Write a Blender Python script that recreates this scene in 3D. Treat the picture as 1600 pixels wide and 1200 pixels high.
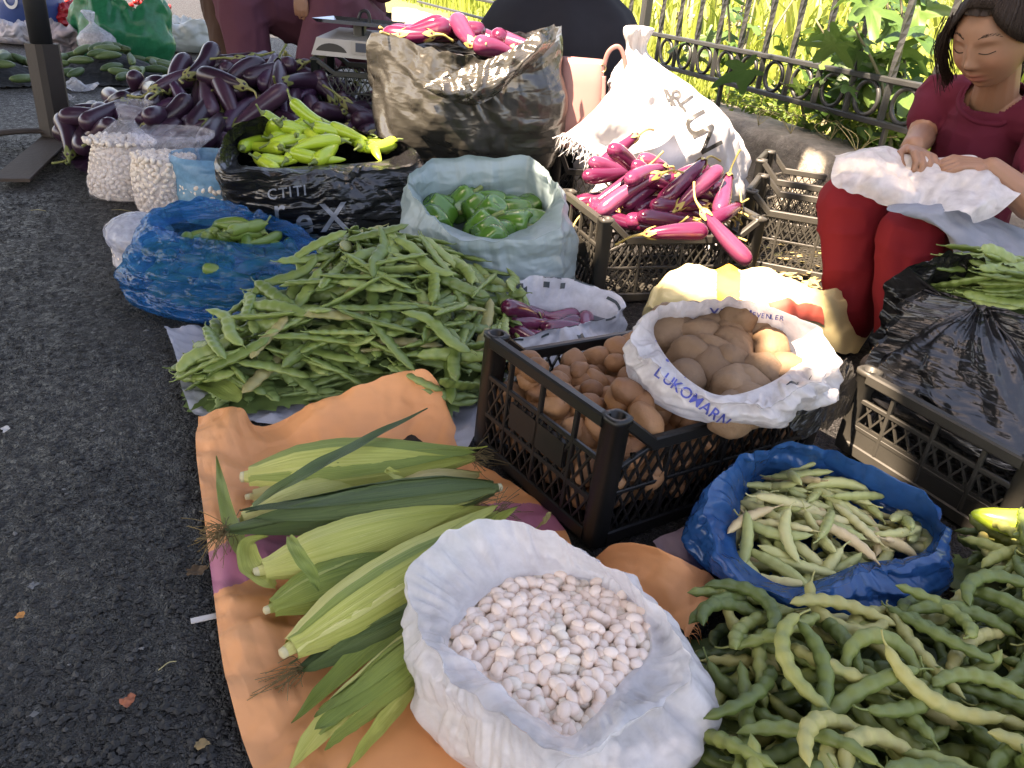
import bpy, math
import numpy as np
from mathutils import Vector, Matrix, Quaternion
from mathutils.bvhtree import BVHTree

for _o in list(bpy.data.objects):
    bpy.data.objects.remove(_o)
SC = bpy.context.scene
COL = SC.collection
rng = np.random.default_rng(11)
R = math.radians

# ------------------------------------------------------------------ camera
CAM_H = 0.85
PITCH, ROLL, FPX = R(27.0), R(4.9), 1256.0          # focal length in pixels of the 1600 wide photograph
FWD = np.array([0.0, math.cos(PITCH), -math.sin(PITCH)])
RIGHT0 = np.array([1.0, 0, 0])
UP0 = np.cross(RIGHT0, FWD)
RGT = RIGHT0 * math.cos(ROLL) + UP0 * math.sin(ROLL)
UPV = -RIGHT0 * math.sin(ROLL) + UP0 * math.cos(ROLL)
CAM = np.array([0.0, 0.0, CAM_H])
cd = bpy.data.cameras.new('camera')
cd.sensor_width = 36.0
cd.lens = 36.0 * FPX / 1600.0
cd.clip_start = 0.02
cd.clip_end = 500.0
cam = bpy.data.objects.new('camera', cd)
COL.objects.link(cam)
cam.matrix_world = Matrix(((RGT[0], UPV[0], -FWD[0], CAM[0]), (RGT[1], UPV[1], -FWD[1], CAM[1]),
                           (RGT[2], UPV[2], -FWD[2], CAM[2]), (0, 0, 0, 1)))
SC.camera = cam

# ------------------------------------------------------------------ light
SUN_TO = np.array([-0.42, -0.36, 0.83])
SUN_TO = SUN_TO / np.linalg.norm(SUN_TO)
SUN_EL = math.asin(SUN_TO[2])
SUN_AZ = math.atan2(SUN_TO[0], SUN_TO[1])
w = bpy.data.worlds.new('World')
SC.world = w
w.use_nodes = True
nt = w.node_tree
bg = nt.nodes['Background']
sk = nt.nodes.new('ShaderNodeTexSky')
sk.sky_type = 'NISHITA'
sk.sun_disc = False
sk.sun_elevation = SUN_EL
sk.sun_rotation = SUN_AZ
sk.dust_density = 2.0
nt.links.new(sk.outputs[0], bg.inputs[0])
bg.inputs[1].default_value = 0.10
sl = bpy.data.lights.new('sun', 'SUN')
sl.energy = 5.0
sl.angle = R(0.55)
sl.color = (1.0, 0.94, 0.84)
sun = bpy.data.objects.new('sun', sl)
COL.objects.link(sun)
sun.rotation_euler = Vector(-SUN_TO).to_track_quat('-Z', 'Y').to_euler()
sun.location = (-4, -4, 9)
SC.view_settings.view_transform = 'Standard'
SC.view_settings.look = 'None'
SC.view_settings.exposure = 2.85
SC.view_settings.gamma = 1.0
SC.view_settings.use_curve_mapping = False
SC.view_settings.use_white_balance = True          # the phone's shade setting
SC.view_settings.white_balance_temperature = 8500
SC.view_settings.white_balance_tint = 20
SC.render.engine = 'CYCLES'
SC.cycles.use_denoising = True
SC.cycles.max_bounces = 8
SC.cycles.transparent_max_bounces = 24
SC.cycles.caustics_reflective = False
SC.cycles.caustics_refractive = False

# ------------------------------------------------------------------ pixel helpers (photo pixels, 1600 x 1200)
def ray(x, y):
    return FWD + RGT * ((x - 800.0) / FPX) - UPV * ((y - 600.0) / FPX)

def G(x, y, z=0.0):                       # the pixel's point at height z
    d = ray(x, y)
    return CAM + d * ((z - CAM_H) / d[2])

def DY(x, y, Y):                          # the pixel's point in the upright plane at distance Y
    d = ray(x, y)
    return CAM + d * (Y / d[1])

# ------------------------------------------------------------------ numpy noise
def _hash(i, j, k, s):
    h = (i.astype(np.uint32) * np.uint32(374761393) + j.astype(np.uint32) * np.uint32(668265263)
         + k.astype(np.uint32) * np.uint32(2147483647) + np.uint32((s * 974634777) & 0xffffffff))
    h = (h ^ (h >> np.uint32(13))) * np.uint32(1274126177)
    h = h ^ (h >> np.uint32(16))
    return (h & np.uint32(0xffff)).astype(np.float64) / 32767.5 - 1.0

def vnoise(p, seed=0):
    p = np.asarray(p, float)
    f0 = np.floor(p)
    i = f0.astype(np.int64)
    f = p - f0
    u = f * f * f * (f * (f * 6 - 15) + 10)
    out = 0
    for a in (0, 1):
        for b in (0, 1):
            for c in (0, 1):
                wgt = (u[..., 0] if a else 1 - u[..., 0]) * (u[..., 1] if b else 1 - u[..., 1]) * (u[..., 2] if c else 1 - u[..., 2])
                out = out + wgt * _hash(i[..., 0] + a, i[..., 1] + b, i[..., 2] + c, seed)
    return out

def fbm(p, seed=0, octv=3):
    o, a, t = 0, 1.0, 0
    for k in range(octv):
        o = o + a * vnoise(np.asarray(p) * 2 ** k, seed + k)
        t += a
        a *= 0.5
    return o / t

def ridge(p, seed=0):
    return (1 - np.abs(vnoise(p, seed) * 1.6).clip(0, 1)) ** 1.6

def crease(c, seed=0, k=7):
    """sharp straight folds of thin film: gated triangle waves in random directions"""
    r = np.random.default_rng(seed + 1000)
    c = np.asarray(c, float)
    out = 0
    for i in range(k):
        a = r.normal(size=3); a /= np.linalg.norm(a)
        f, ph_ = r.uniform(0.5, 1.5), r.random() * 10
        x = (c @ a) * f + ph_ + 0.22 * vnoise(c * 0.6 + i * 3.7, seed + i)
        tri = 2 * np.abs(x - np.floor(x) - 0.5)
        g = np.clip(vnoise(c * 0.55 + i * 9.1, seed + 50 + i) * 2.4 + 0.1, 0, 1)
        out = out + (tri - 0.5) * g / f
    return out

# ------------------------------------------------------------------ meshes and objects
def mesh(name, V, F, smooth=True, uv=None, col=None):
    me = bpy.data.meshes.new(name)
    V = np.asarray(V, float)
    me.from_pydata(V.tolist(), [], F if isinstance(F, list) else F.tolist())
    if smooth:
        me.polygons.foreach_set('use_smooth', [True] * len(me.polygons))
    if uv is not None:
        uv = np.asarray(uv, float)
        li = np.empty(len(me.loops), int)
        me.loops.foreach_get('vertex_index', li)
        l = me.uv_layers.new(name='UVMap')
        l.data.foreach_set('uv', uv[li].ravel())
    if col is not None:
        a = me.color_attributes.new('tint', 'FLOAT_COLOR', 'POINT')
        c = np.ones((len(V), 4))
        c[:, :3] = col
        a.data.foreach_set('color', c.ravel())
    me.update()
    return me

ROOT = {}

def tag(o, label=None, cat=None, group=None, kind=None):
    if label: o['label'] = label
    if cat: o['category'] = cat
    if group: o['group'] = group
    if kind: o['kind'] = kind
    return o

def link(name, me, mats=None, parent=None):
    o = bpy.data.objects.new(name, me)
    COL.objects.link(o)
    if mats is not None and me is not None and len(me.materials) == 0:
        for m in (mats if isinstance(mats, (list, tuple)) else [mats]):
            me.materials.append(m)
    if parent is not None:
        o.parent = parent
    return o

def thing(name, loc, label, cat, group=None, rz=0.0):
    o = bpy.data.objects.new(name, None)
    COL.objects.link(o)
    o.empty_display_size = 0.05
    o.location = loc
    o.rotation_euler = (0, 0, rz)
    ROOT[o.name] = np.array(loc, float)
    return tag(o, label, cat, group)

def origin_of(o):
    p = o
    while p.parent is not None:
        p = p.parent
    return ROOT.get(p.name, np.zeros(3))

def part(name, VF, m, parent, smooth=True, uv=None, col=None):      # geometry given in world space
    V, F = VF[0], VF[1]
    if uv is None and len(VF) > 2:
        uv = VF[2]
    V = np.asarray(V, float) - origin_of(parent)
    return link(name, mesh(name, V, F, smooth, uv, col), m, parent)

def solo(name, VF, m, label, cat, group=None, kind=None, smooth=True, uv=None, col=None, base=None):
    V, F = np.asarray(VF[0], float), VF[1]
    if uv is None and len(VF) > 2:
        uv = VF[2]
    if base is None:
        base = np.array([V[:, 0].mean(), V[:, 1].mean(), V[:, 2].min()])
    o = link(name, mesh(name, V - base, F, smooth, uv, col), m)
    o.location = base
    ROOT[o.name] = np.array(base, float)
    return tag(o, label, cat, group, kind)

def copy_tree(o, parent=None):
    c = o.copy()
    COL.objects.link(c)
    c.parent = parent
    for ch in o.children:
        copy_tree(ch, c)
    return c

def join(parts):
    V, F, U, n = [], [], [], 0
    for p in parts:
        v = np.asarray(p[0], float)
        f = p[1] if isinstance(p[1], list) else p[1].tolist()
        V.append(v)
        F += [[a + n for a in q] for q in f]
        if len(p) > 2: U.append(p[2])
        n += len(v)
    if U and len(U) == len(parts):
        return np.concatenate(V), F, np.concatenate(U)
    return np.concatenate(V), F

def box(c, s, rot=None):
    c, s = np.asarray(c, float), np.asarray(s, float) / 2
    v = np.array([[x, y, z] for x in (-1, 1) for y in (-1, 1) for z in (-1, 1)], float) * s
    if rot is not None:
        v = v @ np.asarray(rot).T
    return v + c, [[0, 1, 3, 2], [4, 6, 7, 5], [0, 4, 5, 1], [2, 3, 7, 6], [0, 2, 6, 4], [1, 5, 7, 3]]

def bar(a, b, wd, ht, up=(0, 0, 1)):                 # straight bar with a rectangular section and chamfered edges
    a, b = np.asarray(a, float), np.asarray(b, float)
    d = b - a
    d = d / np.linalg.norm(d)
    s = np.cross(d, up)
    s = s / np.linalg.norm(s)
    u = np.cross(s, d)
    c = min(wd, ht) * 0.18
    prof = [(-wd / 2 + c, -ht / 2), (wd / 2 - c, -ht / 2), (wd / 2, -ht / 2 + c), (wd / 2, ht / 2 - c),
            (wd / 2 - c, ht / 2), (-wd / 2 + c, ht / 2), (-wd / 2, ht / 2 - c), (-wd / 2, -ht / 2 + c)]
    V = [e + s * x + u * y for e in (a, b) for x, y in prof]
    F = [[i, (i + 1) % 8, 8 + (i + 1) % 8, 8 + i] for i in range(8)] + [list(range(7, -1, -1)), list(range(8, 16))]
    return np.array(V), F

def grid_faces(nu, nv, closed_u=False):
    F = []
    for j in range(nv - 1):
        for i in range(nu if closed_u else nu - 1):
            a, b = j * nu + i, j * nu + (i + 1) % nu
            F.append([a, b, b + nu, a + nu])
    return F

def sweep(P, rad, seg=8, up=(0, 0, 1), rad2=None, caps=True, closed=False):
    P = np.asarray(P, float)
    n = len(P)
    rad = np.broadcast_to(np.asarray(rad, float), (n,))
    rad2 = rad if rad2 is None else np.broadcast_to(np.asarray(rad2, float), (n,))
    if closed:
        T = np.roll(P, -1, 0) - np.roll(P, 1, 0)
    else:
        T = np.gradient(P, axis=0)
    T /= np.linalg.norm(T, axis=1)[:, None] + 1e-12
    S = np.zeros_like(P)
    s = np.cross(T[0], up)
    if np.linalg.norm(s) < 1e-3:
        s = np.cross(T[0], (1, 0.2, 0))
    for i in range(n):
        s = s - T[i] * (s @ T[i])
        s = s / (np.linalg.norm(s) + 1e-12)
        S[i] = s
    U = np.cross(S, T)
    th = np.arange(seg) / seg * 2 * math.pi
    V = P[:, None, :] + S[:, None, :] * (np.cos(th)[None, :, None] * rad[:, None, None]) + U[:, None, :] * (np.sin(th)[None, :, None] * rad2[:, None, None])
    V = V.reshape(-1, 3)
    F = grid_faces(seg, n, True)
    if closed:
        F += [[(n - 1) * seg + i, (n - 1) * seg + (i + 1) % seg, (i + 1) % seg, i] for i in range(seg)]
    elif caps:
        F += [list(range(seg - 1, -1, -1)), list(range((n - 1) * seg, n * seg))]
    uv = np.stack([np.tile(th / (2 * math.pi), n), np.repeat(np.linspace(0, 1, n), seg)], 1)
    return V, F, uv

def spline(P, n, closed=False):                       # Catmull-Rom through the points
    P = np.asarray(P, float)
    m = len(P)
    t = np.linspace(0, m if closed else m - 1, n, endpoint=not closed)
    i = np.floor(t).astype(int)
    if not closed:
        i = np.minimum(i, m - 2)
    f = (t - i)[:, None]
    if closed:
        g = lambda k: P[(i + k) % m]
        p0, p1, p2, p3 = g(-1), g(0), g(1), g(2)
    else:
        Q = np.concatenate([[2 * P[0] - P[1]], P, [2 * P[-1] - P[-2]]])
        p0, p1, p2, p3 = Q[i], Q[i + 1], Q[i + 2], Q[i + 3]
    return 0.5 * (2 * p1 + (p2 - p0) * f + (2 * p0 - 5 * p1 + 4 * p2 - p3) * f ** 2 + (3 * p1 - p0 - 3 * p2 + p3) * f ** 3)

def polar(loop, n, c=None, lin=False):                           # a closed loop as n points at even angles round its centre
    L = spline(loop, 400, True)
    if lin:                                           # straight stretches between corners
        q = np.concatenate([np.asarray(loop, float), np.asarray(loop, float)[:1]])
        t_ = np.linspace(0, len(q) - 1, 400, endpoint=False)
        L = np.stack([np.interp(t_, np.arange(len(q)), q[:, k]) for k in range(3)], 1)
        for _ in range(3): L = (np.roll(L, 1, 0) + 2 * L + np.roll(L, -1, 0)) / 4
    if c is None:
        c = L.mean(0)
    a = np.arctan2(L[:, 1] - c[1], L[:, 0] - c[0])
    r = np.hypot(L[:, 0] - c[0], L[:, 1] - c[1])
    o = np.argsort(a)
    a, r, z = a[o], r[o], L[o, 2]
    th = np.linspace(-math.pi, math.pi, n, endpoint=False)
    ae = np.concatenate([a - 2 * math.pi, a, a + 2 * math.pi])
    rr = np.interp(th, ae, np.tile(r, 3))
    zz = np.interp(th, ae, np.tile(z, 3))
    return np.stack([c[0] + rr * np.cos(th), c[1] + rr * np.sin(th), zz], 1), c, th

def inside(x, y, poly):
    poly = np.asarray(poly, float)
    x, y = np.asarray(x, float), np.asarray(y, float)
    r = np.zeros(x.shape, bool)
    j = len(poly) - 1
    for i in range(len(poly)):
        xi, yi, xj, yj = poly[i][0], poly[i][1], poly[j][0], poly[j][1]
        r ^= ((yi > y) != (yj > y)) & (x < (xj - xi) * (y - yi) / (yj - yi + 1e-12) + xi)
        j = i
    return r

# ------------------------------------------------------------------ materials
def nodes(name):
    m = bpy.data.materials.new(name)
    m.use_nodes = True
    t = m.node_tree
    return m, t, t.nodes['Principled BSDF'], t.nodes['Material Output']

def N(t, kind, **kw):
    n = t.nodes.new('ShaderNode' + kind)
    for k, v in kw.items():
        if k in ('op',): n.operation = v
        elif hasattr(n, k): setattr(n, k, v)
    return n

def L(t, a, b):
    t.links.new(a, b)

def ramp(t, fac, stops):
    r = N(t, 'ValToRGB')
    e = r.color_ramp.elements
    while len(e) < len(stops): e.new(0.5)
    for q, (p, c) in zip(e, stops):
        q.position = p
        q.color = (*c, 1) if len(c) == 3 else c
    L(t, fac, r.inputs[0])
    return r.outputs[0]

def math_(t, op, a, b=None, clamp=False):
    n = N(t, 'Math', op=op)
    n.use_clamp = clamp
    for i, v in enumerate((a, b)):
        if v is None: continue
        if isinstance(v, (int, float)): n.inputs[i].default_value = v
        else: L(t, v, n.inputs[i])
    return n.outputs[0]

def noise(t, scale, detail=4, rough=0.55, vec=None, dist=0.0, kind=None):
    n = N(t, 'TexNoise')
    if kind: n.noise_type = kind
    n.inputs['Scale'].default_value = scale
    n.inputs['Detail'].default_value = detail
    n.inputs['Roughness'].default_value = rough
    n.inputs['Distortion'].default_value = dist
    if vec is not None: L(t, vec, n.inputs['Vector'])
    return n.outputs[0]

def coords(t, kind='Object', scale=None, rot=None):
    c = N(t, 'TexCoord').outputs[kind]
    if scale is None and rot is None: return c
    m = N(t, 'Mapping')
    L(t, c, m.inputs[0])
    if scale is not None: m.inputs['Scale'].default_value = scale
    if rot is not None: m.inputs['Rotation'].default_value = rot
    return m.outputs[0]

def bump(t, p, h, strength, dist):
    b = N(t, 'Bump')
    b.inputs['Strength'].default_value = strength
    b.inputs['Distance'].default_value = dist
    L(t, h, b.inputs['Height'])
    if p.inputs['Normal'].links:
        L(t, p.inputs['Normal'].links[0].from_socket, b.inputs['Normal'])
    L(t, b.outputs[0], p.inputs['Normal'])
    return b

def mixc(t, fac, a, b, mode='MIX'):
    n = N(t, 'Mix')
    n.data_type = 'RGBA'
    n.blend_type = mode
    for s, v in ((n.inputs[0], fac), (n.inputs[6], a), (n.inputs[7], b)):
        if isinstance(v, (int, float)): s.default_value = v
        elif isinstance(v, tuple): s.default_value = (*v, 1) if len(v) == 3 else v
        else: L(t, v, s)
    return n.outputs[2]

def produce(name, cols, sc=12.0, rough=0.45, bstr=0.25, bdist=0.002, bscale=60.0, spots=None, tint=False, spec=0.5, sss=0.0, coat=0.0):
    """fruit and vegetable skin: colour by the individual plus mottling on it"""
    m, t, p, o = nodes(name)
    oi = N(t, 'ObjectInfo').outputs['Random']
    if tint:
        at = N(t, 'Attribute')
        at.attribute_name = 'tint'
        oi = at.outputs['Fac']
    co = coords(t)
    n1 = noise(t, sc, 4, 0.6, co)
    f = math_(t, 'ADD', math_(t, 'MULTIPLY', oi, 0.62), math_(t, 'MULTIPLY', math_(t, 'SUBTRACT', n1, 0.25), 0.75), True)
    k = len(cols)
    c = ramp(t, f, [(i / (k - 1), x) for i, x in enumerate(cols)])
    if spots:
        sp = noise(t, spots[1], 3, 0.6, co)
        c = mixc(t, ramp(t, sp, [(spots[2], (0, 0, 0)), (spots[2] + 0.1, (1, 1, 1))]), c, spots[0])
    L(t, c, p.inputs['Base Color'])
    p.inputs['Roughness'].default_value = rough
    p.inputs['Specular IOR Level'].default_value = spec
    if coat:
        p.inputs['Coat Weight'].default_value = coat
        p.inputs['Coat Roughness'].default_value = 0.15
    if sss:
        p.inputs['Subsurface Weight'].default_value = sss
        p.inputs['Subsurface Radius'].default_value = (0.006, 0.006, 0.003)
        p.inputs['Subsurface Scale'].default_value = 1.0
    bump(t, p, noise(t, bscale, 4, 0.6, co), bstr, bdist)
    return m

def film(name, col, rough=0.35, trans=0.0, transl=0.2, bstr=0.5, bdist=0.006, bscale=9.0, stretch=(1, 1, 1), col2=None, spec=0.5, weave=0.0, aniso_rot=None, tcol=None, uvp=None):
    """thin plastic film or woven plastic cloth"""
    m, t, p, o = nodes(name)
    co = coords(t, 'Object', stretch, aniso_rot)
    nz = N(t, 'TexNoise'); nz.inputs['Scale'].default_value = bscale * 0.8; nz.inputs['Detail'].default_value = 2
    L(t, co, nz.inputs['Vector'])
    sv = N(t, 'VectorMath', op='SCALE'); sv.inputs['Scale'].default_value = 0.9 / bscale
    L(t, nz.outputs['Color'], sv.inputs[0])
    av = N(t, 'VectorMath', op='ADD'); L(t, co, av.inputs[0]); L(t, sv.outputs[0], av.inputs[1])
    vo = N(t, 'TexVoronoi'); vo.inputs['Scale'].default_value = bscale * 1.5
    L(t, av.outputs[0], vo.inputs['Vector'])
    vo2 = N(t, 'TexVoronoi'); vo2.inputs['Scale'].default_value = bscale * 4.2
    L(t, av.outputs[0], vo2.inputs['Vector'])
    w1 = math_(t, 'ADD', vo.outputs['Distance'], math_(t, 'MULTIPLY', vo2.outputs['Distance'], 0.3))
    w2 = noise(t, bscale * 3.1, 4, 0.6, co, 0.4)
    c = mixc(t, noise(t, 5.0, 3, 0.6), col, col2 if col2 else tuple(x * 0.86 for x in col))
    if weave:
        uvn = coords(t, 'UV', (weave, weave, 1))
        wv = N(t, 'TexWave')
        wv.inputs['Scale'].default_value = 1.0
        L(t, uvn, wv.inputs['Vector'])
        wv2 = N(t, 'TexWave')
        wv2.bands_direction = 'Y'
        wv2.inputs['Scale'].default_value = 1.0
        L(t, uvn, wv2.inputs['Vector'])
        ww = math_(t, 'MAXIMUM', wv.outputs['Fac'], wv2.outputs['Fac'])
        c = mixc(t, math_(t, 'MULTIPLY', math_(t, 'SUBTRACT', 1.0, ww), 0.5), c, tuple(x * 0.72 for x in col))
        bump(t, p, ww, 0.3, 0.0012)
    L(t, c, p.inputs['Base Color'])
    p.inputs['Roughness'].default_value = rough
    p.inputs['Specular IOR Level'].default_value = spec
    bump(t, p, w1, bstr, bdist)
    bump(t, p, w2, bstr * 0.6, bdist * 0.35)
    if uvp:
        bump(t, p, noise(t, 1.0, 4, 0.55, coords(t, 'UV', (uvp[0], uvp[1], 1)), 0.6, 'RIDGED_MULTIFRACTAL'), uvp[2], 0.004)
    sh = p.outputs[0]
    if transl > 0:
        tl = N(t, 'BsdfTranslucent')
        L(t, c, tl.inputs[0])
        mx = N(t, 'MixShader')
        mx.inputs[0].default_value = transl
        L(t, sh, mx.inputs[1]); L(t, tl.outputs[0], mx.inputs[2])
        sh = mx.outputs[0]
    if trans > 0:
        tr = N(t, 'BsdfTransparent')
        tr.inputs[0].default_value = (*tcol, 1) if tcol else (*[min(1, x * 0.5 + 0.5) if trans > 0.5 else min(1, 0.25 + 0.75 * x / max(col)) for x in col], 1)
        mx = N(t, 'MixShader')
        fr = math_(t, 'ADD', math_(t, 'MULTIPLY', math_(t, 'SUBTRACT', w2, 0.5), 0.7), trans, True)
        L(t, fr, mx.inputs[0])
        L(t, sh, mx.inputs[1]); L(t, tr.outputs[0], mx.inputs[2])
        sh = mx.outputs[0]
    L(t, sh, o.inputs[0])
    return m

def plain(name, col, rough=0.6, bscale=40, bstr=0.2, bdist=0.003, metal=0.0, col2=None, cscale=8.0, spec=0.5):
    m, t, p, o = nodes(name)
    co = coords(t)
    c = mixc(t, noise(t, cscale, 5, 0.65, co), col, col2 if col2 else tuple(x * 0.75 for x in col))
    L(t, c, p.inputs['Base Color'])
    p.inputs['Roughness'].default_value = rough
    p.inputs['Metallic'].default_value = metal
    p.inputs['Specular IOR Level'].default_value = spec
    bump(t, p, noise(t, bscale, 5, 0.6, co), bstr, bdist)
    return m

def flat(name, col, rough=0.5):
    m, t, p, o = nodes(name)
    p.inputs['Base Color'].default_value = (*col, 1)
    p.inputs['Roughness'].default_value = rough
    return m
# ================================================================== the setting
# --- asphalt road
def asphalt():
    m, t, p, o = nodes('asphalt')
    co = coords(t)
    warp = N(t, 'VectorMath', op='ADD')
    nn = N(t, 'TexNoise'); nn.inputs['Scale'].default_value = 60; nn.inputs['Detail'].default_value = 3
    L(t, co, nn.inputs['Vector'])
    sc = N(t, 'VectorMath', op='SCALE'); sc.inputs['Scale'].default_value = 0.014
    L(t, nn.outputs['Color'], sc.inputs[0]); L(t, co, warp.inputs[0]); L(t, sc.outputs[0], warp.inputs[1])
    def vor(s, feat):
        v = N(t, 'TexVoronoi'); v.feature = feat
        v.inputs['Scale'].default_value = s
        L(t, warp.outputs[0], v.inputs['Vector'])
        return v
    a, ae = vor(80, 'F1'), vor(80, 'DISTANCE_TO_EDGE')
    b, be = vor(165, 'F1'), vor(165, 'DISTANCE_TO_EDGE')
    sa = N(t, 'SeparateColor'); L(t, a.outputs['Color'], sa.inputs[0])
    sb = N(t, 'SeparateColor'); L(t, b.outputs['Color'], sb.inputs[0])
    ca = ramp(t, sa.outputs[0], [(0, (0.014, 0.0135, 0.013)), (0.5, (0.021, 0.0205, 0.020)), (0.85, (0.032, 0.031, 0.030)), (1.0, (0.058, 0.056, 0.053))])
    cb = ramp(t, sb.outputs[1], [(0, (0.014, 0.0135, 0.013)), (0.75, (0.021, 0.018, 0.0185)), (0.95, (0.045, 0.044, 0.042)), (1.0, (0.17, 0.165, 0.155))])
    big = noise(t, 26, 4, 0.6, co)
    c = mixc(t, ramp(t, big, [(0.42, (0, 0, 0)), (0.58, (1, 1, 1))]), ca, cb)
    patch = noise(t, 1.7, 5, 0.6, co)
    c = mixc(t, ramp(t, patch, [(0.35, (0, 0, 0)), (0.75, (0.4, 0.4, 0.4))]), c, (0.022, 0.0205, 0.020))
    dust = noise(t, 9, 6, 0.75, co)
    c = mixc(t, ramp(t, dust, [(0.60, (0, 0, 0)), (0.85, (0.30, 0.30, 0.30))]), c, (0.085, 0.072, 0.06))
    L(t, c, p.inputs['Base Color'])
    L(t, ramp(t, sa.outputs[1], [(0, (0.38, 0.38, 0.38)), (1, (0.8, 0.8, 0.8))]), p.inputs['Roughness'])
    ha = math_(t, 'MULTIPLY', math_(t, 'MINIMUM', ae.outputs['Distance'], 0.25), math_(t, 'ADD', sa.outputs[2], 0.6))
    hb = math_(t, 'MINIMUM', be.outputs['Distance'], 0.3)
    bump(t, p, ha, 1.0, 0.017)
    bump(t, p, hb, 1.0, 0.012)
    bump(t, p, noise(t, 400, 3, 0.7, co), 0.4, 0.002)
    return m

M_ASPH = asphalt()
nx, ny = 90, 140
gx = np.concatenate([np.linspace(-40, -3.2, 12), np.linspace(-3, 3, nx - 24), np.linspace(3.2, 40, 12)])
gy = np.concatenate([np.linspace(-20, 0.0, 8), np.linspace(0.1, 7, ny - 20), np.linspace(7.5, 60, 12)])
GX, GY = np.meshgrid(gx, gy)
gz = 0.004 * fbm(np.stack([GX * 2.2, GY * 2.2, GX * 0], -1), 5, 3)
gz -= gz.max()
o = link('asphalt_road', mesh('asphalt_road', np.stack([GX, GY, gz], -1).reshape(-1, 3), grid_faces(len(gx), len(gy))), M_ASPH)
tag(o, 'dark worn asphalt with coarse stone chips', None, kind='structure')

# loose and half-sunk stone chips of the surface
def chips():
    V, F, C, n = [], [], [], 0
    ico = np.array([[0, 0, 1], [0.9, 0, 0.25], [0.28, 0.85, 0.3], [-0.72, 0.53, 0.2], [-0.72, -0.53, 0.3], [0.28, -0.85, 0.2], [0, 0, -0.6]])
    fc = [[0, 1, 2], [0, 2, 3], [0, 3, 4], [0, 4, 5], [0, 5, 1], [6, 2, 1], [6, 3, 2], [6, 4, 3], [6, 5, 4], [6, 1, 5]]
    r = np.random.default_rng(3)
    for k in range(15000):
        y = 0.5 + 3.2 * r.random() ** 1.7
        x = r.uniform(-0.28 - 0.66 * y, 0.02 - 0.34 * y + 0.15)
        s = 0.0016 + 0.0052 * r.random() ** 2.4
        q = ico * (1 + 0.7 * (r.random((7, 3)) - 0.5)) * s * np.array([1.25, 0.95, 0.5])
        a = r.uniform(0, 6.28)
        ca, sa = math.cos(a), math.sin(a)
        q = np.stack([q[:, 0] * ca - q[:, 1] * sa, q[:, 0] * sa + q[:, 1] * ca, q[:, 2]], 1) + (x, y, -0.0018)
        V.append(q)
        F += [[i + n for i in f] for f in fc]
        g = r.choice([0.012, 0.016, 0.021, 0.028, 0.045, 0.12], p=[0.26, 0.31, 0.25, 0.12, 0.05, 0.01])
        C.append(np.tile(np.array([g, g * 0.97, g * 0.94]), (7, 1)))
        n += 7
    return np.concatenate(V), F, np.concatenate(C)
m, t, p, _ = nodes('stone_chip')
at = N(t, 'Attribute'); at.attribute_name = 'tint'
L(t, at.outputs['Color'], p.inputs['Base Color'])
p.inputs['Roughness'].default_value = 0.7
V, F, C = chips()
o = link('road_gravel', mesh('road_gravel', V, F, False, None, C), m)
tag(o, 'small stone chips set in the dark asphalt', 'gravel', kind='stuff')

# --- low concrete wall with the railing on it
WQ = np.array([1.10, 3.40])
WD = np.array([-0.35, 0.94]); WD = WD / np.linalg.norm(WD)
WN = np.array([WD[1], -WD[0]])
def wall_pt(s, off, z):
    q = WQ + WD * s + WN * off
    return np.array([q[0], q[1], z])
def wall_ray(x, y, off=0.14):                # pixel met with the upright plane of the railing
    r = ray(x, y)
    q = WQ + WN * off
    return CAM + r * ((WN @ q) / (WN @ r[:2]))
WTOP = 0.325
def concrete():
    m, t, p, o = nodes('rough_concrete')
    co = coords(t)
    c = ramp(t, noise(t, 9, 6, 0.7, co), [(0.3, (0.16, 0.145, 0.12)), (0.55, (0.33, 0.30, 0.25)), (0.75, (0.46, 0.42, 0.35))])
    L(t, c, p.inputs['Base Color'])
    p.inputs['Roughness'].default_value = 0.92
    bump(t, p, noise(t, 34, 6, 0.7, co), 0.9, 0.02)
    bump(t, p, noise(t, 120, 4, 0.7, co), 0.6, 0.006)
    return m
M_CONC = concrete()
prof = [(0.0, -0.05), (0.0, 0.1), (0.0, 0.2), (0.0, 0.27), (0.015, WTOP - 0.01), (0.05, WTOP), (0.12, WTOP), (0.2, WTOP), (0.28, WTOP), (0.31, WTOP - 0.02), (0.32, -0.05)]
ss = np.linspace(-3.2, 9.0, 260)
V = np.array([wall_pt(s, a, z) for s in ss for a, z in prof])
d = fbm(V * 14, 3, 4)
V[:, 0] -= 0.022 * d; V[:, 2] += 0.012 * fbm(V * 9, 8, 3)
solo('concrete_wall', (V, grid_faces(len(prof), len(ss))), M_CONC, 'low rough concrete wall carrying the iron railing', 'wall')

# --- iron railing
M_IRON = plain('painted_iron', (0.018, 0.020, 0.021), 0.42, 90, 0.25, 0.002, col2=(0.035, 0.036, 0.035))
RZ1, RZ2 = 0.602, 0.448
fb = wall_pt(0, 0.14, WTOP)
fence = thing('iron_railing', fb, 'black iron railing with twisted bars and a row of rings on the wall', 'railing')
def rail(z, h=0.022, wd=0.034):
    return bar(wall_pt(-3.0, 0.14, z), wall_pt(8.0, 0.14, z), wd, h)
for z in (RZ1, RZ2, 1.35): part('rail', rail(z), M_IRON, fence, False)
s0 = float((wall_ray(1036, 20)[:2] - WQ - WN * 0.14) @ WD)
sp = 0.206
def twisted(s, z0, z1):
    n = 30
    zs = np.linspace(z0, z1, n)
    V = []
    for i, z in enumerate(zs):
        tw = (z - RZ1) * 9 if z > RZ1 + 0.02 else 0
        for k in range(4):
            a = tw + k * math.pi / 2 + math.pi / 4
            c = wall_pt(s, 0.14, z)
            V.append(c + np.array([math.cos(a), math.sin(a), 0]) * 0.0145)
    return np.array(V), grid_faces(4, n, True)
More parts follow.
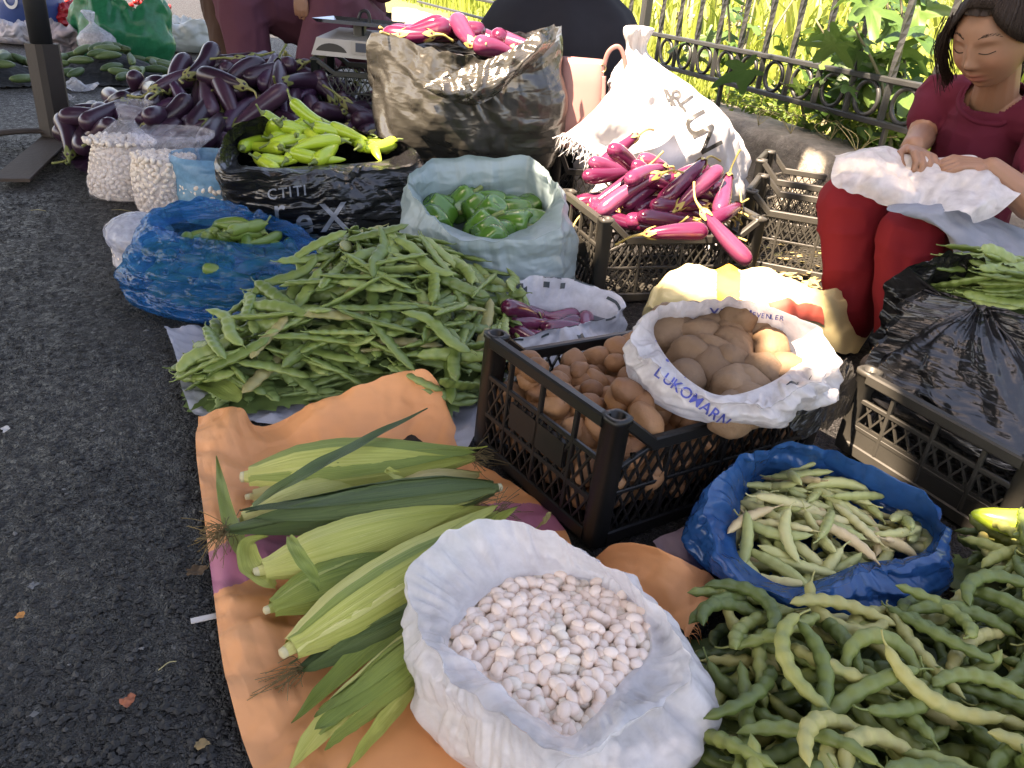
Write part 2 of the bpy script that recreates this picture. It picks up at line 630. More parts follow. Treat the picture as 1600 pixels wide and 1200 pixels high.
th = np.linspace(0, 2 * math.pi, 28, endpoint=False)
for k in range(-4, 26):
    s = s0 - sp * (k - 4) + sp * 0  # bars from far to near
    if k == 3 or s < -2.8: continue
    part('bar', twisted(s, RZ2 - 0.0, 1.36), M_IRON, fence, False)
    c = wall_pt(s - sp / 2, 0.14, (RZ1 + RZ2) / 2)
    P = np.array([c + np.array([WD[0], WD[1], 0]) * math.cos(a) * 0.064 + np.array([0, 0, 1]) * math.sin(a) * 0.062 for a in th])
    part('ring', sweep(P, 0.0095, 6, closed=True, up=(WN[0], WN[1], 0)), M_IRON, fence)
for k in (3, 21):
    s = s0 - sp * (k - 4)
    part('post', bar(wall_pt(s, 0.14, WTOP - 0.03), wall_pt(s, 0.14, 1.42), 0.055, 0.055, (WD[0], WD[1], 0)), M_IRON, fence, False)
for k in (7.5, 13.2, 15.5):
    s = s0 - sp * (k - 4)
    part('foot', bar(wall_pt(s, 0.14, WTOP - 0.03), wall_pt(s, 0.14, RZ2), 0.02, 0.02, (WD[0], WD[1], 0)), M_IRON, fence, False)
# a string tied round the upper rail
q = wall_ray(1440, 145)
P = spline([q + np.array([0.02, -0.035, 0.0]), q + np.array([0, -0.03, 0.022]), q + np.array([0.0, 0.01, 0.018]), q + np.array([0.0, -0.02, -0.02]), q + np.array([0.02, -0.04, -0.005])], 24, True)
solo('tied_string', sweep(P, 0.004, 6, closed=True), plain('string_white', (0.6, 0.58, 0.52), 0.8), 'loop of pale string tied round the top rail of the railing', 'string')

# --- garden beyond the wall
def gp(s, off): 
    q = WQ + WD * s + WN * off
    return q
us, vs = np.linspace(-6, 26, 80), np.linspace(0.33, 30, 60) 
VV = []
for v in vs:
    for s in us:
        q = gp(s, v)
        VV.append([q[0], q[1], 0.16 + 0.03 * v])
VV = np.array(VV)
VV[:, 2] += 0.08 * fbm(VV * 1.3, 4, 3)
M_SOIL = plain('garden_soil', (0.09, 0.10, 0.035), 0.95, 30, 0.8, 0.03, col2=(0.16, 0.17, 0.05), cscale=3)
o = link('garden_ground', mesh('garden_ground', VV, grid_faces(len(us), len(vs))), M_SOIL)
tag(o, 'green garden ground beyond the wall', None, kind='structure')

def leafmat(name, cols, transl=0.45, rough=0.5, tint=True, veins=False):
    m, t, p, o = nodes(name)
    if tint:
        at = N(t, 'Attribute'); at.attribute_name = 'tint'
        f = at.outputs['Fac']
    else:
        f = N(t, 'ObjectInfo').outputs['Random']
    f = math_(t, 'ADD', math_(t, 'MULTIPLY', f, 0.75), math_(t, 'MULTIPLY', noise(t, 14, 3, 0.6), 0.3), True)
    c = ramp(t, f, [(i / (len(cols) - 1), x) for i, x in enumerate(cols)])
    L(t, c, p.inputs['Base Color'])
    p.inputs['Roughness'].default_value = rough
    tl = N(t, 'BsdfTranslucent'); L(t, c, tl.inputs[0])
    mx = N(t, 'MixShader'); mx.inputs[0].default_value = transl
    L(t, p.outputs[0], mx.inputs[1]); L(t, tl.outputs[0], mx.inputs[2]); L(t, mx.outputs[0], o.inputs[0])
    return m
M_GRASS = leafmat('tall_grass', [(0.10, 0.16, 0.02), (0.20, 0.27, 0.045), (0.30, 0.34, 0.07), (0.40, 0.38, 0.13)], 0.4)
def grass(n, seed, smin, smax, omin, omax, hmin, hmax, wd, lean=0.35):
    r = np.random.default_rng(seed)
    s = r.uniform(smin, smax, n)
    off = omin + (omax - omin) * r.random(n) ** 1.4
    q = WQ[None] + WD[None] * s[:, None] + WN[None] * off[:, None]
    cl = fbm(np.stack([q[:, 0] * 1.4, q[:, 1] * 1.4, q[:, 0] * 0], 1), seed, 2)
    h = (hmin + (hmax - hmin) * r.random(n)) * (0.8 + 0.45 * cl)
    a = r.uniform(0, 6.283, n)
    ln = lean * h * r.uniform(0.3, 1.5, n)
    dx, dy = np.cos(a), np.sin(a)
    b = r.uniform(0, 6.283, n)
    wx, wy = np.cos(b) * wd * r.uniform(0.5, 1.4, n), np.sin(b) * wd * r.uniform(0.5, 1.4, n)
    z0 = 0.14 + 0.03 * off
    V = np.zeros((n, 7, 3))
    for k, (f, wf) in enumerate(((0, 0.6), (0.4, 1.0), (0.75, 0.7))):
        cx, cy = q[:, 0] + dx * ln * f ** 2, q[:, 1] + dy * ln * f ** 2
        cz = z0 + h * f
        V[:, 2 * k] = np.stack([cx - wx * wf, cy - wy * wf, cz], 1)
        V[:, 2 * k + 1] = np.stack([cx + wx * wf, cy + wy * wf, cz], 1)
    V[:, 6] = np.stack([q[:, 0] + dx * ln * 1.2, q[:, 1] + dy * ln * 1.2, z0 + h * (0.98 - 0.12 * r.random(n))], 1)
    base = (np.arange(n) * 7)[:, None]
    F = []
    for b0 in base[:, 0].tolist():
        F += [[b0, b0 + 1, b0 + 3, b0 + 2], [b0 + 2, b0 + 3, b0 + 5, b0 + 4], [b0 + 4, b0 + 5, b0 + 6]]
    C = np.repeat(np.clip(0.45 + 0.35 * cl + 0.35 * (r.random(n) - 0.5), 0, 1), 7)[:, None] * np.ones(3)
    return V.reshape(-1, 3), F, C
ga = grass(8000, 21, -2.5, 8, 0.55, 5.0, 0.20, 0.50, 0.008)
gb = grass(9000, 22, -3, 16, 1.2, 14.0, 0.5, 1.3, 0.016)
gc = grass(3500, 23, -2.5, 6, 0.36, 0.9, 0.05, 0.22, 0.004, 0.7)
V = np.concatenate([g[0] for g in (ga, gb, gc)])
F, n = [], 0
for g in (ga, gb, gc):
    F += [[i + n for i in f] for f in g[1]]
    n += len(g[0])
o = link('garden_grass', mesh('garden_grass', V, F, True, None, np.concatenate([g[2] for g in (ga, gb, gc)])), M_GRASS)
tag(o, 'tall sunlit yellow-green grass behind the railing', 'grass', kind='stuff')

# fig plants: lobed leaves, each a part
def fig_leaf(seed):
    r = np.random.default_rng(seed)
    tips = [(-2.25, 0.62), (-1.15, 0.9), (0, 1.08), (1.15, 0.9), (2.25, 0.62)]
    ang, rad = [-2.9], [0.22]
    for i, (a, l) in enumerate(tips):
        l *= r.uniform(0.88, 1.1)
        ang += [a - 0.26, a - 0.12, a, a + 0.12, a + 0.26]
        rad += [0.66 * l, 0.92 * l, l, 0.92 * l, 0.66 * l]
        if i < 4:
            ang += [(a + tips[i + 1][0]) / 2]
            rad += [0.36 * r.uniform(0.85, 1.2)]
    ang += [2.9]; rad += [0.22]
    ang, rad = np.array(ang), np.array(rad)
    rows = [(0.0, 0.0)]
    V = [[0, 0, 0]]
    for f in (0.35, 0.7, 1.0):
        for a, q in zip(ang, rad):
            x, y = math.cos(a) * q * f, math.sin(a) * q * f
            z = -0.16 * (x * x + y * y) + 0.05 * math.cos(a * 2.7) * f + 0.03 * r.normal() * f
            V.append([x, y, z])
    k = len(ang)
    F = [[0, 1 + i, 2 + i] for i in range(k - 1)]
    for b in (1, 1 + k):
        F += [[b + i, b + k + i, b + k + i + 1, b + i + 1] for i in range(k - 1)]
    return mesh('fig_leaf', np.array(V), F)
M_FIG = leafmat('fig_leaf', [(0.035, 0.085, 0.018), (0.06, 0.13, 0.03), (0.12, 0.20, 0.045)], 0.35, 0.45, False)
M_STEM = plain('fig_stem', (0.16, 0.15, 0.09), 0.8)
LEAVES = [fig_leaf(k) for k in range(4)]
for l in LEAVES: l.materials.append(M_FIG)
figs = [(1290, 150, 0.40, 34, 0.13, 'fig plant with broad lobed leaves just behind the ringed railing'),
        (1455, 120, 0.36, 40, 0.15, 'fig plant with large dark lobed leaves behind the seated girl'),
        (1150, 130, 0.50, 26, 0.12, 'smaller fig plant with rounded leaves in the grass near the railing post'),
        (1385, 90, 0.60, 34, 0.14, 'pale lit fig plant further into the garden behind the railing')]
for fx, fy, off, nl, ls, lab in figs:
    b = wall_ray(fx, fy, off)
    b[2] = 0.15
    root = thing('fig_plant', b, lab, 'plant')
    stems = []
    for k in range(4):
        a = rng.uniform(0, 6.28)
        tip = b + np.array([math.cos(a) * 0.34, math.sin(a) * 0.34, rng.uniform(0.35, 0.95)])
        P = spline([b, b * 0.5 + tip * 0.5 + np.array([0, 0, 0.1]), tip], 12)
        part('stem', sweep(P, np.linspace(0.010, 0.004, 12), 6), M_STEM, root)
        stems.append(P)
    for k in range(nl):
        P = stems[k % 4]
        q = P[rng.integers(3, 12)] + rng.normal(size=3) * np.array([0.09, 0.09, 0.07])
        o = link('leaf', LEAVES[k % 4], None, root)
        o.location = q - b
        o.scale = [ls * rng.uniform(0.65, 1.2)] * 3
        yaw = rng.uniform(0, 6.28)
        o.rotation_euler = (rng.normal() * 0.5 + 0.35, rng.normal() * 0.4 + 0.25, yaw)
# a leafy bush close to the wall
def leafcards(n, c, rad, size, seed, M, up=0.5):
    r = np.random.default_rng(seed)
    d = r.normal(size=(n, 3)); d /= np.linalg.norm(d, axis=1)[:, None]
    p = np.asarray(c) + d * np.asarray(rad) * (r.random(n) ** 0.5)[:, None]
    V, F, C = [], [], []
    for i in range(n):
        nrm = d[i] * 0.6 + r.normal(size=3) * 0.5 + np.array([0, 0, up])
        nrm /= np.linalg.norm(nrm)
        t1 = np.cross(nrm, r.normal(size=3)); t1 /= np.linalg.norm(t1)
        t2 = np.cross(nrm, t1)
        s = size * r.uniform(0.6, 1.4)
        k = len(V)
        V += [p[i] - t1 * s, p[i] - t1 * s * 0.2 + t2 * s * 0.42 - nrm * s * 0.08, p[i] + t1 * s * 0.9, p[i] - t1 * s * 0.2 - t2 * s * 0.42 - nrm * s * 0.08]
        F += [[k, k + 1, k + 2], [k, k + 2, k + 3]]
        C += [[r.random()] * 3] * 4
    return np.array(V), F, np.array(C)
M_BUSH = leafmat('bush_leaf', [(0.05, 0.10, 0.015), (0.11, 0.19, 0.03), (0.24, 0.30, 0.05)], 0.4)
for (fx, fy, off, rr, lab) in [(1400, 200, 0.36, (0.22, 0.22, 0.16), 'small dense bush with tiny leaves under the lit end of the railing'),
                               (1190, 165, 0.42, (0.3, 0.3, 0.13), 'low leafy weed behind the wall under the dark railing'),
                               (1335, 110, 0.8, (0.35, 0.35, 0.4), 'tall feathery bush standing among the fig leaves')]:
    c = wall_ray(fx, fy, off)
    bs = np.array([c[0], c[1], 0.16])
    c[2] = max(c[2], 0.3)
    root = thing('garden_bush', bs, lab, 'bush')
    V, F, C = leafcards(900, c, rr, 0.022, int(fx), M_BUSH)
    part('foliage', (V, F), M_BUSH, root, True, None, C)
    for k in range(5):
        part('stem', sweep(spline([bs, bs * 0.4 + c * 0.6 + rng.normal(size=3) * 0.06, c + rng.normal(size=3) * np.array(rr) * 0.5], 8), np.linspace(0.006, 0.002, 8), 5), M_STEM, root)
# dry stalks on the wall
M_DRY = plain('dry_stalk', (0.42, 0.36, 0.18), 0.9)
for k, (x, y) in enumerate(((1185, 196), (1240, 190), (1345, 215), (1300, 205))):
    q = wall_ray(x, y, 0.05 + 0.04 * k)
    q[2] = WTOP
    pc = [sweep(spline([q, q + np.array([rng.normal() * 0.03, rng.normal() * 0.03, 0.06]), q + np.array([rng.normal() * 0.09, rng.normal() * 0.09, 0.09])], 8), 0.0016, 4) for _ in range(5)]
    solo('dry_weed', join(pc), M_DRY, 'dry weed stalks sprouting from the top of the wall', 'weed', 'dry weeds on the wall')
# second railing far in the garden
M_GREYIRON = plain('weathered_iron', (0.22, 0.20, 0.17), 0.7)
a, b = DY(1050, 45, 8.0), DY(1240, 82, 7.0)
g2 = thing('garden_railing', np.array([a[0], a[1], 0.3]), 'weathered grey railing with a row of rings deep in the garden grass', 'railing')
for dz in (-0.13, 0.13):
    part('rail', bar(a + [0, 0, dz], b + [0, 0, dz], 0.03, 0.03), M_GREYIRON, g2, False)
for k in range(9):
    c = a + (b - a) * (k + 0.5) / 9
    dr = (b - a) / np.linalg.norm(b - a)
    P = np.array([c + dr * math.cos(x) * 0.085 + np.array([0, 0, 0.105]) * math.sin(x) for x in th])
    part('ring', sweep(P, 0.013, 5, closed=True), M_GREYIRON, g2)
    part('bar', bar(a + (b - a) * k / 9 + [0, 0, -0.5], a + (b - a) * k / 9 + [0, 0, 0.7], 0.022, 0.022, dr), M_GREYIRON, g2, False)

# --- unseen tree added to shade the stall, crown gaps cut for the sun patches
SPOTS = [  # (height, outline on that height) of the places where sun comes through
    (0.50, [(-0.62, 2.78), (0.02, 2.70), (0.45, 2.52), (0.95, 2.50), (1.3, 2.75), (0.9, 3.3), (-0.6, 3.25)]),
    (0.28, [(0.20, 2.14), (0.62, 2.30), (0.86, 2.42), (1.0, 2.9), (0.5, 2.95), (0.14, 2.75), (0.10, 2.45)]),
    (0.18, [(0.33, 1.90), (0.62, 1.93), (0.72, 1.95), (0.74, 2.25), (0.40, 2.3)]),
    (0.30, [(0.47, 1.24), (0.66, 1.28), (0.70, 1.62), (0.53, 1.74), (0.43, 1.60)]),
    (0.33, [(-0.50, 2.50), (-0.36, 2.44), (-0.34, 2.72), (-0.50, 2.76)]),
    (0.12, [(0.83, 1.08), (0.93, 1.06), (0.93, 1.15), (0.84, 1.16)]),
    (0.40, [(1.12, 2.85), (1.28, 2.70), (1.42, 2.75), (1.35, 3.05), (1.2, 3.1)]),
]
CR = np.random.default_rng(77)
def drop_to(P, z):
    k = (P[:, 2] - z) / SUN_TO[2]
    return P[:, :2] - SUN_TO[None, :2] * k[:, None]
lay_ = []
for q in range(4):
    gx_, gy_ = np.meshgrid(np.arange(-6.3, 2.6, 0.088) + 0.02 * q, np.arange(-2.6, 10.4, 0.088) + 0.03 * q)
    g_ = np.stack([gx_.ravel(), gy_.ravel()], 1)
    g_ = g_ + CR.uniform(-0.04, 0.04, g_.shape)
    z_ = 3.0 + 0.45 * q + 0.5 * CR.random(len(g_)) + 0.35 * fbm(np.stack([g_[:, 0] * 0.7, g_[:, 1] * 0.7, g_[:, 0] * 0], 1), 9, 2)
    lay_.append(np.stack([g_[:, 0] + SUN_TO[0] * (z_ - 0.3) / SUN_TO[2], g_[:, 1] + SUN_TO[1] * (z_ - 0.3) / SUN_TO[2], z_], 1))
P0 = np.concatenate(lay_)
NL = len(P0)
keep = np.ones(NL, bool)
g0 = drop_to(P0, 0.3)
beyond = (g0 - WQ) @ WN
keep &= beyond < 0.16 + 0.10 * CR.random(NL)
keep &= g0[:, 1] < 9.6 + 0.8 * fbm(np.stack([g0[:, 0], g0[:, 0] * 0, g0[:, 0] * 0], 1), 4, 2)
for z, poly in SPOTS:
    q = drop_to(P0, z) + CR.normal(size=(NL, 2)) * 0.012
    pc = np.mean(poly, 0)
    big = [np.array(v) + (np.array(v) - pc) / np.linalg.norm(np.array(v) - pc) * 0.115 for v in poly]
    keep &= ~inside(q[:, 0], q[:, 1], big)
P0 = P0[keep]
nL = len(P0)
nrm = SUN_TO * 0.9 + CR.normal(size=(nL, 3)) * 0.33
nrm /= np.linalg.norm(nrm, axis=1)[:, None]
t1 = np.cross(nrm, CR.normal(size=(nL, 3))); t1 /= np.linalg.norm(t1, axis=1)[:, None]
t2 = np.cross(nrm, t1)
sz = (0.088 * CR.uniform(0.8, 1.25, nL))[:, None]
V = np.stack([P0 + (t1 * a_ + t2 * b_) * sz for a_, b_ in ((-1, 0), (-.35, .75), (.45, .62), (1.1, 0), (.45, -.62), (-.35, -.75))], 1).reshape(-1, 3)
F = np.arange(nL * 6).reshape(-1, 6).tolist()
C = np.repeat(CR.random(nL), 6)[:, None] * np.ones(3)
M_CROWN = leafmat('tree_leaf', [(0.05, 0.09, 0.03), (0.08, 0.12, 0.04), (0.12, 0.15, 0.05)], 0.12)
M_BARK = plain('bark', (0.16, 0.12, 0.085), 0.95, 18, 0.9, 0.03)
tb = np.array([-3.4, -1.9, 0.0])
tree = thing('unseen_shade_tree', tb, 'unseen broadleaf tree added to shade the stall, gaps cut for the sun', 'tree')
part('crown', (V, F), M_CROWN, tree, True, None, C)
part('trunk', sweep(spline([tb + [0, 0, -0.1], tb + [0.05, 0.05, 1.2], tb + [0.2, 0.3, 2.6], tb + [0.6, 1.2, 3.6]], 20), np.linspace(0.2, 0.12, 20), 12), M_BARK, tree)
for k, e in enumerate([(-6, 2, 4.0), (-3, 5.5, 4.2), (0, 2.5, 4.1), (-0.5, -1.5, 3.9), (-5.5, -2.5, 4.0), (-1.8, 3.8, 3.9)]):
    part('limb', sweep(spline([tb + [0.2, 0.3, 2.6], (tb + [0.3, 0.6, 3.3]) * 0.6 + np.array(e) * 0.4 + [0, 0, 0.2], np.array(e, float)], 16), np.linspace(0.1, 0.02, 16), 8), M_BARK, tree)

# --- market parasol on its iron foot
M_POST = plain('rusty_brown_paint', (0.014, 0.010, 0.008), 0.6, 50, 0.4, 0.003, col2=(0.028, 0.018, 0.013))
M_FOOT = plain('rusty_foot', (0.036, 0.026, 0.020), 0.75, 40, 0.8, 0.004, col2=(0.07, 0.046, 0.034))
M_CANOPY = film('parasol_canvas', (0.42, 0.40, 0.36), 0.8, 0, 0.1, 0.2)
pb = G(92, 222)
pb[2] = 0.0
para = thing('market_parasol', pb, 'market parasol post with dark square sleeve and rusty crossed foot on the asphalt', 'parasol')
lean = np.array([-0.01, 0.02, 0.0])
part('sleeve', bar(pb + [0, 0, 0.03], pb + [0, 0, 0.42] + lean * 0.42, 0.115, 0.115, (0.5, 1, 0)), M_POST, para, False)
part('pole', sweep(np.linspace(pb + [0, 0, 0.40], pb + [0, 0, 2.45] + lean * 2.4, 8), 0.045, 18), plain('blue_grey_pole', (0.016, 0.017, 0.019), 0.5), para)
tipf = G(18, 290); tipf[2] = 0.02
part('foot_bar', bar(pb + [0, 0, 0.022], tipf, 0.13, 0.012), M_FOOT, para, False)
part('foot_bar', bar(pb + [0, 0, 0.018], pb + (pb - tipf) * 0.8 * np.array([1, 1, 0]) + [0, 0, 0.018], 0.10, 0.012), M_FOOT, para, False)
l1 = G(-90, 232); r1 = G(215, 258)
P = spline([np.array([l1[0], l1[1], 0.01]), pb * 0.5 + l1 * 0.5 + [0, 0.03, 0.05], pb + [0, 0, 0.045], pb * 0.5 + r1 * 0.5 + [0, 0.05, 0.035], np.array([r1[0], r1[1], 0.01])], 26)
part('foot_arc', sweep(P, 0.034, 8, rad2=0.012), M_FOOT, para)
top = pb + lean * 2.4 + [0, 0, 2.45]
cv = [top]
rimp = []
for k in range(8):
    a = k / 8 * 2 * math.pi + 0.2
    rimp.append(top + np.array([math.cos(a) * 1.25, math.sin(a) * 1.25, -0.42]))
V = [top] + rimp + [q - np.array([0, 0, 0.14]) for q in rimp]
F = [[0, 1 + k, 1 + (k + 1) % 8] for k in range(8)] + [[1 + k, 9 + k, 9 + (k + 1) % 8, 1 + (k + 1) % 8] for k in range(8)]
part('canopy', (np.array(V), F), M_CANOPY, para, False)
for q in rimp: part('rib', bar(top - [0, 0, 0.03], q - [0, 0, 0.015], 0.014, 0.014), M_POST, para, False)

# --- litter on the asphalt
M_PAPER = plain('paper_strip', (0.62, 0.58, 0.55), 0.8)
a, b = G(301, 978), G(335, 958)
solo('paper_strip', box((a + b) / 2 + [0, 0, 0.002], (0.034, 0.0085, 0.002), np.array([[math.cos(0.45), -math.sin(0.45), 0], [math.sin(0.45), math.cos(0.45), 0], [0, 0.12, 1]])), M_PAPER, 'torn white paper strip lying on the asphalt beside the orange sack', 'paper', smooth=False)
def crumpled(c, s, seed, flat_=0.35):
    r = np.random.default_rng(seed)
    n, k = 9, 9
    u, v = np.meshgrid(np.linspace(-1, 1, n), np.linspace(-1, 1, k))
    q = np.stack([u, v, u * 0], -1).reshape(-1, 3)
    rr = np.maximum(np.abs(q[:, 0]), np.abs(q[:, 1])) + 1e-6
    q[:, :2] *= (rr / (np.hypot(q[:, 0], q[:, 1]) + 1e-6))[:, None]
    q *= (1 + 0.45 * vnoise(q * 2.2, seed))[:, None]
    q[:, 2] = flat_ * (0.5 + 0.8 * vnoise(q * 1.9 + 7, seed))
    return q * s + np.asarray(c) + np.array([0, 0, 0.002]), grid_faces(n, k)
M_PEEL = plain('orange_scrap', (0.62, 0.26, 0.07), 0.7)
M_DEAD = plain('dead_leaf', (0.15, 0.085, 0.04), 0.85, col2=(0.07, 0.045, 0.025))
for x, y, s, mm, lab, nm in [(33, 965, 0.0075, M_PEEL, 'tiny orange scrap of peel lying alone on the open asphalt', 'peel_scrap'), (199, 1098, 0.009, plain('rust_petal', (0.42, 0.13, 0.06), 0.7), 'rust red dried petal on the asphalt', 'dried_petal'),
                             (305, 895, 0.013, M_DEAD, 'brown dead leaf on the asphalt beside the purple stripe', 'dead_leaf'), (315, 1163, 0.008, plain('straw_bit', (0.30, 0.20, 0.09), 0.85), 'straw coloured crumpled scrap on the asphalt near the sack corner', 'dead_leaf'),
                             (52, 917, 0.006, plain('grey_flake', (0.18, 0.18, 0.18), 0.8), 'pale grey flake on the asphalt', 'stone_flake'), (10, 673, 0.009, M_PAPER, 'dirty white scrap on the asphalt edge far from the sack', 'paper_scrap')]:
    solo(nm, crumpled(G(x, y), s, x), mm, lab, 'litter')
for k, (x, y, l, a) in enumerate([(262, 1042, 0.024, 0.8), (285, 330, 0.06, 0.05), (190, 330, 0.07, 0.0), (60, 330, 0.05, 0.1)]):
    c = G(x, y); c[2] = 0.002
    dv = np.array([math.cos(a), math.sin(a), 0]) * l / 2
    solo('dry_straw', sweep(spline([c - dv, c + [0, 0.004, 0.002], c + dv], 8), 0.0009, 4), M_DRY, 'thin pale dry straw lying on the asphalt', 'straw', 'dry straws on the asphalt')
# ================================================================== kits: heaps, produce shapes, crates, bags
class Heap:
    """a height field on which things are laid one by one, each resting on what lies below it"""
    def __init__(s, x0, x1, y0, y1, res, init):
        s.x0, s.y0, s.res = x0, y0, res
        s.nx, s.ny = int((x1 - x0) / res) + 1, int((y1 - y0) / res) + 1
        X, Y = np.meshgrid(x0 + np.arange(s.nx) * res, y0 + np.arange(s.ny) * res)
        s.X, s.Y = X, Y
        s.h = np.asarray(init(X, Y), float) + X * 0
        s.h0 = s.h.copy()
    def idx(s, x, y):
        return (np.clip(((y - s.y0) / s.res).round().astype(int), 0, s.ny - 1), np.clip(((x - s.x0) / s.res).round().astype(int), 0, s.nx - 1))
    def at0(s, x, y):
        return s.h0[s.idx(np.asarray(x), np.asarray(y))]
    def fit(s, sp, rd, x, y, yaw, wid):
        c, n = math.cos(yaw), math.sin(yaw)
        px, py = x + sp[:, 0] * c - sp[:, 1] * n, y + sp[:, 0] * n + sp[:, 1] * c
        h = s.h[s.idx(px, py)]
        if wid > s.res:
            for sg, dp in ((-0.6, 0.35), (0.6, 0.35), (-1.0, 0.85), (1.0, 0.85)):
                h = np.maximum(h, s.h[s.idx(px - n * wid * sg, py + c * wid * sg)] - rd * dp)
        best = None
        for tl in (-0.7, -0.45, -0.25, -0.1, 0.0, 0.1, 0.25, 0.45, 0.7):
            z = (h + rd - sp[:, 0] * tl - sp[:, 2]).max()
            if best is None or z < best[0]: best = (z, tl)
        return best[0], best[1], px, py
    def put(s, sp, rd, z, tl, px, py, wid, yaw):
        zz = z + sp[:, 0] * tl + sp[:, 2]
        c, n = math.cos(yaw), math.sin(yaw)
        for sg, k in ((0, 0.75), (-0.5, 0.5), (0.5, 0.5)):
            ix = s.idx(px - n * wid * sg, py + c * wid * sg)
            np.maximum.at(s.h, ix, zz + rd * k)

def lay(heap, kinds, n, poly, tries=5, sink=0.3, yawf=None, roll=0.5, rg=None, frac=0.85, bias=None):
    """place n things; kinds = list of (spine, radius, width). Returns (kind, matrix)"""
    rg = rg or rng
    poly = np.asarray([q[:2] for q in poly])
    lo, hi = poly.min(0), poly.max(0)
    out = []
    guard = 0
    while len(out) < n and guard < n * 30:
        guard += 1
        k = rg.integers(len(kinds))
        sp, rd, wid = kinds[k]
        best = None
        for _ in range(tries):
            x, y = rg.uniform(lo[0], hi[0]), rg.uniform(lo[1], hi[1])
            yaw = rg.uniform(0, 2 * math.pi) if yawf is None else yawf(x, y, rg)
            c, s = math.cos(yaw), math.sin(yaw)
            if not inside(x + frac * (sp[:, 0] * c - sp[:, 1] * s), y + frac * (sp[:, 0] * s + sp[:, 1] * c), poly).all(): continue
            z, tl, px, py = heap.fit(sp, rd, x, y, yaw, wid)
            sc = z - heap.at0(x, y) + abs(tl) * 0.02
            if bias is not None: sc += bias(x, y)
            if best is None or sc < best[0]: best = (sc, x, y, yaw, z, tl, px, py)
        if best is None: continue
        _, x, y, yaw, z, tl, px, py = best
        z -= rd.max() * sink
        heap.put(sp, rd, z, tl, px, py, wid, yaw)
        M = Matrix.Translation((x, y, z)) @ Matrix.Rotation(yaw, 4, 'Z') @ Matrix.Rotation(-math.atan(tl), 4, 'Y') @ Matrix.Rotation(rg.normal() * roll, 4, 'X')
        out.append((k, M))
    return out

def apply_M(V, M):
    A = np.array(M)
    return V @ A[:3, :3].T + A[:3, 3]

def as_stuff(name, placed, shapes, mat, label, cat, extra=None):
    VV, FF, CC, n = [], [], [], 0
    for k, M in placed:
        V, F = shapes[k][0], shapes[k][1]
        VV.append(apply_M(V, M))
        FF += [[i + n for i in f] for f in F]
        n += len(V)
        CC.append(np.full((len(V), 3), rng.random()))
    if extra is not None:
        VV.append(extra[0]); FF += [[i + n for i in f] for f in extra[1]]
        CC.append(np.full((len(extra[0]), 3), 0.15))
    o = link(name, mesh(name, np.concatenate(VV), FF, True, None, np.concatenate(CC)), mat)
    return tag(o, label, cat, kind='stuff')

def as_things(name, placed, trees, label, cat, group, scale=None):
    """trees: list of template objects (a body with its part children), left unlinked until first used"""
    res = []
    for k, M in placed:
        o = trees[k].copy()
        COL.objects.link(o)
        o.name = name
        o.matrix_world = M if scale is None else M @ Matrix.Scale(scale * rng.uniform(0.9, 1.1), 4)
        for ch in TEMPL_CH.get(trees[k].name, []):
            c = ch.copy()
            COL.objects.link(c)
            c.name = ch.name.split('.')[0]
            c.parent = o
        tag(o, label, cat, group)
        res.append(o)
    return res

TEMPL_CH = {}
def template(name, VF, m, children=()):
    """a template body with part children; not linked to the scene"""
    V, F = VF[0], VF[1]
    uv = VF[2] if len(VF) > 2 else None
    me = mesh(name, V, F, True, uv)
    me.materials.append(m)
    o = bpy.data.objects.new('tmpl_' + name, me)
    lst = []
    for nm, vf, mm in children:
        c = mesh(nm, vf[0], vf[1], True, vf[2] if len(vf) > 2 else None)
        c.materials.append(mm)
        lst.append(bpy.data.objects.new(nm, c))
    TEMPL_CH[o.name] = lst
    return o

def core_mesh(heap, poly, drop=0.025):
    """the heap's own mound as a closed skin, seen only in the gaps"""
    st = max(1, int(0.015 / heap.res))
    X, Y, H = heap.X[::st, ::st], heap.Y[::st, ::st], heap.h0[::st, ::st] - drop
    H = H + 0.006 * vnoise(np.stack([X * 60, Y * 60, X * 0], -1), 2)
    ins = inside(X, Y, np.asarray([q[:2] for q in poly]))
    V = np.stack([X, Y, np.maximum(H, 0.001)], -1).reshape(-1, 3)
    ny, nx_ = X.shape
    F = []
    for j in range(ny - 1):
        for i in range(nx_ - 1):
            if ins[j, i] and ins[j, i + 1] and ins[j + 1, i] and ins[j + 1, i + 1]:
                a = j * nx_ + i
                F.append([a, a + 1, a + nx_ + 1, a + nx_])
    return V, F

# ---- shapes -----------------------------------------------------------
def arc_spine(Ln, bend, n, seed=0, wob=0.0, s_bend=0.0):
    t = np.linspace(-0.5, 0.5, n)
    if abs(bend) < 1e-3: bend = 1e-3
    x = np.sin(t * bend) / bend * Ln
    y = (1 - np.cos(t * bend)) / bend * Ln + s_bend * Ln * np.sin(t * 6.0) * 0.06
    y = y - y.mean()
    z = wob * Ln * np.sin(t * 5 + seed)
    return np.stack([x, y, z], 1)

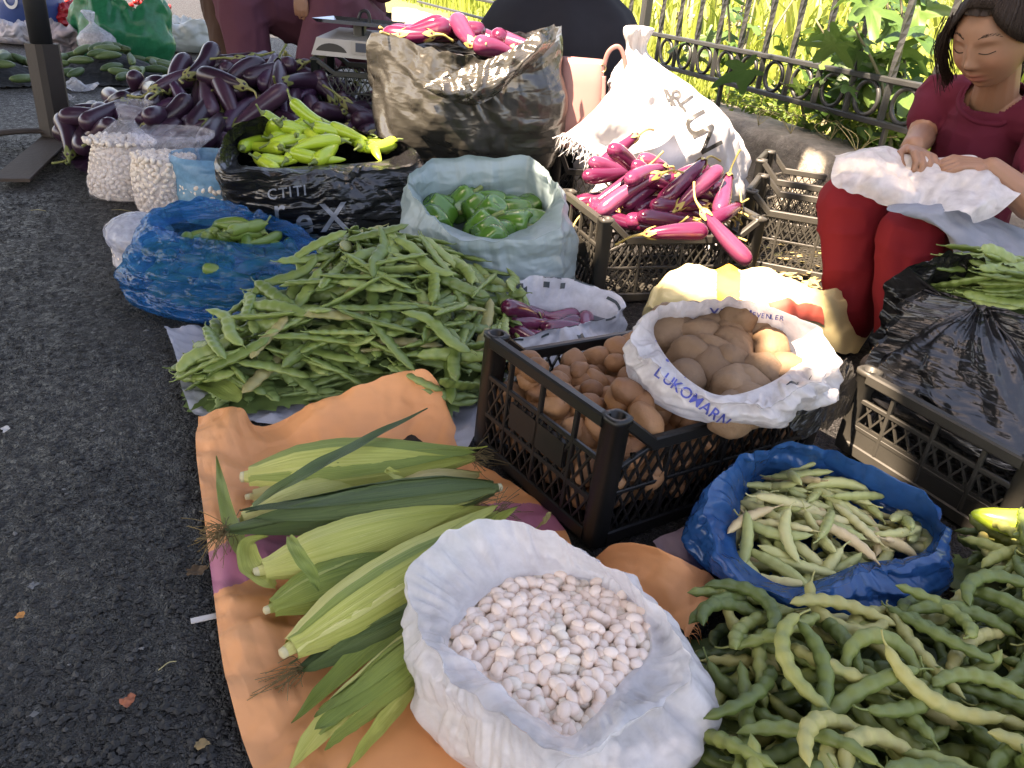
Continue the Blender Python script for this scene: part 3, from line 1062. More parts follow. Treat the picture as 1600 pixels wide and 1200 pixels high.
def pod(Ln, wd, tk, bend, seeds, bulg=0.16, n=26, seg=8, seed=0, s_bend=0.0, endp=0.42):
    P = arc_spine(Ln, bend, n, seed, 0.012, s_bend)
    t = np.linspace(0, 1, n)
    env = np.clip(np.sin(np.pi * np.clip(t * 0.94 + 0.035, 0, 1)), 0, 1) ** endp
    env[:2] *= np.array([0.25, 0.75]); env[-3:] *= np.array([0.85, 0.5, 0.12])
    b = 1 + bulg * np.cos(2 * np.pi * (t * seeds + 0.5)) * (t > 0.08) * (t < 0.92)
    wv = 1 + 0.05 * vnoise(np.stack([t * 9, t * 0 + seed, t * 0], 1), seed)
    V, F, uv = sweep(P, wd * env * wv * (1 + 0.4 * (b - 1)), seg, rad2=tk * env * b)
    # the little stalk
    d = P[0] - P[2]; d /= np.linalg.norm(d)
    st = sweep(spline([P[0] - d * 0.002, P[0] + d * 0.008, P[0] + d * 0.016 + [0, 0.003, 0.002]], 5), [0.0022, 0.0016, 0.0012, 0.0012, 0.0015], 5)
    sp = P[::3]
    return join([(V, F), (st[0], st[1])]), (sp, np.full(len(sp), tk) * env[::3], wd)

def ellipsoid(a, b, c, nu=14, nv=9, seed=0, amp=0.06, fr=1.6):
    V = []
    for j in range(nv):
        ph = math.pi * j / (nv - 1)
        for i in range(nu):
            th_ = 2 * math.pi * i / nu
            V.append([math.cos(ph), math.sin(ph) * math.cos(th_), math.sin(ph) * math.sin(th_)])
    V = np.array(V)
    rr = 1 + amp * fbm(V * fr + seed * 3.1, seed, 2)
    return V * rr[:, None] * np.array([a, b, c]), grid_faces(nu, nv, True)

def lathe_x(ts, rs, Ln, bend=0.0, seg=14, seed=0, lump=0.03, flatk=1.0):
    P = arc_spine(Ln, bend, len(ts), seed)
    P0 = arc_spine(Ln, bend, 200, seed)
    f = np.linspace(0, 1, 200)
    P = np.stack([np.interp(ts, f, P0[:, k]) for k in range(3)], 1)
    V, F, uv = sweep(P, rs, seg, rad2=np.asarray(rs) * flatk)
    V = V * (1 + lump * vnoise(V * 14 / max(Ln, 0.05) * 0.3 + seed, seed)[:, None] * np.array([0.0, 1, 1]))
    return (V, F, uv), P

def eggplant(Ln, rd, bend, seed, stem=0.07, calyx=1.0):
    ts = np.array([0, 0.006, 0.025, 0.06, 0.12, 0.2, 0.3, 0.42, 0.55, 0.68, 0.8, 0.9, 1.0])
    rs = rd * np.array([0.02, 0.28, 0.55, 0.78, 0.94, 1.0, 0.98, 0.93, 0.86, 0.77, 0.66, 0.56, 0.42])
    (V, F, uv), P = lathe_x(ts, rs, Ln, bend, 16, seed, 0.04)
    e = P[-1]
    d = P[-1] - P[-2]; d /= np.linalg.norm(d)
    # calyx: a cap with pointed lobes reaching back along the fruit
    n = 20
    rows = []
    up = np.array([0, 0, 1.0]); sd = np.cross(d, up)
    for q in range(6):
        f = q / 5
        ring = []
        for i in range(n):
            a = 2 * math.pi * i / n
            lobe = 0.5 + 0.5 * math.cos(a * 5 + seed)
            back = (0.20 + 0.55 * lobe) * rd * 1.3 * calyx
            pos = e + d * rd * 0.32 - d * (back + rd * 0.32) * f
            # radius of the fruit at that place
            k = (e - pos) @ d / Ln
            rb = np.interp(1 - max(k, 0), ts, rs)
            rr = (rd * 0.14 * (1 - f) + (rb * 1.04 + 0.0015) * min(1, f * 1.7)) if f < 0.6 else rb * 1.05 + 0.0018 + 0.003 * (f - 0.6)
            ring.append(pos + (sd * math.cos(a) + up * math.sin(a)) * rr)
        rows.append(ring)
    CV = np.array(rows).reshape(-1, 3)
    cf = grid_faces(n, 6, True)
    bendv = np.array([0, math.cos(seed * 1.7), math.sin(seed * 1.7)])
    st = sweep(spline([e + d * rd * 0.05, e + d * (rd * 0.3 + stem * 0.35) + bendv * stem * 0.06, e + d * stem * 0.75 + bendv * stem * 0.3, e + d * stem * 1.0 + bendv * stem * 0.6], 10), np.array([0.24, 0.17, 0.13, 0.115, 0.11, 0.105, 0.10, 0.105, 0.12, 0.13]) * rd * 1.1, 7)
    sp = P[1::2]
    return (V, F, uv), join([(CV, cf), (st[0], st[1])]), (sp, np.interp(np.linspace(0, 1, len(sp)), ts, rs), rd)

def bell_pepper(s, seed):
    nu, nv = 24, 15
    V = []
    r = np.random.default_rng(seed)
    lob = r.choice([3, 4, 4])
    for j in range(nv):
        ph = math.pi * j / (nv - 1)
        for i in range(nu):
            a = 2 * math.pi * i / nu
            lb = 1 + 0.16 * abs(math.cos(a * lob / 2 + seed)) - 0.08
            rad = math.sin(ph) ** 0.62 * lb * (0.52 if True else 1)
            z = math.cos(ph)
            hz = 0.62 * (abs(z) ** 0.8) * (1 if z > 0 else -1)
            top = max(0, z)
            hz -= 0.20 * math.exp(-(math.sin(ph) / 0.38) ** 2) * (1 if z > 0 else -0.75)
            taper = 1.0 - 0.22 * (0.5 - z * 0.5)
            V.append([rad * math.cos(a) * taper, rad * math.sin(a) * taper, hz])
    V = np.array(V) * s
    V *= (1 + 0.05 * fbm(V / s * 1.6 + seed, seed, 2))[:, None]
    st = sweep(spline([(0, 0, 0.36 * s), (0.01 * s, 0, 0.6 * s), (0.12 * s, 0.05 * s, 0.85 * s)], 8), np.array([0.20, 0.12, 0.085, 0.075, 0.07, 0.07, 0.075, 0.085]) * s, 7)
    return (V, grid_faces(nu, nv, True)), st

def long_pepper(Ln, rd, bend, seed):
    ts = np.array([0, 0.03, 0.1, 0.25, 0.45, 0.62, 0.78, 0.9, 0.97, 1.0])
    rs = rd * np.array([0.06, 0.22, 0.4, 0.62, 0.8, 0.92, 1.0, 0.95, 0.7, 0.25])
    (V, F, uv), P = lathe_x(ts, rs, Ln, bend, 12, seed, 0.16)
    e, d = P[-1], P[-1] - P[-2]
    d /= np.linalg.norm(d)
    st = sweep(spline([e - d * 0.004, e + d * 0.012, e + d * 0.03 + [0, 0.008, 0.004]], 7), np.array([0.6, 0.42, 0.25, 0.18, 0.15, 0.15, 0.18]) * rd, 6)
    sp = P[1::2]
    return (V, F, uv), st, (sp, np.interp(np.linspace(0, 1, len(sp)), ts, rs) * 0.9, rd)

# ---- crate ------------------------------------------------------------
def lattice(o, du, dv, wd, ht, pitch, lean, tw, tk):
    """crossed diagonal bars filling a wd x ht panel spanned by the unit vectors du, dv"""
    o, du, dv = [np.asarray(a, float) for a in (o, du, dv)]
    nrm = np.cross(du, dv)
    pcs = []
    for sg in (1, -1):
        k = -ht * lean
        while k < wd + ht * lean:
            # line x = k + sg*lean*y
            ys = [0.0, ht]
            a0, b0 = k, k + sg * lean * ht
            pts = []
            y0, y1 = 0.0, ht
            if sg * lean != 0:
                t0, t1 = (0 - k) / (sg * lean), (wd - k) / (sg * lean)
                y0, y1 = max(0, min(t0, t1)), min(ht, max(t0, t1))
            if y1 - y0 > 0.004:
                a = o + du * (k + sg * lean * y0) + dv * y0
                b = o + du * (k + sg * lean * y1) + dv * y1
                off = nrm * (0.0006 * sg)
                d = (b - a) / np.linalg.norm(b - a)
                s = np.cross(d, nrm) * tw / 2
                u = nrm * tk / 2
                V = np.array([a + off - s - u, a + off + s - u, a + off + s + u, a + off - s + u, b + off - s - u, b + off + s - u, b + off + s + u, b + off - s + u])
                pcs.append((V, [[0, 1, 5, 4], [1, 2, 6, 5], [2, 3, 7, 6], [3, 0, 4, 7]]))
            k += pitch
    return join(pcs)

def crate_geo(root, Ln, W, H, mat, low=0.80, plates=True, pitch=0.026, band=False):
    def P(name, vf, smooth=False):
        return link(name, mesh(name, vf[0], vf[1], smooth), mat, root)
    rp = 0.019
    for x in (0, 1):
        for y in (0, 1):
            cx, cy = x * Ln + (rp if x == 0 else -rp), y * W + (rp if y == 0 else -rp)
            n = 16
            a = np.arange(n) / n * 2 * math.pi
            rows = []
            sq = lambda v: np.sign(v) * np.abs(v) ** 0.5
            for rr, z in ((rp * 0.92, 0), (rp, 0.02), (rp, H - 0.012), (rp * 1.12, H - 0.010), (rp * 1.12, H), (rp * 0.72, H), (rp * 0.72, H - 0.05), (0.0005, H - 0.05)):
                f_ = np.cos if rr < rp * .8 else (lambda v: sq(np.cos(v)))
                g_ = np.sin if rr < rp * .8 else (lambda v: sq(np.sin(v)))
                rows.append(np.stack([cx + f_(a) * rr, cy + g_(a) * rr, a * 0 + z], 1))
            P('corner_post', (np.concatenate(rows), grid_faces(n, len(rows), True)), True)
    zl = H * low
    gl = 0.16 * Ln
    for y, s in ((0.006, -1), (W - 0.006, 1)):
        P('long_rail', bar((gl, y, zl - 0.012), (Ln - gl, y, zl - 0.012), 0.016, 0.024))
        P('long_rail', bar((0.03, y, H * 0.42), (Ln - 0.03, y, H * 0.42), 0.008, 0.008))
        P('long_rail', bar((0.03, y, 0.014), (Ln - 0.03, y, 0.014), 0.014, 0.026))
        for a, b in ((0.03, gl + 0.004), (Ln - 0.03, Ln - gl - 0.004)):
            P('corner_brace', bar((a, y, H - 0.010), (b, y, zl - 0.010), 0.017, 0.020))
            P('corner_brace', bar((a, y, zl - 0.045), (b, y, zl - 0.018), 0.008, 0.008))
        for k in range(1, 4):
            P('rib', bar((Ln * k / 4, y, 0.02), (Ln * k / 4, y, zl - 0.02), 0.008, 0.010, (0, 1, 0)))
        P('lattice_panel', lattice((0.035, y, 0.024), (1, 0, 0), (0, 0, 1), Ln - 0.07, zl - 0.046, pitch, 0.55, 0.0038, 0.005))
    for x in (0.006, Ln - 0.006):
        P('end_rail', bar((x, 0.03, H - 0.012), (x, W - 0.03, H - 0.012), 0.020, 0.024))
        P('end_rail', bar((x, 0.03, H * 0.66), (x, W - 0.03, H * 0.66), 0.008, 0.010))
        P('end_rail', bar((x, 0.03, H * 0.34), (x, W - 0.03, H * 0.34), 0.008, 0.010))
        P('end_rail', bar((x, 0.03, 0.014), (x, W - 0.03, 0.014), 0.014, 0.026))
        for k in range(1, 4):
            P('rib', bar((x, W * k / 4, 0.02), (x, W * k / 4, H - 0.02), 0.008, 0.010, (1, 0, 0)))
        P('lattice_panel', lattice((x, 0.035, 0.024), (0, 1, 0), (0, 0, 1), W - 0.07, H * 0.66 - 0.03, pitch, 0.55, 0.0038, 0.005))
        if band:
            P('solid_band', box((x, W / 2, H * 0.22), (0.006, W - 0.06, H * 0.36)))
        if plates:
            P('label_plate', box((x, W / 2, H * 0.5), (0.010, W * 0.42, H * 0.20)))
    P('crate_floor', lattice((0.02, 0.02, 0.008), (1, 0, 0), (0, 1, 0), Ln - 0.04, W - 0.04, 0.03, 0.9, 0.007, 0.008))
    return root

def crate(loc, rot, Ln, W, H, mat, label, **kw):
    root = thing('plastic_crate', loc, label, 'crate')
    root.rotation_euler = rot
    return crate_geo(root, Ln, W, H, mat, **kw)

# ---- bags -------------------------------------------------------------
def bag(base, rim, inner, n=170, rows=46, irows=20, bulge=0.02, wr=0.008, fa=3.0, fz=5.0, seed=0, rimn=0.006, belly=0.8, lip=0.008, ipow=1.0, twist=0.0, fine=1.0, pleat=0.004, lin=False):
    b, c0, th_ = polar(base, n)
    r, c1, _ = polar(rim, n, None, lin)
    q, c2, _ = polar(inner, n)
    ct, sn = np.cos(th_), np.sin(th_)
    out = np.stack([ct, sn, ct * 0], 1)
    e = fbm(np.stack([ct * 2.2, sn * 2.2, ct * 0 + seed], 1), seed + 40, 3)
    e2 = fbm(np.stack([ct * 3.0, sn * 3.0, ct * 0 + seed + 5], 1), seed + 50, 3) + 0.5 * crease(np.stack([ct * 5, sn * 5, ct * 0], 1), seed + 8, 5)
    lip = lip * 0.25
    r = r + out * (rimn * 1.5 * e)[:, None]
    r[:, 2] += rimn * 1.6 * e2
    V, UV = [], []
    def wrinkle(ss_, amp, sd, fa_, fz_):              # for all rows at once: (rows, n)
        ss_, amp = np.asarray(ss_, float)[:, None], np.asarray(amp, float)[:, None]
        o1 = np.ones((len(ss_), n))
        c = np.stack([ct * fa_ * o1, sn * fa_ * o1, ss_ * fz_ + twist * th_], -1)
        w_ = np.stack([vnoise(c * 0.7 + 3, sd + 9), vnoise(c * 0.7 + 11, sd + 10), vnoise(c * 0.7 + 17, sd + 11)], -1)
        c2_ = c + 0.25 * w_
        d = 0.8 * vnoise(c2_ * 0.6, sd) + 1.5 * crease(c2_ * 0.62, sd + 1) + fine * (0.42 * crease(c2_ * 1.6, sd + 2) + 0.16 * crease(c2_ * 3.6, sd + 3, 5))
        pz = np.stack([ct * 5.5 * o1, sn * 5.5 * o1, ss_ * 1.1 * o1], -1)
        d_pl = crease(pz, sd + 31, 5) + 0.5 * crease(pz * 2.3, sd + 37, 5)
        return amp * d + pleat * d_pl * (amp / (wr + 1e-9)) * np.minimum(1.0, 0.15 + ss_ * ss_ * 1.1)
    S1 = np.arange(rows) / (rows - 1)
    env1 = np.minimum(1, 0.25 + S1 * 3) * np.where(S1 < 0.93, 1.0, 1 - (S1 - 0.93) / 0.07 * 0.6)
    W1 = wrinkle(S1, wr * env1, seed, fa, fz)
    for j, s in enumerate(S1):
        p = b * (1 - s) + r * s
        bl = bulge * math.sin(math.pi * min(1, s ** belly)) ** 0.9 if s < 1 else 0
        p = p + out * (bl + W1[j])[:, None]
        p[:, 2] = np.maximum(p[:, 2], 0.0025 + min(b[:, 2].min(), 1))
        V.append(p); UV.append(np.stack([th_ / (2 * math.pi) + 0.5, np.full(n, s)], 1))
    last = V[-1]
    V.append(last + np.array([0, 0, 0.0004])); UV.append(UV[-1].copy())      # a crisp rim: the inside starts with its own edge
    S2 = np.arange(1, irows + 1) / irows
    env2 = np.where(S2 < 1, np.sin(math.pi * np.minimum(1, S2 * 1.1 + 0.02)), 0).clip(0)
    W2 = wrinkle(1 + S2 * 0.4, wr * 0.7 * env2, seed + 20, fa * 1.2, fz * 0.8)
    for j, s in enumerate(S2):
        p = last * (1 - s ** ipow) + q * s ** ipow
        p[:, 2] = last[:, 2] * (1 - s) + q[:, 2] * s + lip * math.sin(math.pi * min(1, s * 3))
        p = p - out * (W2[j] * 0.5)[:, None]
        p[:, 2] += W2[j] * 0.6
        V.append(p); UV.append(np.stack([th_ / (2 * math.pi) + 0.5, np.full(n, 1 + s * 0.5)], 1))
    R_ = rows + irows + 1
    VV = np.concatenate(V)
    F = [f for f in grid_faces(n, R_, True) if not (f[0] // n == rows - 1)]
    F.append(list(range(n - 1, -1, -1)))
    return VV, F, np.concatenate(UV)

def pxloop(pts):
    return np.array([G(x, y, z) for x, y, z in pts])

def scaled(loop, f, z=None, c=None, shift=(0, 0)):
    loop = np.asarray(loop, float)
    c = loop.mean(0) if c is None else c
    q = c + (loop - c) * f
    q[:, :2] += np.asarray(shift)
    if z is not None: q[:, 2] = z
    return q

def cloth(ctrl, nu, nv, amp=0.006, fr=9.0, seed=0, zmin=0.003, aniso=(1, 1)):
    C = np.array([[G(*p) for p in row] for row in ctrl])
    A = np.stack([spline(C[i], nu) for i in range(C.shape[0])])
    B = np.stack([spline(A[:, j], nv) for j in range(nu)], 1)
    p = B.reshape(-1, 3)
    s = np.stack([p[:, 0] * fr * aniso[0], p[:, 1] * fr * aniso[1], p[:, 2] * fr], 1)
    w_ = np.stack([vnoise(s + 5, seed + 7), vnoise(s + 9, seed + 8), s[:, 0] * 0], 1)
    d = 0.7 * fbm(s * 0.5, seed, 2) + 1.0 * crease(s * .8 + 0.25 * w_, seed + 1) + 0.5 * crease(s * 2.0 + 0.2 * w_, seed + 2)
    p[:, 2] = np.maximum(p[:, 2] + amp * d, zmin + 0.0015 * (1 + vnoise(s * 2, seed + 3)))
    uv = np.stack(np.meshgrid(np.linspace(0, 1, nu), np.linspace(0, 1, nv)), -1).reshape(-1, 2)
    return p, grid_faces(nu, nv), uv

def lettering(txt, size, origin, ux, uy, target, mat, parent, gap=0.0025, name='printed_letters', cast=None, bold=0.012, shear=0.0):
    """letters laid on the surface of `target` (V, F): each vertex is cast along `cast` on to it"""
    cu = bpy.data.curves.new('txt', 'FONT')
    cu.body = txt
    cu.size = size
    cu.offset = bold * size
    cu.shear = shear
    cu.resolution_u = 3
    ob = bpy.data.objects.new('txt', cu)
    COL.objects.link(ob)
    dg = bpy.context.evaluated_depsgraph_get()
    me = bpy.data.meshes.new_from_object(ob.evaluated_get(dg))
    bpy.data.objects.remove(ob)
    import bmesh
    bm = bmesh.new(); bm.from_mesh(me)
    bmesh.ops.triangulate(bm, faces=bm.faces[:])
    for _ in range(4):
        ed = [e for e in bm.edges if e.calc_length() > size * 0.09]
        if not ed: break
        bmesh.ops.subdivide_edges(bm, edges=ed, cuts=1)
        bmesh.ops.triangulate(bm, faces=bm.faces[:])
    bm.verts.ensure_lookup_table()
    V = np.array([v.co[:] for v in bm.verts])
    F = [[v.index for v in f.verts] for f in bm.faces]
    bm.free()
    ux, uy = np.asarray(ux, float), np.asarray(uy, float)
    ux /= np.linalg.norm(ux); uy /= np.linalg.norm(uy)
    W_ = np.asarray(origin) + V[:, :1] * ux + V[:, 1:2] * uy
    tv = [Vector(v) for v in np.asarray(target[0])]
    bv = BVHTree.FromPolygons(tv, target[1])
    cast = np.asarray(cast, float); cast /= np.linalg.norm(cast)
    ok = np.zeros(len(W_), bool)
    out = W_.copy()
    for i, p in enumerate(W_):
        h = bv.ray_cast(Vector(p - cast * 0.3), Vector(cast), 0.8)
        if h[0] is not None:
            out[i] = np.array(h[0]) - cast * gap
            ok[i] = True
    F = [f for f in F if all(ok[i] for i in f) and max(np.linalg.norm(out[f[0]] - out[f[1]]), np.linalg.norm(out[f[1]] - out[f[2]])) < size * 0.6]
    if F:
        return part(name, (out, F), mat, parent)
# ================================================================== goods of the stall
def ell(cx, cy, rx, ry, z=0.004, n=16, rot=0.0):
    a = np.arange(n) / n * 2 * math.pi
    x, y = rx * np.cos(a), ry * np.sin(a)
    c, s = math.cos(rot), math.sin(rot)
    return np.stack([cx + x * c - y * s, cy + x * s + y * c, a * 0 + z], 1)

# ---- shared produce materials
M_FLATBEAN = produce('flat_bean_skin', [(0.060, 0.100, 0.022), (0.11, 0.165, 0.038), (0.17, 0.235, 0.060), (0.30, 0.35, 0.12)], 18, 0.42, 0.2, 0.002, 90, spots=((0.30, 0.24, 0.13), 30, 0.70))
M_FLATBEAN_T = produce('flat_bean_skin_heap', [(0.10, 0.15, 0.045), (0.16, 0.23, 0.07), (0.23, 0.31, 0.11)], 18, 0.45, 0.2, 0.002, 90, tint=True)
M_POD = produce('curved_pod_skin', [(0.055, 0.082, 0.020), (0.105, 0.145, 0.034), (0.18, 0.215, 0.055), (0.38, 0.36, 0.115)], 14, 0.5, 0.2, 0.002, 80, spots=((0.38, 0.36, 0.17), 12, 0.66))
M_POD_T = produce('curved_pod_skin_heap', [(0.055, 0.085, 0.022), (0.10, 0.14, 0.034), (0.17, 0.21, 0.055)], 14, 0.5, 0.2, 0.002, 80, tint=True)
M_PALEPOD = produce('pale_pod_skin', [(0.22, 0.26, 0.09), (0.38, 0.40, 0.15), (0.50, 0.48, 0.21), (0.62, 0.50, 0.30)], 14, 0.45, 0.2, 0.002, 80, spots=((0.34, 0.20, 0.16), 22, 0.70))
M_STALK = produce('green_stalk', [(0.10, 0.15, 0.04), (0.20, 0.25, 0.08)], 30, 0.6)
M_WBEAN = produce('white_bean_skin', [(0.74, 0.56, 0.45), (0.80, 0.64, 0.54), (0.84, 0.71, 0.62)], 12, 0.30, 0.03, 0.001, 160, sss=0.0)
M_WBEAN_T = produce('white_bean_skin_heap', [(0.66, 0.54, 0.44), (0.76, 0.66, 0.56), (0.80, 0.72, 0.63)], 30, 0.4, 0.08, 0.001, 160, tint=True)
M_POTATO = produce('potato_skin', [(0.15, 0.062, 0.026), (0.23, 0.105, 0.044), (0.31, 0.155, 0.07)], 16, 0.62, 0.6, 0.004, 60, spots=((0.10, 0.045, 0.02), 44, 0.66))
M_BIGPOTATO = produce('earthy_potato_skin', [(0.12, 0.068, 0.036), (0.18, 0.108, 0.060), (0.25, 0.16, 0.095)], 14, 0.75, 0.7, 0.005, 45, spots=((0.11, 0.06, 0.03), 34, 0.66))
M_EGGDARK = produce('dark_eggplant_skin', [(0.014, 0.006, 0.012), (0.026, 0.010, 0.022), (0.048, 0.020, 0.038), (0.10, 0.05, 0.075)], 7, 0.30, 0.08, 0.001, 60)
M_EGGPINK = produce('magenta_eggplant_skin', [(0.065, 0.007, 0.026), (0.115, 0.013, 0.045), (0.21, 0.05, 0.10)], 6, 0.2, 0.06, 0.001, 60, spots=((0.52, 0.30, 0.24), 6, 0.63), coat=0.4)
M_CALYX = produce('eggplant_calyx', [(0.10, 0.13, 0.035), (0.17, 0.18, 0.05), (0.30, 0.26, 0.10)], 30, 0.65, 0.4, 0.002, 90)
M_CALYXLIT = produce('sunlit_calyx', [(0.30, 0.26, 0.07), (0.42, 0.32, 0.10), (0.50, 0.34, 0.12)], 30, 0.6, 0.4, 0.002, 90)  # yellower calyx copy for the sunlit fruit: sunlight put into the colour
M_BELL = produce('bell_pepper_skin', [(0.035, 0.10, 0.012), (0.055, 0.16, 0.02), (0.085, 0.21, 0.03)], 9, 0.25, 0.06, 0.001, 40, coat=0.3)
M_PALEPEP = produce('pale_pepper_skin', [(0.20, 0.33, 0.02), (0.33, 0.46, 0.035), (0.46, 0.56, 0.06)], 9, 0.28, 0.1, 0.001, 40, coat=0.2)
M_GREENPEP = produce('green_pepper_skin', [(0.07, 0.13, 0.02), (0.14, 0.21, 0.04), (0.28, 0.32, 0.07)], 9, 0.35, 0.1, 0.001, 40)
M_CUKE = produce('cucumber_skin', [(0.035, 0.075, 0.025), (0.07, 0.12, 0.04), (0.16, 0.22, 0.08)], 8, 0.5, 0.6, 0.004, 120)

# ---- films and cloths
def striped(name, col, stripes, rough=0.55, weave=130.0, transl=0.15, bstr=0.35):
    """woven plastic cloth with stripes: (coordinate, from, to, slope, colour)"""
    m = film(name, col, rough, 0, 0.0, bstr * .5, 0.006, 10, weave=weave)
    t = m.node_tree
    p = t.nodes['Principled BSDF']
    src = p.inputs['Base Color'].links[0].from_socket
    uvs = N(t, 'SeparateXYZ'); L(t, coords(t, 'UV'), uvs.inputs[0])
    jit = math_(t, 'MULTIPLY', math_(t, 'SUBTRACT', noise(t, 70, 2, 0.5), 0.5), 0.012)
    for ax, a, b, slope, c in stripes:
        main, oth = uvs.outputs[ax], uvs.outputs[1 - ax]
        v = math_(t, 'ADD', math_(t, 'ADD', main, math_(t, 'MULTIPLY', oth, slope)), jit)
        f = math_(t, 'MULTIPLY', math_(t, 'GREATER_THAN', v, a), math_(t, 'LESS_THAN', v, b))
        src = mixc(t, f, src, c)
    L(t, src, p.inputs['Base Color'])
    return m
M_ORANGE = striped('orange_woven_plastic', (0.92, 0.39, 0.155), [(1, 0.415, 0.490, 0.10, (0.50, 0.16, 0.24))], 0.38, 260)
M_WHITEWOVEN = film('white_woven_plastic', (0.62, 0.62, 0.68), 0.55, 0, 0.2, 0.4, weave=110)
M_LILAC = film('lilac_woven_plastic', (0.52, 0.38, 0.43), 0.6, 0, 0.15, 0.35, weave=90)
M_YELLOW = striped('cream_yellow_woven', (0.66, 0.55, 0.28), [(0, 0.42, 0.50, 0.06, (0.62, 0.33, 0.04)), (0, 0.58, 0.70, 0.02, (0.66, 0.57, 0.32))], 0.6, 110, 0.25)
M_SACK = film('white_sack', (0.64, 0.63, 0.64), 0.6, 0, 0.2, 0.15, weave=120)
M_WHITEFILM = film('white_film', (0.86, 0.85, 0.87), 0.22, 0.24, 0.42, 0.08, 0.005, 8, spec=.6, uvp=(24, 2.5, .35))
M_WHITEFILM2 = film('white_carrier_film', (0.80, 0.78, 0.79), 0.26, 0.12, 0.4, 0.10, 0.005, 9, spec=.6, uvp=(20, 4, .35))
M_BLUEFILM = film('blue_film', (0.012, 0.085, 0.26), 0.2, 0.14, 0.3, 0.16, 0.006, 12, col2=(0.02, 0.13, 0.34), spec=.65, uvp=(22, 5, .5))
M_BLUECLEAR = film('blue_clear_film', (0.010, 0.15, 0.42), 0.13, 0.60, 0.12, 0.7, 0.007, 9, stretch=(0.8, 0.8, 3.2), spec=0.7, tcol=(0.22, 0.62, 0.80), uvp=(5, 26, .7))
M_TEAL = film('pale_blue_grey_film', (0.36, 0.47, 0.50), 0.34, 0, 0.3, 0.10, 0.006, 9, uvp=(7, 12, .45), stretch=(1, 1, 1.6), col2=(0.33, 0.42, 0.43))
M_BLACKFILM = film('black_film', (0.010, 0.010, 0.011), 0.24, 0, 0, 0.5, 0.008, 10, stretch=(.8, .8, 3.0), spec=0.6, uvp=(6, 26, .6))
M_GREYBLACK = film('sunlit_black_film', (0.034, 0.032, 0.027), 0.24, 0, 0, 0.3, 0.008, 8, stretch=(1, 1, 1.8), spec=0.8, uvp=(8, 16, .5))  # black film copy greyed: sunlight on the bag put into the colour
M_CLEAR = film('clear_film', (0.80, 0.80, 0.86), 0.16, 0.80, 0.0, 0.8, 0.006, 16, spec=0.8)
M_CLEARTOP = film('bunched_clear_film', (0.70, 0.72, 0.80), 0.2, 0.50, 0.1, 0.8, 0.006, 16, spec=0.8)
M_LTBLUE = film('light_blue_film', (0.20, 0.44, 0.62), 0.25, 0.34, 0.25, 0.6, 0.006, 12)
M_GREENFILM = film('green_film', (0.010, 0.20, 0.10), 0.3, 0.18, 0.25, 0.5, 0.008, 7)
M_REDFILM = film('red_film', (0.45, 0.02, 0.03), 0.35, 0.05, 0.25, 0.5, 0.008, 9)
M_CRATE = plain('black_crate_plastic', (0.006, 0.006, 0.006), 0.38, 60, 0.15, 0.002, col2=(0.011, 0.0105, 0.010), spec=0.35)
M_CRATELIT = plain('lit_crate_plastic', (0.022, 0.021, 0.018), 0.45, 60, 0.15, 0.002, col2=(0.046, 0.043, 0.036))  # grey copy of the crate black: light on the lattice put into its colour
M_INKBLACK = flat('black_print', (0.03, 0.03, 0.03), 0.5)
M_INKGREY = flat('silver_print', (0.19, 0.21, 0.25), 0.45)
M_INKBLUE = flat('blue_print', (0.045, 0.07, 0.36), 0.5)
M_INKRED = flat('red_print', (0.55, 0.10, 0.06), 0.5)

# ================================================================== cloths on the ground
V = cloth([[(256, 506, .028), (300, 512, .012), (480, 505, .004), (640, 500, .004), (770, 520, .004)],
           [(276, 560, .034), (318, 560, .010), (480, 560, .004), (640, 560, .004), (790, 580, .004)],
           [(284, 605, .032), (325, 608, .010), (480, 620, .004), (640, 620, .004), (760, 650, .004)],
           [(306, 652, .010), (350, 656, .006), (480, 668, .004), (600, 690, .004), (720, 720, .004)]], 90, 70, 0.010, 16, 4)
solo('ground_sheet', V, M_WHITEWOVEN, 'white woven sheet spread under the heap of flat green beans', 'sheet')
V = cloth([[(310, 652, .022), (372, 632, .052), (412, 664, .014), (540, 612, .078), (664, 580, .112), (712, 668, .02)],
           [(306, 700, .026), (345, 706, .032), (425, 712, .004), (540, 700, .012), (660, 680, .016), (722, 704, .006)],
           [(318, 800, .022), (358, 800, .024), (440, 800, .004), (560, 800, .004), (740, 790, .004), (860, 800, .006)],
           [(334, 930, .020), (366, 930, .024), (450, 930, .004), (600, 920, .004), (780, 900, .004), (900, 880, .006)],
           [(350, 1050, .016), (398, 1050, .016), (500, 1060, .004), (640, 1060, .004), (800, 1040, .004), (900, 1000, .004)],
           [(378, 1150, .016), (424, 1150, .012), (520, 1160, .004), (660, 1160, .004), (800, 1160, .004), (900, 1150, .004)],
           [(425, 1270, .012), (470, 1270, .008), (560, 1270, .004), (680, 1270, .004), (800, 1270, .004), (900, 1270, .004)]], 150, 170, 0.007, 13, 9)
orange = solo('orange_sack', V, M_ORANGE, 'flattened orange woven sack with a purple stripe, spread under the corn cobs', 'sack')
SACKTREE = BVHTree.FromPolygons([Vector(q) for q in V[0]], V[1])
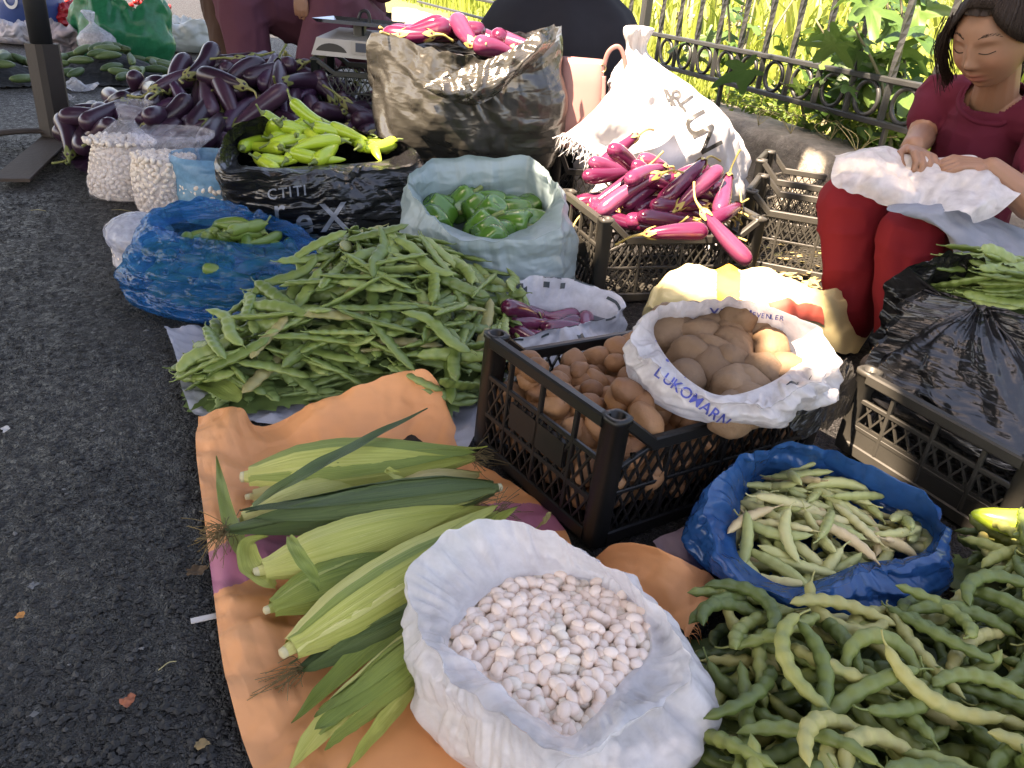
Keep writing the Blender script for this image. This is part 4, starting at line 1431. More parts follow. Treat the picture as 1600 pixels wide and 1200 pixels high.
# black hole burnt in the flap: a dark matted patch
hb = [G(645 + 14 * math.cos(a), 690 + 8 * math.sin(a), 0.0) for a in np.linspace(0, 6.28, 18, endpoint=False)]
def on_sack(x, y, up=0.004):
    d = ray(x, y); d = d / np.linalg.norm(d)
    h = SACKTREE.ray_cast(Vector(CAM), Vector(d), 5)
    return (np.array(h[0]) - d * up) if h[0] is not None else G(x, y, 0.02)
hp = [on_sack(643, 690)] + [on_sack(643 + 17 * math.cos(a) * (1 + .2 * math.sin(3 * a)), 690 + 9 * math.sin(a) * (1 + .25 * math.cos(4 * a))) for a in np.linspace(0, 2 * math.pi, 20, endpoint=False)]
part('tarry_patch', (np.array(hp), [[0, 1 + k, 1 + (k + 1) % 20] for k in range(20)]), plain('tar', (0.02, 0.014, 0.010), 0.9, 90, 1, 0.01), orange)['label'] = 'dark matted patch on the flap'
V = cloth([[(925, 872, .01), (960, 855, .05), (1010, 850, .075), (1060, 872, .075), (1098, 892, .06), (1128, 908, .055)],
           [(940, 900, .0), (975, 880, .03), (1020, 872, .058), (1065, 895, .062), (1095, 915, .05), (1120, 928, .045)],
           [(960, 940, .0), (1000, 920, .02), (1040, 915, .045), (1072, 935, .045), (1085, 950, .038), (1098, 958, .035)],
           [(980, 985, .0), (1020, 970, .0), (1050, 968, .02), (1066, 985, .02), (1070, 995, .02), (1076, 996, .02)]], 60, 44, 0.005, 18, 15)
M_ORANGE2 = striped('orange_woven_end', (0.88, 0.38, 0.155), [], 0.45, 70)
fold = solo('orange_sack', V, M_ORANGE2, 'curled frayed end of an orange woven sack between the white bag and the blue bag', 'sack')
ed = V[0].reshape(44, 60, 3)[:, -1]
fr = []
for k in range(60):
    q = ed[rng.integers(0, 44)]
    d = np.array([0.7, -0.1, -0.2]) + rng.normal(size=3) * 0.5
    d /= np.linalg.norm(d)
    l = rng.uniform(0.006, 0.018)
    fr.append(sweep(spline([q, q + d * l * 0.6, q + d * l + [0, 0, -l * 0.4]], 5), 0.0007, 4))
part('frayed_thread', join(fr), M_ORANGE2, fold)
V = cloth([[(1020, 845, .01), (1060, 828, .02), (1110, 805, .02), (1150, 800, .01)],
           [(1035, 870, .01), (1070, 855, .025), (1115, 840, .02), (1160, 840, .01)],
           [(1060, 900, .01), (1085, 890, .02), (1120, 890, .015), (1160, 890, .01)]], 40, 30, 0.006, 20, 19)
solo('lilac_sheet', V, M_LILAC, 'faded lilac woven sheet showing between the potato crate and the blue bag', 'sheet')

# ================================================================== corn
def husk_mat(name, dark, mid, pale):
    m, t, p, o = nodes(name)
    uv = N(t, 'SeparateXYZ'); L(t, coords(t, 'UV'), uv.inputs[0])
    fine = noise(t, 1.0, 3, 0.6, coords(t, 'UV', (130, 1.4, 1)))
    broad = noise(t, 1.0, 3, 0.6, coords(t, 'UV', (18, 1.6, 1)))
    rnd = N(t, 'ObjectInfo').outputs['Random']
    f = math_(t, 'ADD', math_(t, 'MULTIPLY', fine, 0.75), math_(t, 'MULTIPLY', broad, 0.32))
    f = math_(t, 'ADD', f, math_(t, 'MULTIPLY', math_(t, 'SUBTRACT', rnd, 0.5), 0.3))
    f = math_(t, 'ADD', f, math_(t, 'MULTIPLY', math_(t, 'SUBTRACT', 0.35, uv.outputs[1]), 0.28), True)
    c = ramp(t, f, [(0.22, dark), (0.5, mid), (0.82, pale)])
    L(t, c, p.inputs['Base Color'])
    p.inputs['Roughness'].default_value = 0.42
    bump(t, p, fine, 0.7, 0.003)
    tl = N(t, 'BsdfTranslucent'); L(t, c, tl.inputs[0])
    mx = N(t, 'MixShader'); mx.inputs[0].default_value = 0.15
    L(t, p.outputs[0], mx.inputs[1]); L(t, tl.outputs[0], mx.inputs[2]); L(t, mx.outputs[0], o.inputs[0])
    return m
HUSK = {'light': husk_mat('light_husk', (0.30, 0.35, 0.055), (0.52, 0.54, 0.13), (0.76, 0.72, 0.32)),
        'green': husk_mat('green_husk', (0.14, 0.21, 0.035), (0.27, 0.34, 0.07), (0.48, 0.50, 0.16)),
        'dark': husk_mat('dark_husk', (0.045, 0.085, 0.025), (0.09, 0.14, 0.04), (0.20, 0.25, 0.08)),
        'yellow': husk_mat('yellow_husk', (0.36, 0.33, 0.10), (0.52, 0.45, 0.17), (0.68, 0.58, 0.30))}
M_CUT = plain('cut_stalk', (0.55, 0.50, 0.30), 0.7)
M_SILK = plain('corn_silk', (0.10, 0.065, 0.028), 0.8, col2=(0.22, 0.16, 0.06))
def corn(ax, ay, bx, by, wpx, hue, z0, z1, seed, nleaf=4, silk=True, label='', open_=0.0, trail=0.0):
    """a cob in its husk from the cut end (pixel a, height z0) to the silk end (pixel b, height z1)"""
    r = np.random.default_rng(seed)
    A, B = G(ax, ay, z0), G(bx, by, z1)
    Ln = np.linalg.norm(B - A)
    mid = (A + B) / 2
    ppm = FPX / ((mid - CAM) @ FWD)
    R0 = wpx / ppm / 2
    X = (B - A) / Ln
    Y = np.cross([0, 0, 1], X); Y /= np.linalg.norm(Y)
    Z = np.cross(X, Y)
    n = 34
    t = np.linspace(0, 1, n)
    prof = np.interp(t, [0, 0.03, 0.10, 0.22, 0.38, 0.55, 0.72, 0.88, 1.0], [0.20, 0.25, 0.50, 0.86, 1.0, 0.95, 0.72, 0.40, 0.12]) * R0
    sag = 0.02 * Ln * np.sin(np.pi * t) * r.uniform(-1, 1)
    P = A + X * (t * Ln)[:, None] + Y * sag[:, None]
    seg = 22
    th_ = np.arange(seg) / seg * 2 * math.pi
    rip = 1 + 0.035 * vnoise(np.stack([np.cos(th_) * 4, np.sin(th_) * 4, th_ * 0 + seed], 1), seed)
    rr = prof[:, None] * rip[None]
    V = P[:, None] + Y * (np.cos(th_)[None, :, None] * rr[..., None]) + Z * (np.sin(th_)[None, :, None] * rr[..., None] * 0.94)
    uv = np.stack(np.meshgrid(th_ / 6.283, t), -1).reshape(-1, 2)
    F = grid_faces(seg, n, True) + [list(range(seg - 1, -1, -1)), list(range((n - 1) * seg, n * seg))]
    root = solo('corn_cob', (V.reshape(-1, 3), F, uv), HUSK[hue], label, 'corn', base=np.array([mid[0], mid[1], min(A[2], B[2])]))
    for k in range(nleaf):                                  # husk leaves lapped round the cob
        a0 = math.pi / 2 + (k - (nleaf - 1) / 2) * (2.3 / nleaf) * 1.25 + r.normal() * 0.22
        l1 = r.uniform(0.86, 1.10)
        m_, w_ = 30, 11
        u = np.linspace(0.02, l1, m_)
        vv = np.linspace(-1, 1, w_)
        wid = r.uniform(0.75, 1.05)
        hw = wid * np.clip(1 - ((u / l1) ** 3.2), 0, 1) ** 0.75
        g = []
        flare = open_ * r.uniform(0.3, 1.6)
        lift = r.uniform(0.0008, 0.0028) + 0.0009 * k
        for i in range(m_):
            pr = np.interp(min(u[i], 1), t, prof)
            c = A + X * u[i] * Ln + Y * np.interp(min(u[i], 1), t, sag)
            fl = flare * max(0, u[i] - 0.62) ** 1.6 * Ln
            for q in vv:
                a = a0 + q * hw[i] * (1.0 if pr > 0.3 * R0 else 1.3)
                rad = pr + lift + 0.004 * abs(q) ** 3 * (0.4 + r.random() * 0.3) + fl
                g.append(c + Y * math.cos(a) * rad + Z * math.sin(a) * rad * 0.96)
        uvl = np.stack(np.meshgrid((vv + 1) / 2 * 0.55 + r.random(), u), -1).reshape(-1, 2)
        hk = HUSK[hue] if r.random() < 0.86 else HUSK[{'light': 'green', 'green': 'light', 'dark': 'green', 'yellow': 'light'}[hue]]
        part('husk_leaf', (np.array(g), grid_faces(w_, m_), uvl), hk, root)
    # pale cut end
    rows = [P[0] + Y * np.cos(a) * prof[0] * 0.9 * f_ + Z * np.sin(a) * prof[0] * 0.9 * f_ - X * 0.006 * k_ for k_, f_ in ((0, 1.08), (1, 1.0), (1.3, 0.5), (1.2, 0.02)) for a in th_]
    part('cut_end', (np.array(rows), grid_faces(seg, 4, True)), M_CUT, root)
    if silk:
        pcs = []
        for k in range(34):
            d = X + r.normal(size=3) * 0.38
            l = r.uniform(0.018, 0.05)
            q = P[-1] - X * 0.006 + r.normal(size=3) * 0.003
            e = q + d * l; e[2] = max(e[2] - 0.012 * r.random(), 0.006)
            pcs.append(sweep(spline([q, q + d * l * 0.5 + r.normal(size=3) * 0.004, e], 6), 0.0006, 3))
        part('silk', join(pcs), M_SILK, root)
    return root

def blade(pts, wpx, hue, label, name='husk_blade', seed=0, fold=0.35, parent=None):
    """a loose narrow leaf through the given (px, py, z)"""
    C = np.array([G(*p) for p in pts])
    n = 36
    P = spline(C, n)
    t = np.linspace(0, 1, n)
    ppm = FPX / ((P.mean(0) - CAM) @ FWD)
    w_ = wpx / ppm / 2 * np.clip(np.interp(t, [0, 0.12, 0.45, 0.8, 1.0], [0.35, 0.8, 1.0, 0.6, 0.04]), 0, 1)
    T = np.gradient(P, axis=0); T /= np.linalg.norm(T, axis=1)[:, None]
    S = np.cross(T, [0, 0, 1.0]); S /= np.linalg.norm(S, axis=1)[:, None]
    U = np.cross(S, T)
    g = []
    vv = np.linspace(-1, 1, 7)
    for i in range(n):
        for q in vv:
            g.append(P[i] + S[i] * q * w_[i] + U[i] * (abs(q) ** 1.3 * w_[i] * fold + 0.0012 * math.sin(t[i] * 22 + q * 3 + seed)))
    uv = np.stack(np.meshgrid((vv + 1) / 2 * 0.4, t), -1).reshape(-1, 2)
    VF = (np.array(g), grid_faces(7, n), uv)
    if parent is not None:
        return part('husk_leaf', VF, HUSK[hue], parent)
    return solo(name, VF, HUSK[hue], label, 'leaf')

c1 = corn(382, 745, 742, 716, 88, 'light', .050, .062, 1, 4, True, 'corn cob with broad light green husk lying topmost towards the flap of the orange sack', 0.1)
corn(390, 776, 640, 742, 50, 'yellow', .030, .030, 2, 3, False, 'pale yellowish corn cob tucked under the topmost light green cob')
corn(606, 778, 748, 742, 56, 'yellow', .032, .040, 3, 3, False, 'short pale yellow corn cob lying against the potato crate')
corn(374, 815, 606, 745, 58, 'light', .034, .040, 4, 4, True, 'corn cob with brown dried tip crossed by a long narrow leaf')
c5 = corn(778, 762, 352, 828, 74, 'dark', .070, .060, 5, 4, True, 'dark green corn cob with its silk hanging over the sack edge', 0.15)
corn(404, 893, 742, 792, 74, 'light', .050, .055, 6, 4, True, 'corn cob with a short bare neck and dark silk between two green cobs', 0.1)
corn(420, 952, 640, 868, 66, 'green', .034, .036, 7, 4, False, 'half hidden green corn cob with a pale frayed cut end near the purple stripe')
c8 = corn(446, 1018, 778, 802, 84, 'light', .056, .066, 8, 5, True, 'largest yellow green corn cob lying beside the bag of white beans', 0.12)
corn(690, 922, 466, 1046, 66, 'dark', .036, .030, 9, 4, True, 'dark green corn cob with frayed leaf tips below the largest cob', 0.12)
c10 = corn(690, 985, 500, 1150, 70, 'green', .038, .026, 10, 4, False, 'corn cob with spread leaves pointing away from the white bag', 0.35)
blade([(395, 790, .10), (470, 745, .13), (570, 690, .125), (668, 638, .115)], 26, 'dark', 'long narrow dark leaf lying across the upper corn cobs', seed=1)
blade([(395, 882, .012), (372, 850, .03), (352, 790, .045), (338, 712, .05)], 26, 'green', 'upright green blade at the rim of the orange sack', seed=2)
blade([(430, 918, .03), (412, 905, .045), (392, 885, .05), (388, 850, .055), (420, 838, .06)], 40, 'light', 'pale curled husk piece beside the short-necked cob', seed=3)
blade([(452, 838, .105), (466, 868, .10), (488, 900, .085), (498, 925, .075)], 24, 'green', 'short green leaf strip draped over the half hidden cob', seed=4)
blade([(660, 985, .05), (590, 1060, .045), (510, 1135, .03), (450, 1205, .012)], 58, 'light', 'broad light leaf fanned out from the lowest cob', seed=5)
blade([(655, 960, .045), (560, 1030, .035), (455, 1130, .015)], 44, 'green', 'green leaf fanned towards the dark cob', seed=6)
blade([(648, 1075, .03), (600, 1130, .025), (540, 1205, .012)], 30, 'light', 'loose pale leaf strip lying alone on the bare orange sack', seed=7)
blade([(640, 755, .085), (612, 742, .10), (606, 733, .11), (625, 738, .11)], 14, 'light', 'tiny curled ringlet of husk on the cobs', seed=8, fold=0.1)
blade([(860, 800, .05), (850, 815, .04), (835, 828, .02)], 10, 'yellow', 'dry curled strip of husk at the foot of the potato crate', seed=9, fold=0.1)
# hair-thin roots of the silk over the sack edge
pcs = []
for k in range(46):
    q = G(348, 832, .06) + rng.normal(size=3) * 0.004
    e = G(335 + rng.normal() * 20, 850 + rng.normal() * 22, 0.03)
    pcs.append(sweep(spline([q, (q + e) / 2 + rng.normal(size=3) * 0.006, e], 6), 0.0006, 3))
part('silk', join(pcs), M_SILK, c5)

# ================================================================== heap of flat green beans
FB = [pod(rng.uniform(.12, .19), .0146, .0060, b, 6, .22, 28, 8, k, s_bend=rng.normal() * 0.6, endp=.26) for k, b in enumerate((.2, .45, -.25, .55, .1, .35, -.4, .8))]
FBT = [template('flat_bean', f[0], M_FLATBEAN) for f in FB]
FBK = [f[1] for f in FB]
fbpoly = np.array([(-.715, 1.50), (-.66, 1.40), (-.52, 1.40), (-.40, 1.45), (-.24, 1.455), (-.115, 1.41), (-.085, 1.47), (-.01, 1.58), (.06, 1.76), (.03, 1.92), (-.1, 2.02), (-.3, 2.05), (-.45, 2.0), (-.5, 1.86), (-.6, 1.76)])
hp1 = Heap(-.8, .15, 1.3, 2.15, .006, lambda x, y: 0.004 + .155 * np.exp(-(((x + .34) / .27) ** 2 + ((y - 1.82) / .27) ** 2)) + .03 * np.exp(-(((x + .12) / .1) ** 2 + ((y - 1.5) / .15) ** 2)))
low = lay(hp1, FBK, 150, fbpoly, 4, .35, roll=.4)
as_stuff('flat_beans', low, [f[0] for f in FB], M_FLATBEAN_T, 'lower layers of the heap of flat green beans', 'green beans', core_mesh(hp1, fbpoly, .0))
top_ = lay(hp1, FBK, 260, fbpoly, 6, .3, roll=.45)
M_FLATRUST = produce('rusty_flat_bean_skin', [(0.16, 0.19, 0.06), (0.24, 0.24, 0.09), (0.30, 0.24, 0.11)], 10, 0.5, 0.2, 0.002, 90, spots=((0.22, 0.09, 0.06), 16, 0.62))
FBR = [template('flat_bean', f[0], M_FLATRUST) for f in FB]
as_things('flat_bean', [q for i, q in enumerate(top_) if i % 17 != 7], FBT, 'broad flat light green bean pod in the heap above the orange sack', 'bean', 'flat green beans heaped on the white sheet')
as_things('flat_bean', [q for i, q in enumerate(top_) if i % 17 == 7], FBR, 'withered flat bean pod with rusty brown blotches in the green heap', 'bean', 'withered beans in the flat bean heap')
q = G(572, 440, .19)
for (a, b, c) in [((572, 440, .17), (592, 378, .245), 0), ((500, 440, .16), (560, 470, .16), 1), ((560, 520, .15), (600, 420, .17), 4)]:
    A, B = G(*a), G(*b)
    d = (B - A) / np.linalg.norm(B - A)
    o = as_things('flat_bean', [(0, Matrix.Identity(4))], [FBT[c]], 'flat green bean pod standing up from the top of the heap' if c == 0 else 'broad flat light green bean pod in the heap above the orange sack', 'bean', None if c == 0 else 'flat green beans heaped on the white sheet')[0]
    o.matrix_world = Matrix.Translation((A + B) / 2) @ Vector(d).to_track_quat('X', 'Z').to_matrix().to_4x4()
# a corn leaf scrap on the bean heap
blade([(372, 628, .05), (345, 612, .055), (310, 595, .05), (272, 575, .045)], 46, 'green', 'folded corn leaf lying on the edge of the flat bean heap', seed=11)

# ================================================================== heap of curved green pods
CP = [pod(rng.uniform(.12, .185), .0102, .0082, b, 7, .24, 34, 9, k + 20, endp=.30) for k, b in enumerate((1.2, 1.8, 2.6, .7, 1.5, 2.2, 3.1, 1.0))]
CPT = [template('curved_bean', f[0], M_POD) for f in CP]
CPK = [f[1] for f in CP]
cppoly = np.array([(.235, .50), (.245, .80), (.285, .90), (.40, .89), (.50, .90), (.62, .93), (.72, 1.0), (.74, 1.10), (.80, 1.16), (.90, 1.12), (1.10, 1.00), (1.10, .50)])
hp2 = Heap(.15, 1.2, .4, 1.3, .006, lambda x, y: 0.006 + .030 * np.clip((x - .22) / .12, 0, 1) * np.clip((1.02 + .25 * np.clip((x - .6) / .3, 0, 1) - y) / .12, 0, 1) + .035 * np.exp(-(((x - .85) / .16) ** 2 + ((y - .98) / .14) ** 2)))
low = lay(hp2, CPK, 130, cppoly, 4, .35, roll=.6)
as_stuff('curved_beans', low, [f[0] for f in CP], M_POD_T, 'lower layers of the heap of curved green bean pods', 'green beans', core_mesh(hp2, cppoly))
top_ = lay(hp2, CPK, 245, cppoly, 6, .3, roll=.5)
M_PODYEL = produce('yellowing_pod_skin', [(0.26, 0.25, 0.08), (0.38, 0.35, 0.12), (0.48, 0.42, 0.17)], 10, 0.5, 0.2, 0.002, 80, spots=((0.17, 0.21, 0.07), 12, 0.6))
CPY = [template('curved_bean', f[0], M_PODYEL) for f in CP]
as_things('curved_bean', [q for i, q in enumerate(top_) if i % 7 != 3], CPT, 'curved knobbly green bean pod in the big heap in front of the blue bag', 'bean', 'curved green beans heaped beside the white bean bag')
as_things('curved_bean', [q for i, q in enumerate(top_) if i % 7 == 3], CPY, 'curved yellowing bean pod among the green ones before the blue bag', 'bean', 'yellowing beans in the curved bean heap')

# ================================================================== white bag of shelled beans
rimW = pxloop([(640, 905, .13), (664, 862, .15), (700, 830, .165), (750, 817, .17), (800, 812, .172), (870, 838, .166), (960, 900, .15), (1040, 958, .14), (1076, 1030, .135), (1075, 1075, .13), (1020, 1105, .135), (955, 1150, .14), (895, 1192, .142), (845, 1172, .138), (770, 1115, .13), (690, 1045, .125), (652, 980, .125)])
innW = pxloop([(x, y, .112) for x, y in ((700, 1010), (738, 950), (800, 905), (880, 900), (960, 915), (1000, 960), (1015, 1015), (975, 1060), (935, 1108), (890, 1150), (845, 1122), (800, 1090), (745, 1045))])
V = bag(ell(.088, .735, .138, .130), rimW, innW, 360, 84, 46, .022, .013, 2.0, 2.6, 5, .006, .75, .006, fine=.45, pleat=.009, lin=True)
wbag = solo('plastic_bag', V, M_WHITEFILM, 'open white plastic bag full of shelled white beans on the orange sack', 'bag')
WB = []
for k in range(5):
    s = rng.uniform(.92, 1.1)
    Vb, Fb = ellipsoid(.0112 * s, .0080 * s, .0074 * s, 16, 11, k, .02)
    Vb[:, 1] += -14 * (Vb[:, 0] ** 2) * 0.35
    WB.append((Vb, Fb))
WBT = [template('white_bean', f, M_WBEAN) for f in WB]
WBK = [(np.array([[-.005, 0, 0], [0, 0, 0], [.005, 0, 0]]), np.array([.0055, .0072, .0055]), .0080)] * 5
cW = innW.mean(0)
wpoly = scaled(innW, 1.06)
hp3 = Heap(cW[0] - .2, cW[0] + .2, cW[1] - .2, cW[1] + .2, .0025, lambda x, y: .094 + .012 * np.exp(-((x - cW[0]) ** 2 + (y - cW[1]) ** 2) / .012))
low = lay(hp3, WBK, 260, wpoly, 8, .5, roll=.4)
as_stuff('white_beans', low, WB, M_WBEAN_T, 'lower layer of shelled white beans in the white bag', 'beans', core_mesh(hp3, wpoly))
top_ = lay(hp3, WBK, 298, wpoly, 10, .5, roll=.4)
as_things('white_bean', top_, WBT, 'shelled white bean lying in the open white plastic bag', 'bean', 'shelled white beans in the open white bag')

# ================================================================== blue bag of pale pods
rimB = pxloop([(1100, 805, .125), (1112, 755, .15), (1150, 712, .162), (1220, 691, .168), (1300, 701, .162), (1380, 735, .15), (1440, 771, .14), (1480, 820, .13), (1462, 862, .115), (1405, 884, .108), (1350, 897, .106), (1295, 918, .108), (1235, 930, .108), (1165, 905, .108), (1122, 868, .112)])
innB = pxloop([(x, y, .085) for x, y in ((1150, 850), (1162, 778), (1190, 740), (1260, 730), (1340, 772), (1430, 806), (1458, 835), (1430, 868), (1345, 880), (1290, 902), (1230, 914), (1172, 885))])
V = bag(ell(.515, 1.06, .175, .135, .03), rimB, innB, 320, 70, 40, .028, .010, 2.2, 2.8, 12, .005, .8, .006, fine=.6, pleat=.007, lin=True)
solo('plastic_bag', V, M_BLUEFILM, 'open dark blue plastic bag of pale bean pods beside the potato crate', 'bag')
PP = [pod(rng.uniform(.095, .13), .0100, .0076, b, 6, .15, 22, 8, k + 40) for k, b in enumerate((.3, .7, -.4, 1.0, .2, .5))]
PPT = [template('pale_bean', f[0], M_PALEPOD) for f in PP]
cB = innB.mean(0)
ppoly = scaled(innB, 1.05)
hp4 = Heap(cB[0] - .25, cB[0] + .25, cB[1] - .2, cB[1] + .2, .005, lambda x, y: .045 + .01 * np.exp(-((x - cB[0] + .03) ** 2 / .016 + (y - cB[1] - .02) ** 2 / .008)))
low = lay(hp4, [f[1] for f in PP], 40, ppoly, 4, .3, roll=.7, frac=.55)
as_stuff('pale_beans', low, [f[0] for f in PP], produce('pale_pod_skin_heap', [(0.20, 0.23, 0.08), (0.36, 0.36, 0.14), (0.50, 0.44, 0.22)], 14, 0.5, tint=True), 'lower layer of pale bean pods in the dark blue bag', 'beans', core_mesh(hp4, ppoly))
top_ = lay(hp4, [f[1] for f in PP], 78, ppoly, 8, .35, roll=.8, frac=.6)
M_PINKPOD = produce('pinkish_pod_skin', [(0.46, 0.37, 0.17), (0.58, 0.45, 0.24), (0.64, 0.48, 0.28)], 12, 0.5)
PPP = [template('pale_bean', f[0], M_PINKPOD) for f in PP]
as_things('pale_bean', [q for i, q in enumerate(top_) if i % 9 != 4], PPT, 'pale yellow green bean pod in the dark blue bag', 'bean', 'pale bean pods in the dark blue bag')
as_things('pale_bean', [q for i, q in enumerate(top_) if i % 9 == 4], PPP, 'pinkish cream bean pod among the pale ones in the dark blue bag', 'bean', 'pinkish pods in the dark blue bag')

# ================================================================== potato crate
PCL, PCW, PCH = .571, .385, .243
crate((.156, 1.072, .006), (0, .046, .632), PCL, PCW, PCH, M_CRATE, 'black plastic crate of small potatoes with lattice sides')
PCM = Matrix.Translation((.156, 1.072, .006)) @ Matrix.Rotation(.632, 4, 'Z') @ Matrix.Rotation(.046, 4, 'Y')
pin = [np.array(PCM @ Vector((x, y, 0))) for x, y in ((.03, .025), (PCL - .03, .025), (PCL - .03, PCW - .025), (.03, PCW - .025))]
POT = []
for k in range(7):
    s = rng.uniform(.78, 1.15)
    s *= .88
    POT.append(ellipsoid(.034 * s * rng.uniform(.9, 1.15), .0275 * s, .0255 * s, 20, 14, k + 3, .15, 1.5))
POTT = [template('potato', f, M_POTATO) for f in POT]
PK = [(np.array([[-.014, 0, 0], [0, 0, 0], [.014, 0, 0]]), np.array([.0185, .0225, .0185]), .023)] * 7
hp5 = Heap(-.15, .8, .95, 1.85, .006, lambda x, y: .036 + 0 * x)
# potatoes along the sides first, seen through the lattice, then the fill
placed = lay(hp5, PK, 500, pin, 5, .1, roll=.8)
zt = np.array([M.translation[2] for _, M in placed])
od = np.argsort(zt)
low = [placed[i] for i in od[:330]]
top_ = [placed[i] for i in od[330:]]
as_stuff('potatoes', low, POT, produce('potato_skin_heap', [(0.15, 0.065, 0.028), (0.23, 0.11, 0.048), (0.30, 0.155, 0.072)], 16, 0.65, 0.3, tint=True), 'lower layers of small potatoes in the black lattice crate', 'potatoes')
as_things('potato', top_, POTT, 'small brown potato in the black lattice crate', 'potato', 'small potatoes in the crate')
print('potato top', zt.max(), len(placed))

# bag of big potatoes standing in the crate
rimP = pxloop([(985, 528, .29), (1002, 492, .315), (1050, 468, .335), (1130, 466, .345), (1215, 478, .345), (1285, 515, .325), (1312, 560, .30), (1275, 598, .285), (1195, 634, .27), (1120, 632, .262), (1060, 602, .265), (1012, 565, .28)])
innP = pxloop([(x, y, .265) for x, y in ((1022, 515), (1050, 492), (1110, 488), (1180, 500), (1236, 535), (1240, 570), (1195, 602), (1130, 618), (1080, 596), (1040, 556))])
V = bag(ell(.405, 1.375, .165, .15, .185, rot=.63), rimP, innP, 320, 60, 40, .026, .011, 2.0, 2.6, 23, .006, .8, .006, fine=.5, pleat=.009, lin=True)
pbag = solo('plastic_bag', V, M_WHITEFILM2, 'white carrier bag with blue print holding big potatoes on top of the crate', 'bag')
bvt = (V[0], V[1])
# blue letters on the far inner wall and round the near outside
def px_letters(txt, size, ox, oy, oz, dx, dy, target, mat, parent, **kw):
    """letters set out along the photo direction (dx, dy) from the pixel (ox, oy)"""
    o_ = G(ox, oy, oz)
    v = ray(ox, oy); v = v / np.linalg.norm(v)
    ux = RGT * dx - UPV * dy
    uy = RGT * dy + UPV * dx
    x_ = 0.0
    for ch in txt:
        lettering(ch, size, o_ + ux * x_, ux, uy, target, mat, parent, cast=v, name='printed_letter', **kw)
        x_ += size * (.80 if ch in 'mMWOwC' else .34 if ch in 'iIJl' else .66)
px_letters('YJIUU', .030, 1108, 498, .31, 1.0, .06, bvt, M_INKBLUE, pbag, gap=.003)
px_letters('SEVENLER', .013, 1168, 494, .32, 1.0, .13, bvt, M_INKBLUE, pbag, gap=.003)
px_letters('AYJIN', .030, 1024, 532, .28, .62, .78, bvt, M_INKBLUE, pbag, gap=.003)
px_letters('LUKOMARN', .026, 1020, 585, .25, .80, .60, bvt, M_INKBLUE, pbag, gap=.003)
BP = []
for k in range(6):
    s = rng.uniform(.88, 1.12)
    s *= 1.08
    BP.append(ellipsoid(.050 * s * rng.uniform(.88, 1.2), .040 * s, .036 * s, 26, 18, k + 13, .17, 1.6))
BPT = [template('large_potato', f, M_BIGPOTATO) for f in BP]
hp6 = Heap(.1, .7, 1.1, 1.75, .006, lambda x, y: .195 + .02 * np.clip((y - 1.35) / .15, -1, 1))
plc = lay(hp6, [(np.array([[-.024, 0, 0], [0, 0, 0], [.024, 0, 0]]), np.array([.036, .043, .036]), .046)] * 6, 22, scaled(innP, .97), 9, .05, roll=.8, frac=.5)
as_things('large_potato', plc, BPT, 'large earthy potato in the white carrier bag', 'potato', 'large potatoes in the carrier bag')
V = cloth([[(1222, 612, .265), (1262, 590, .275), (1300, 568, .275), (1322, 560, .265)],
           [(1228, 634, .245), (1272, 612, .250), (1310, 588, .24), (1334, 578, .21)],
           [(1238, 664, .21), (1280, 640, .215), (1312, 622, .19), (1338, 610, .15)],
           [(1250, 690, .17), (1286, 672, .17), (1312, 655, .14), (1330, 640, .11)]], 44, 44, 0.010, 22, 31)
solo('black_plastic_scrap', V, M_BLACKFILM, 'crumpled black plastic wedged between the two lattice crates', 'plastic')

# ================================================================== striped bag of small eggplants behind the crate
rimS = np.array([(-.085, 1.74, .13), (-.045, 1.84, .16), (.03, 1.90, .185), (.11, 1.91, .185), (.19, 1.91, .17), (.26, 1.87, .15), (.22, 1.79, .14), (.14, 1.72, .14), (.06, 1.66, .135), (-.02, 1.63, .13), (-.07, 1.67, .125)])
innS = scaled(rimS, .80, .105)
V = bag(ell(.085, 1.78, .17, .12, rot=.5), rimS, innS, 140, 30, 20, .018, .008, 2.4, 3.5, 41, .006)
sbag = solo('plastic_bag', V, film('pale_print_film', (0.62, 0.64, 0.70), 0.35, 0.12, 0.25, 0.5, 0.005, 12), 'pale plastic bag with dark patterned edge holding small eggplants behind the potato crate', 'bag')
# dark pattern patches along the rim
pv = np.array(V[0]).reshape(51, 140, 3)
pcs = []
for k in range(60):
    j, i = rng.integers(24, 36), rng.integers(0, 140)
    if not (60 < i < 138 or i < 30): pass
    c = pv[j, i]
    nrm = np.cross(pv[j, (i + 1) % 140] - c, pv[j + 1, i] - c); nrm /= np.linalg.norm(nrm) + 1e-9
    ww, hh = rng.integers(3, 8), rng.integers(2, 5)
    idx = [(j + a, (i + b) % 140) for a in range(hh) for b in range(ww) if j + a < 49]
    q = np.array([pv[a, b] for a, b in idx])
    if len(q) != ww * hh: continue
    up_ = nrm * (0.0018 if nrm[2] > 0 else -0.0018)
    pcs.append((q + up_, grid_faces(ww, hh)))
part('dark_print', join(pcs), flat('teal_black_print', (0.035, 0.05, 0.06), 0.4), sbag)['kind'] = 'stuff'
ES = [eggplant(rng.uniform(.12, .15), .022, b, k + 3, .04) for k, b in enumerate((.3, .6, -.4))]
EST = [template('small_eggplant', e[0], M_EGGPINK, [('stem', e[1], M_CALYX)]) for e in ES]
hp7 = Heap(-.15, .35, 1.55, 2.0, .006, lambda x, y: .085 + 0 * x)
as_things('small_eggplant', lay(hp7, [e[2] for e in ES], 10, scaled(rimS, .92), 6, .2, roll=3), EST, 'small purple eggplant in the pale patterned bag', 'eggplant', 'small eggplants in the patterned bag')

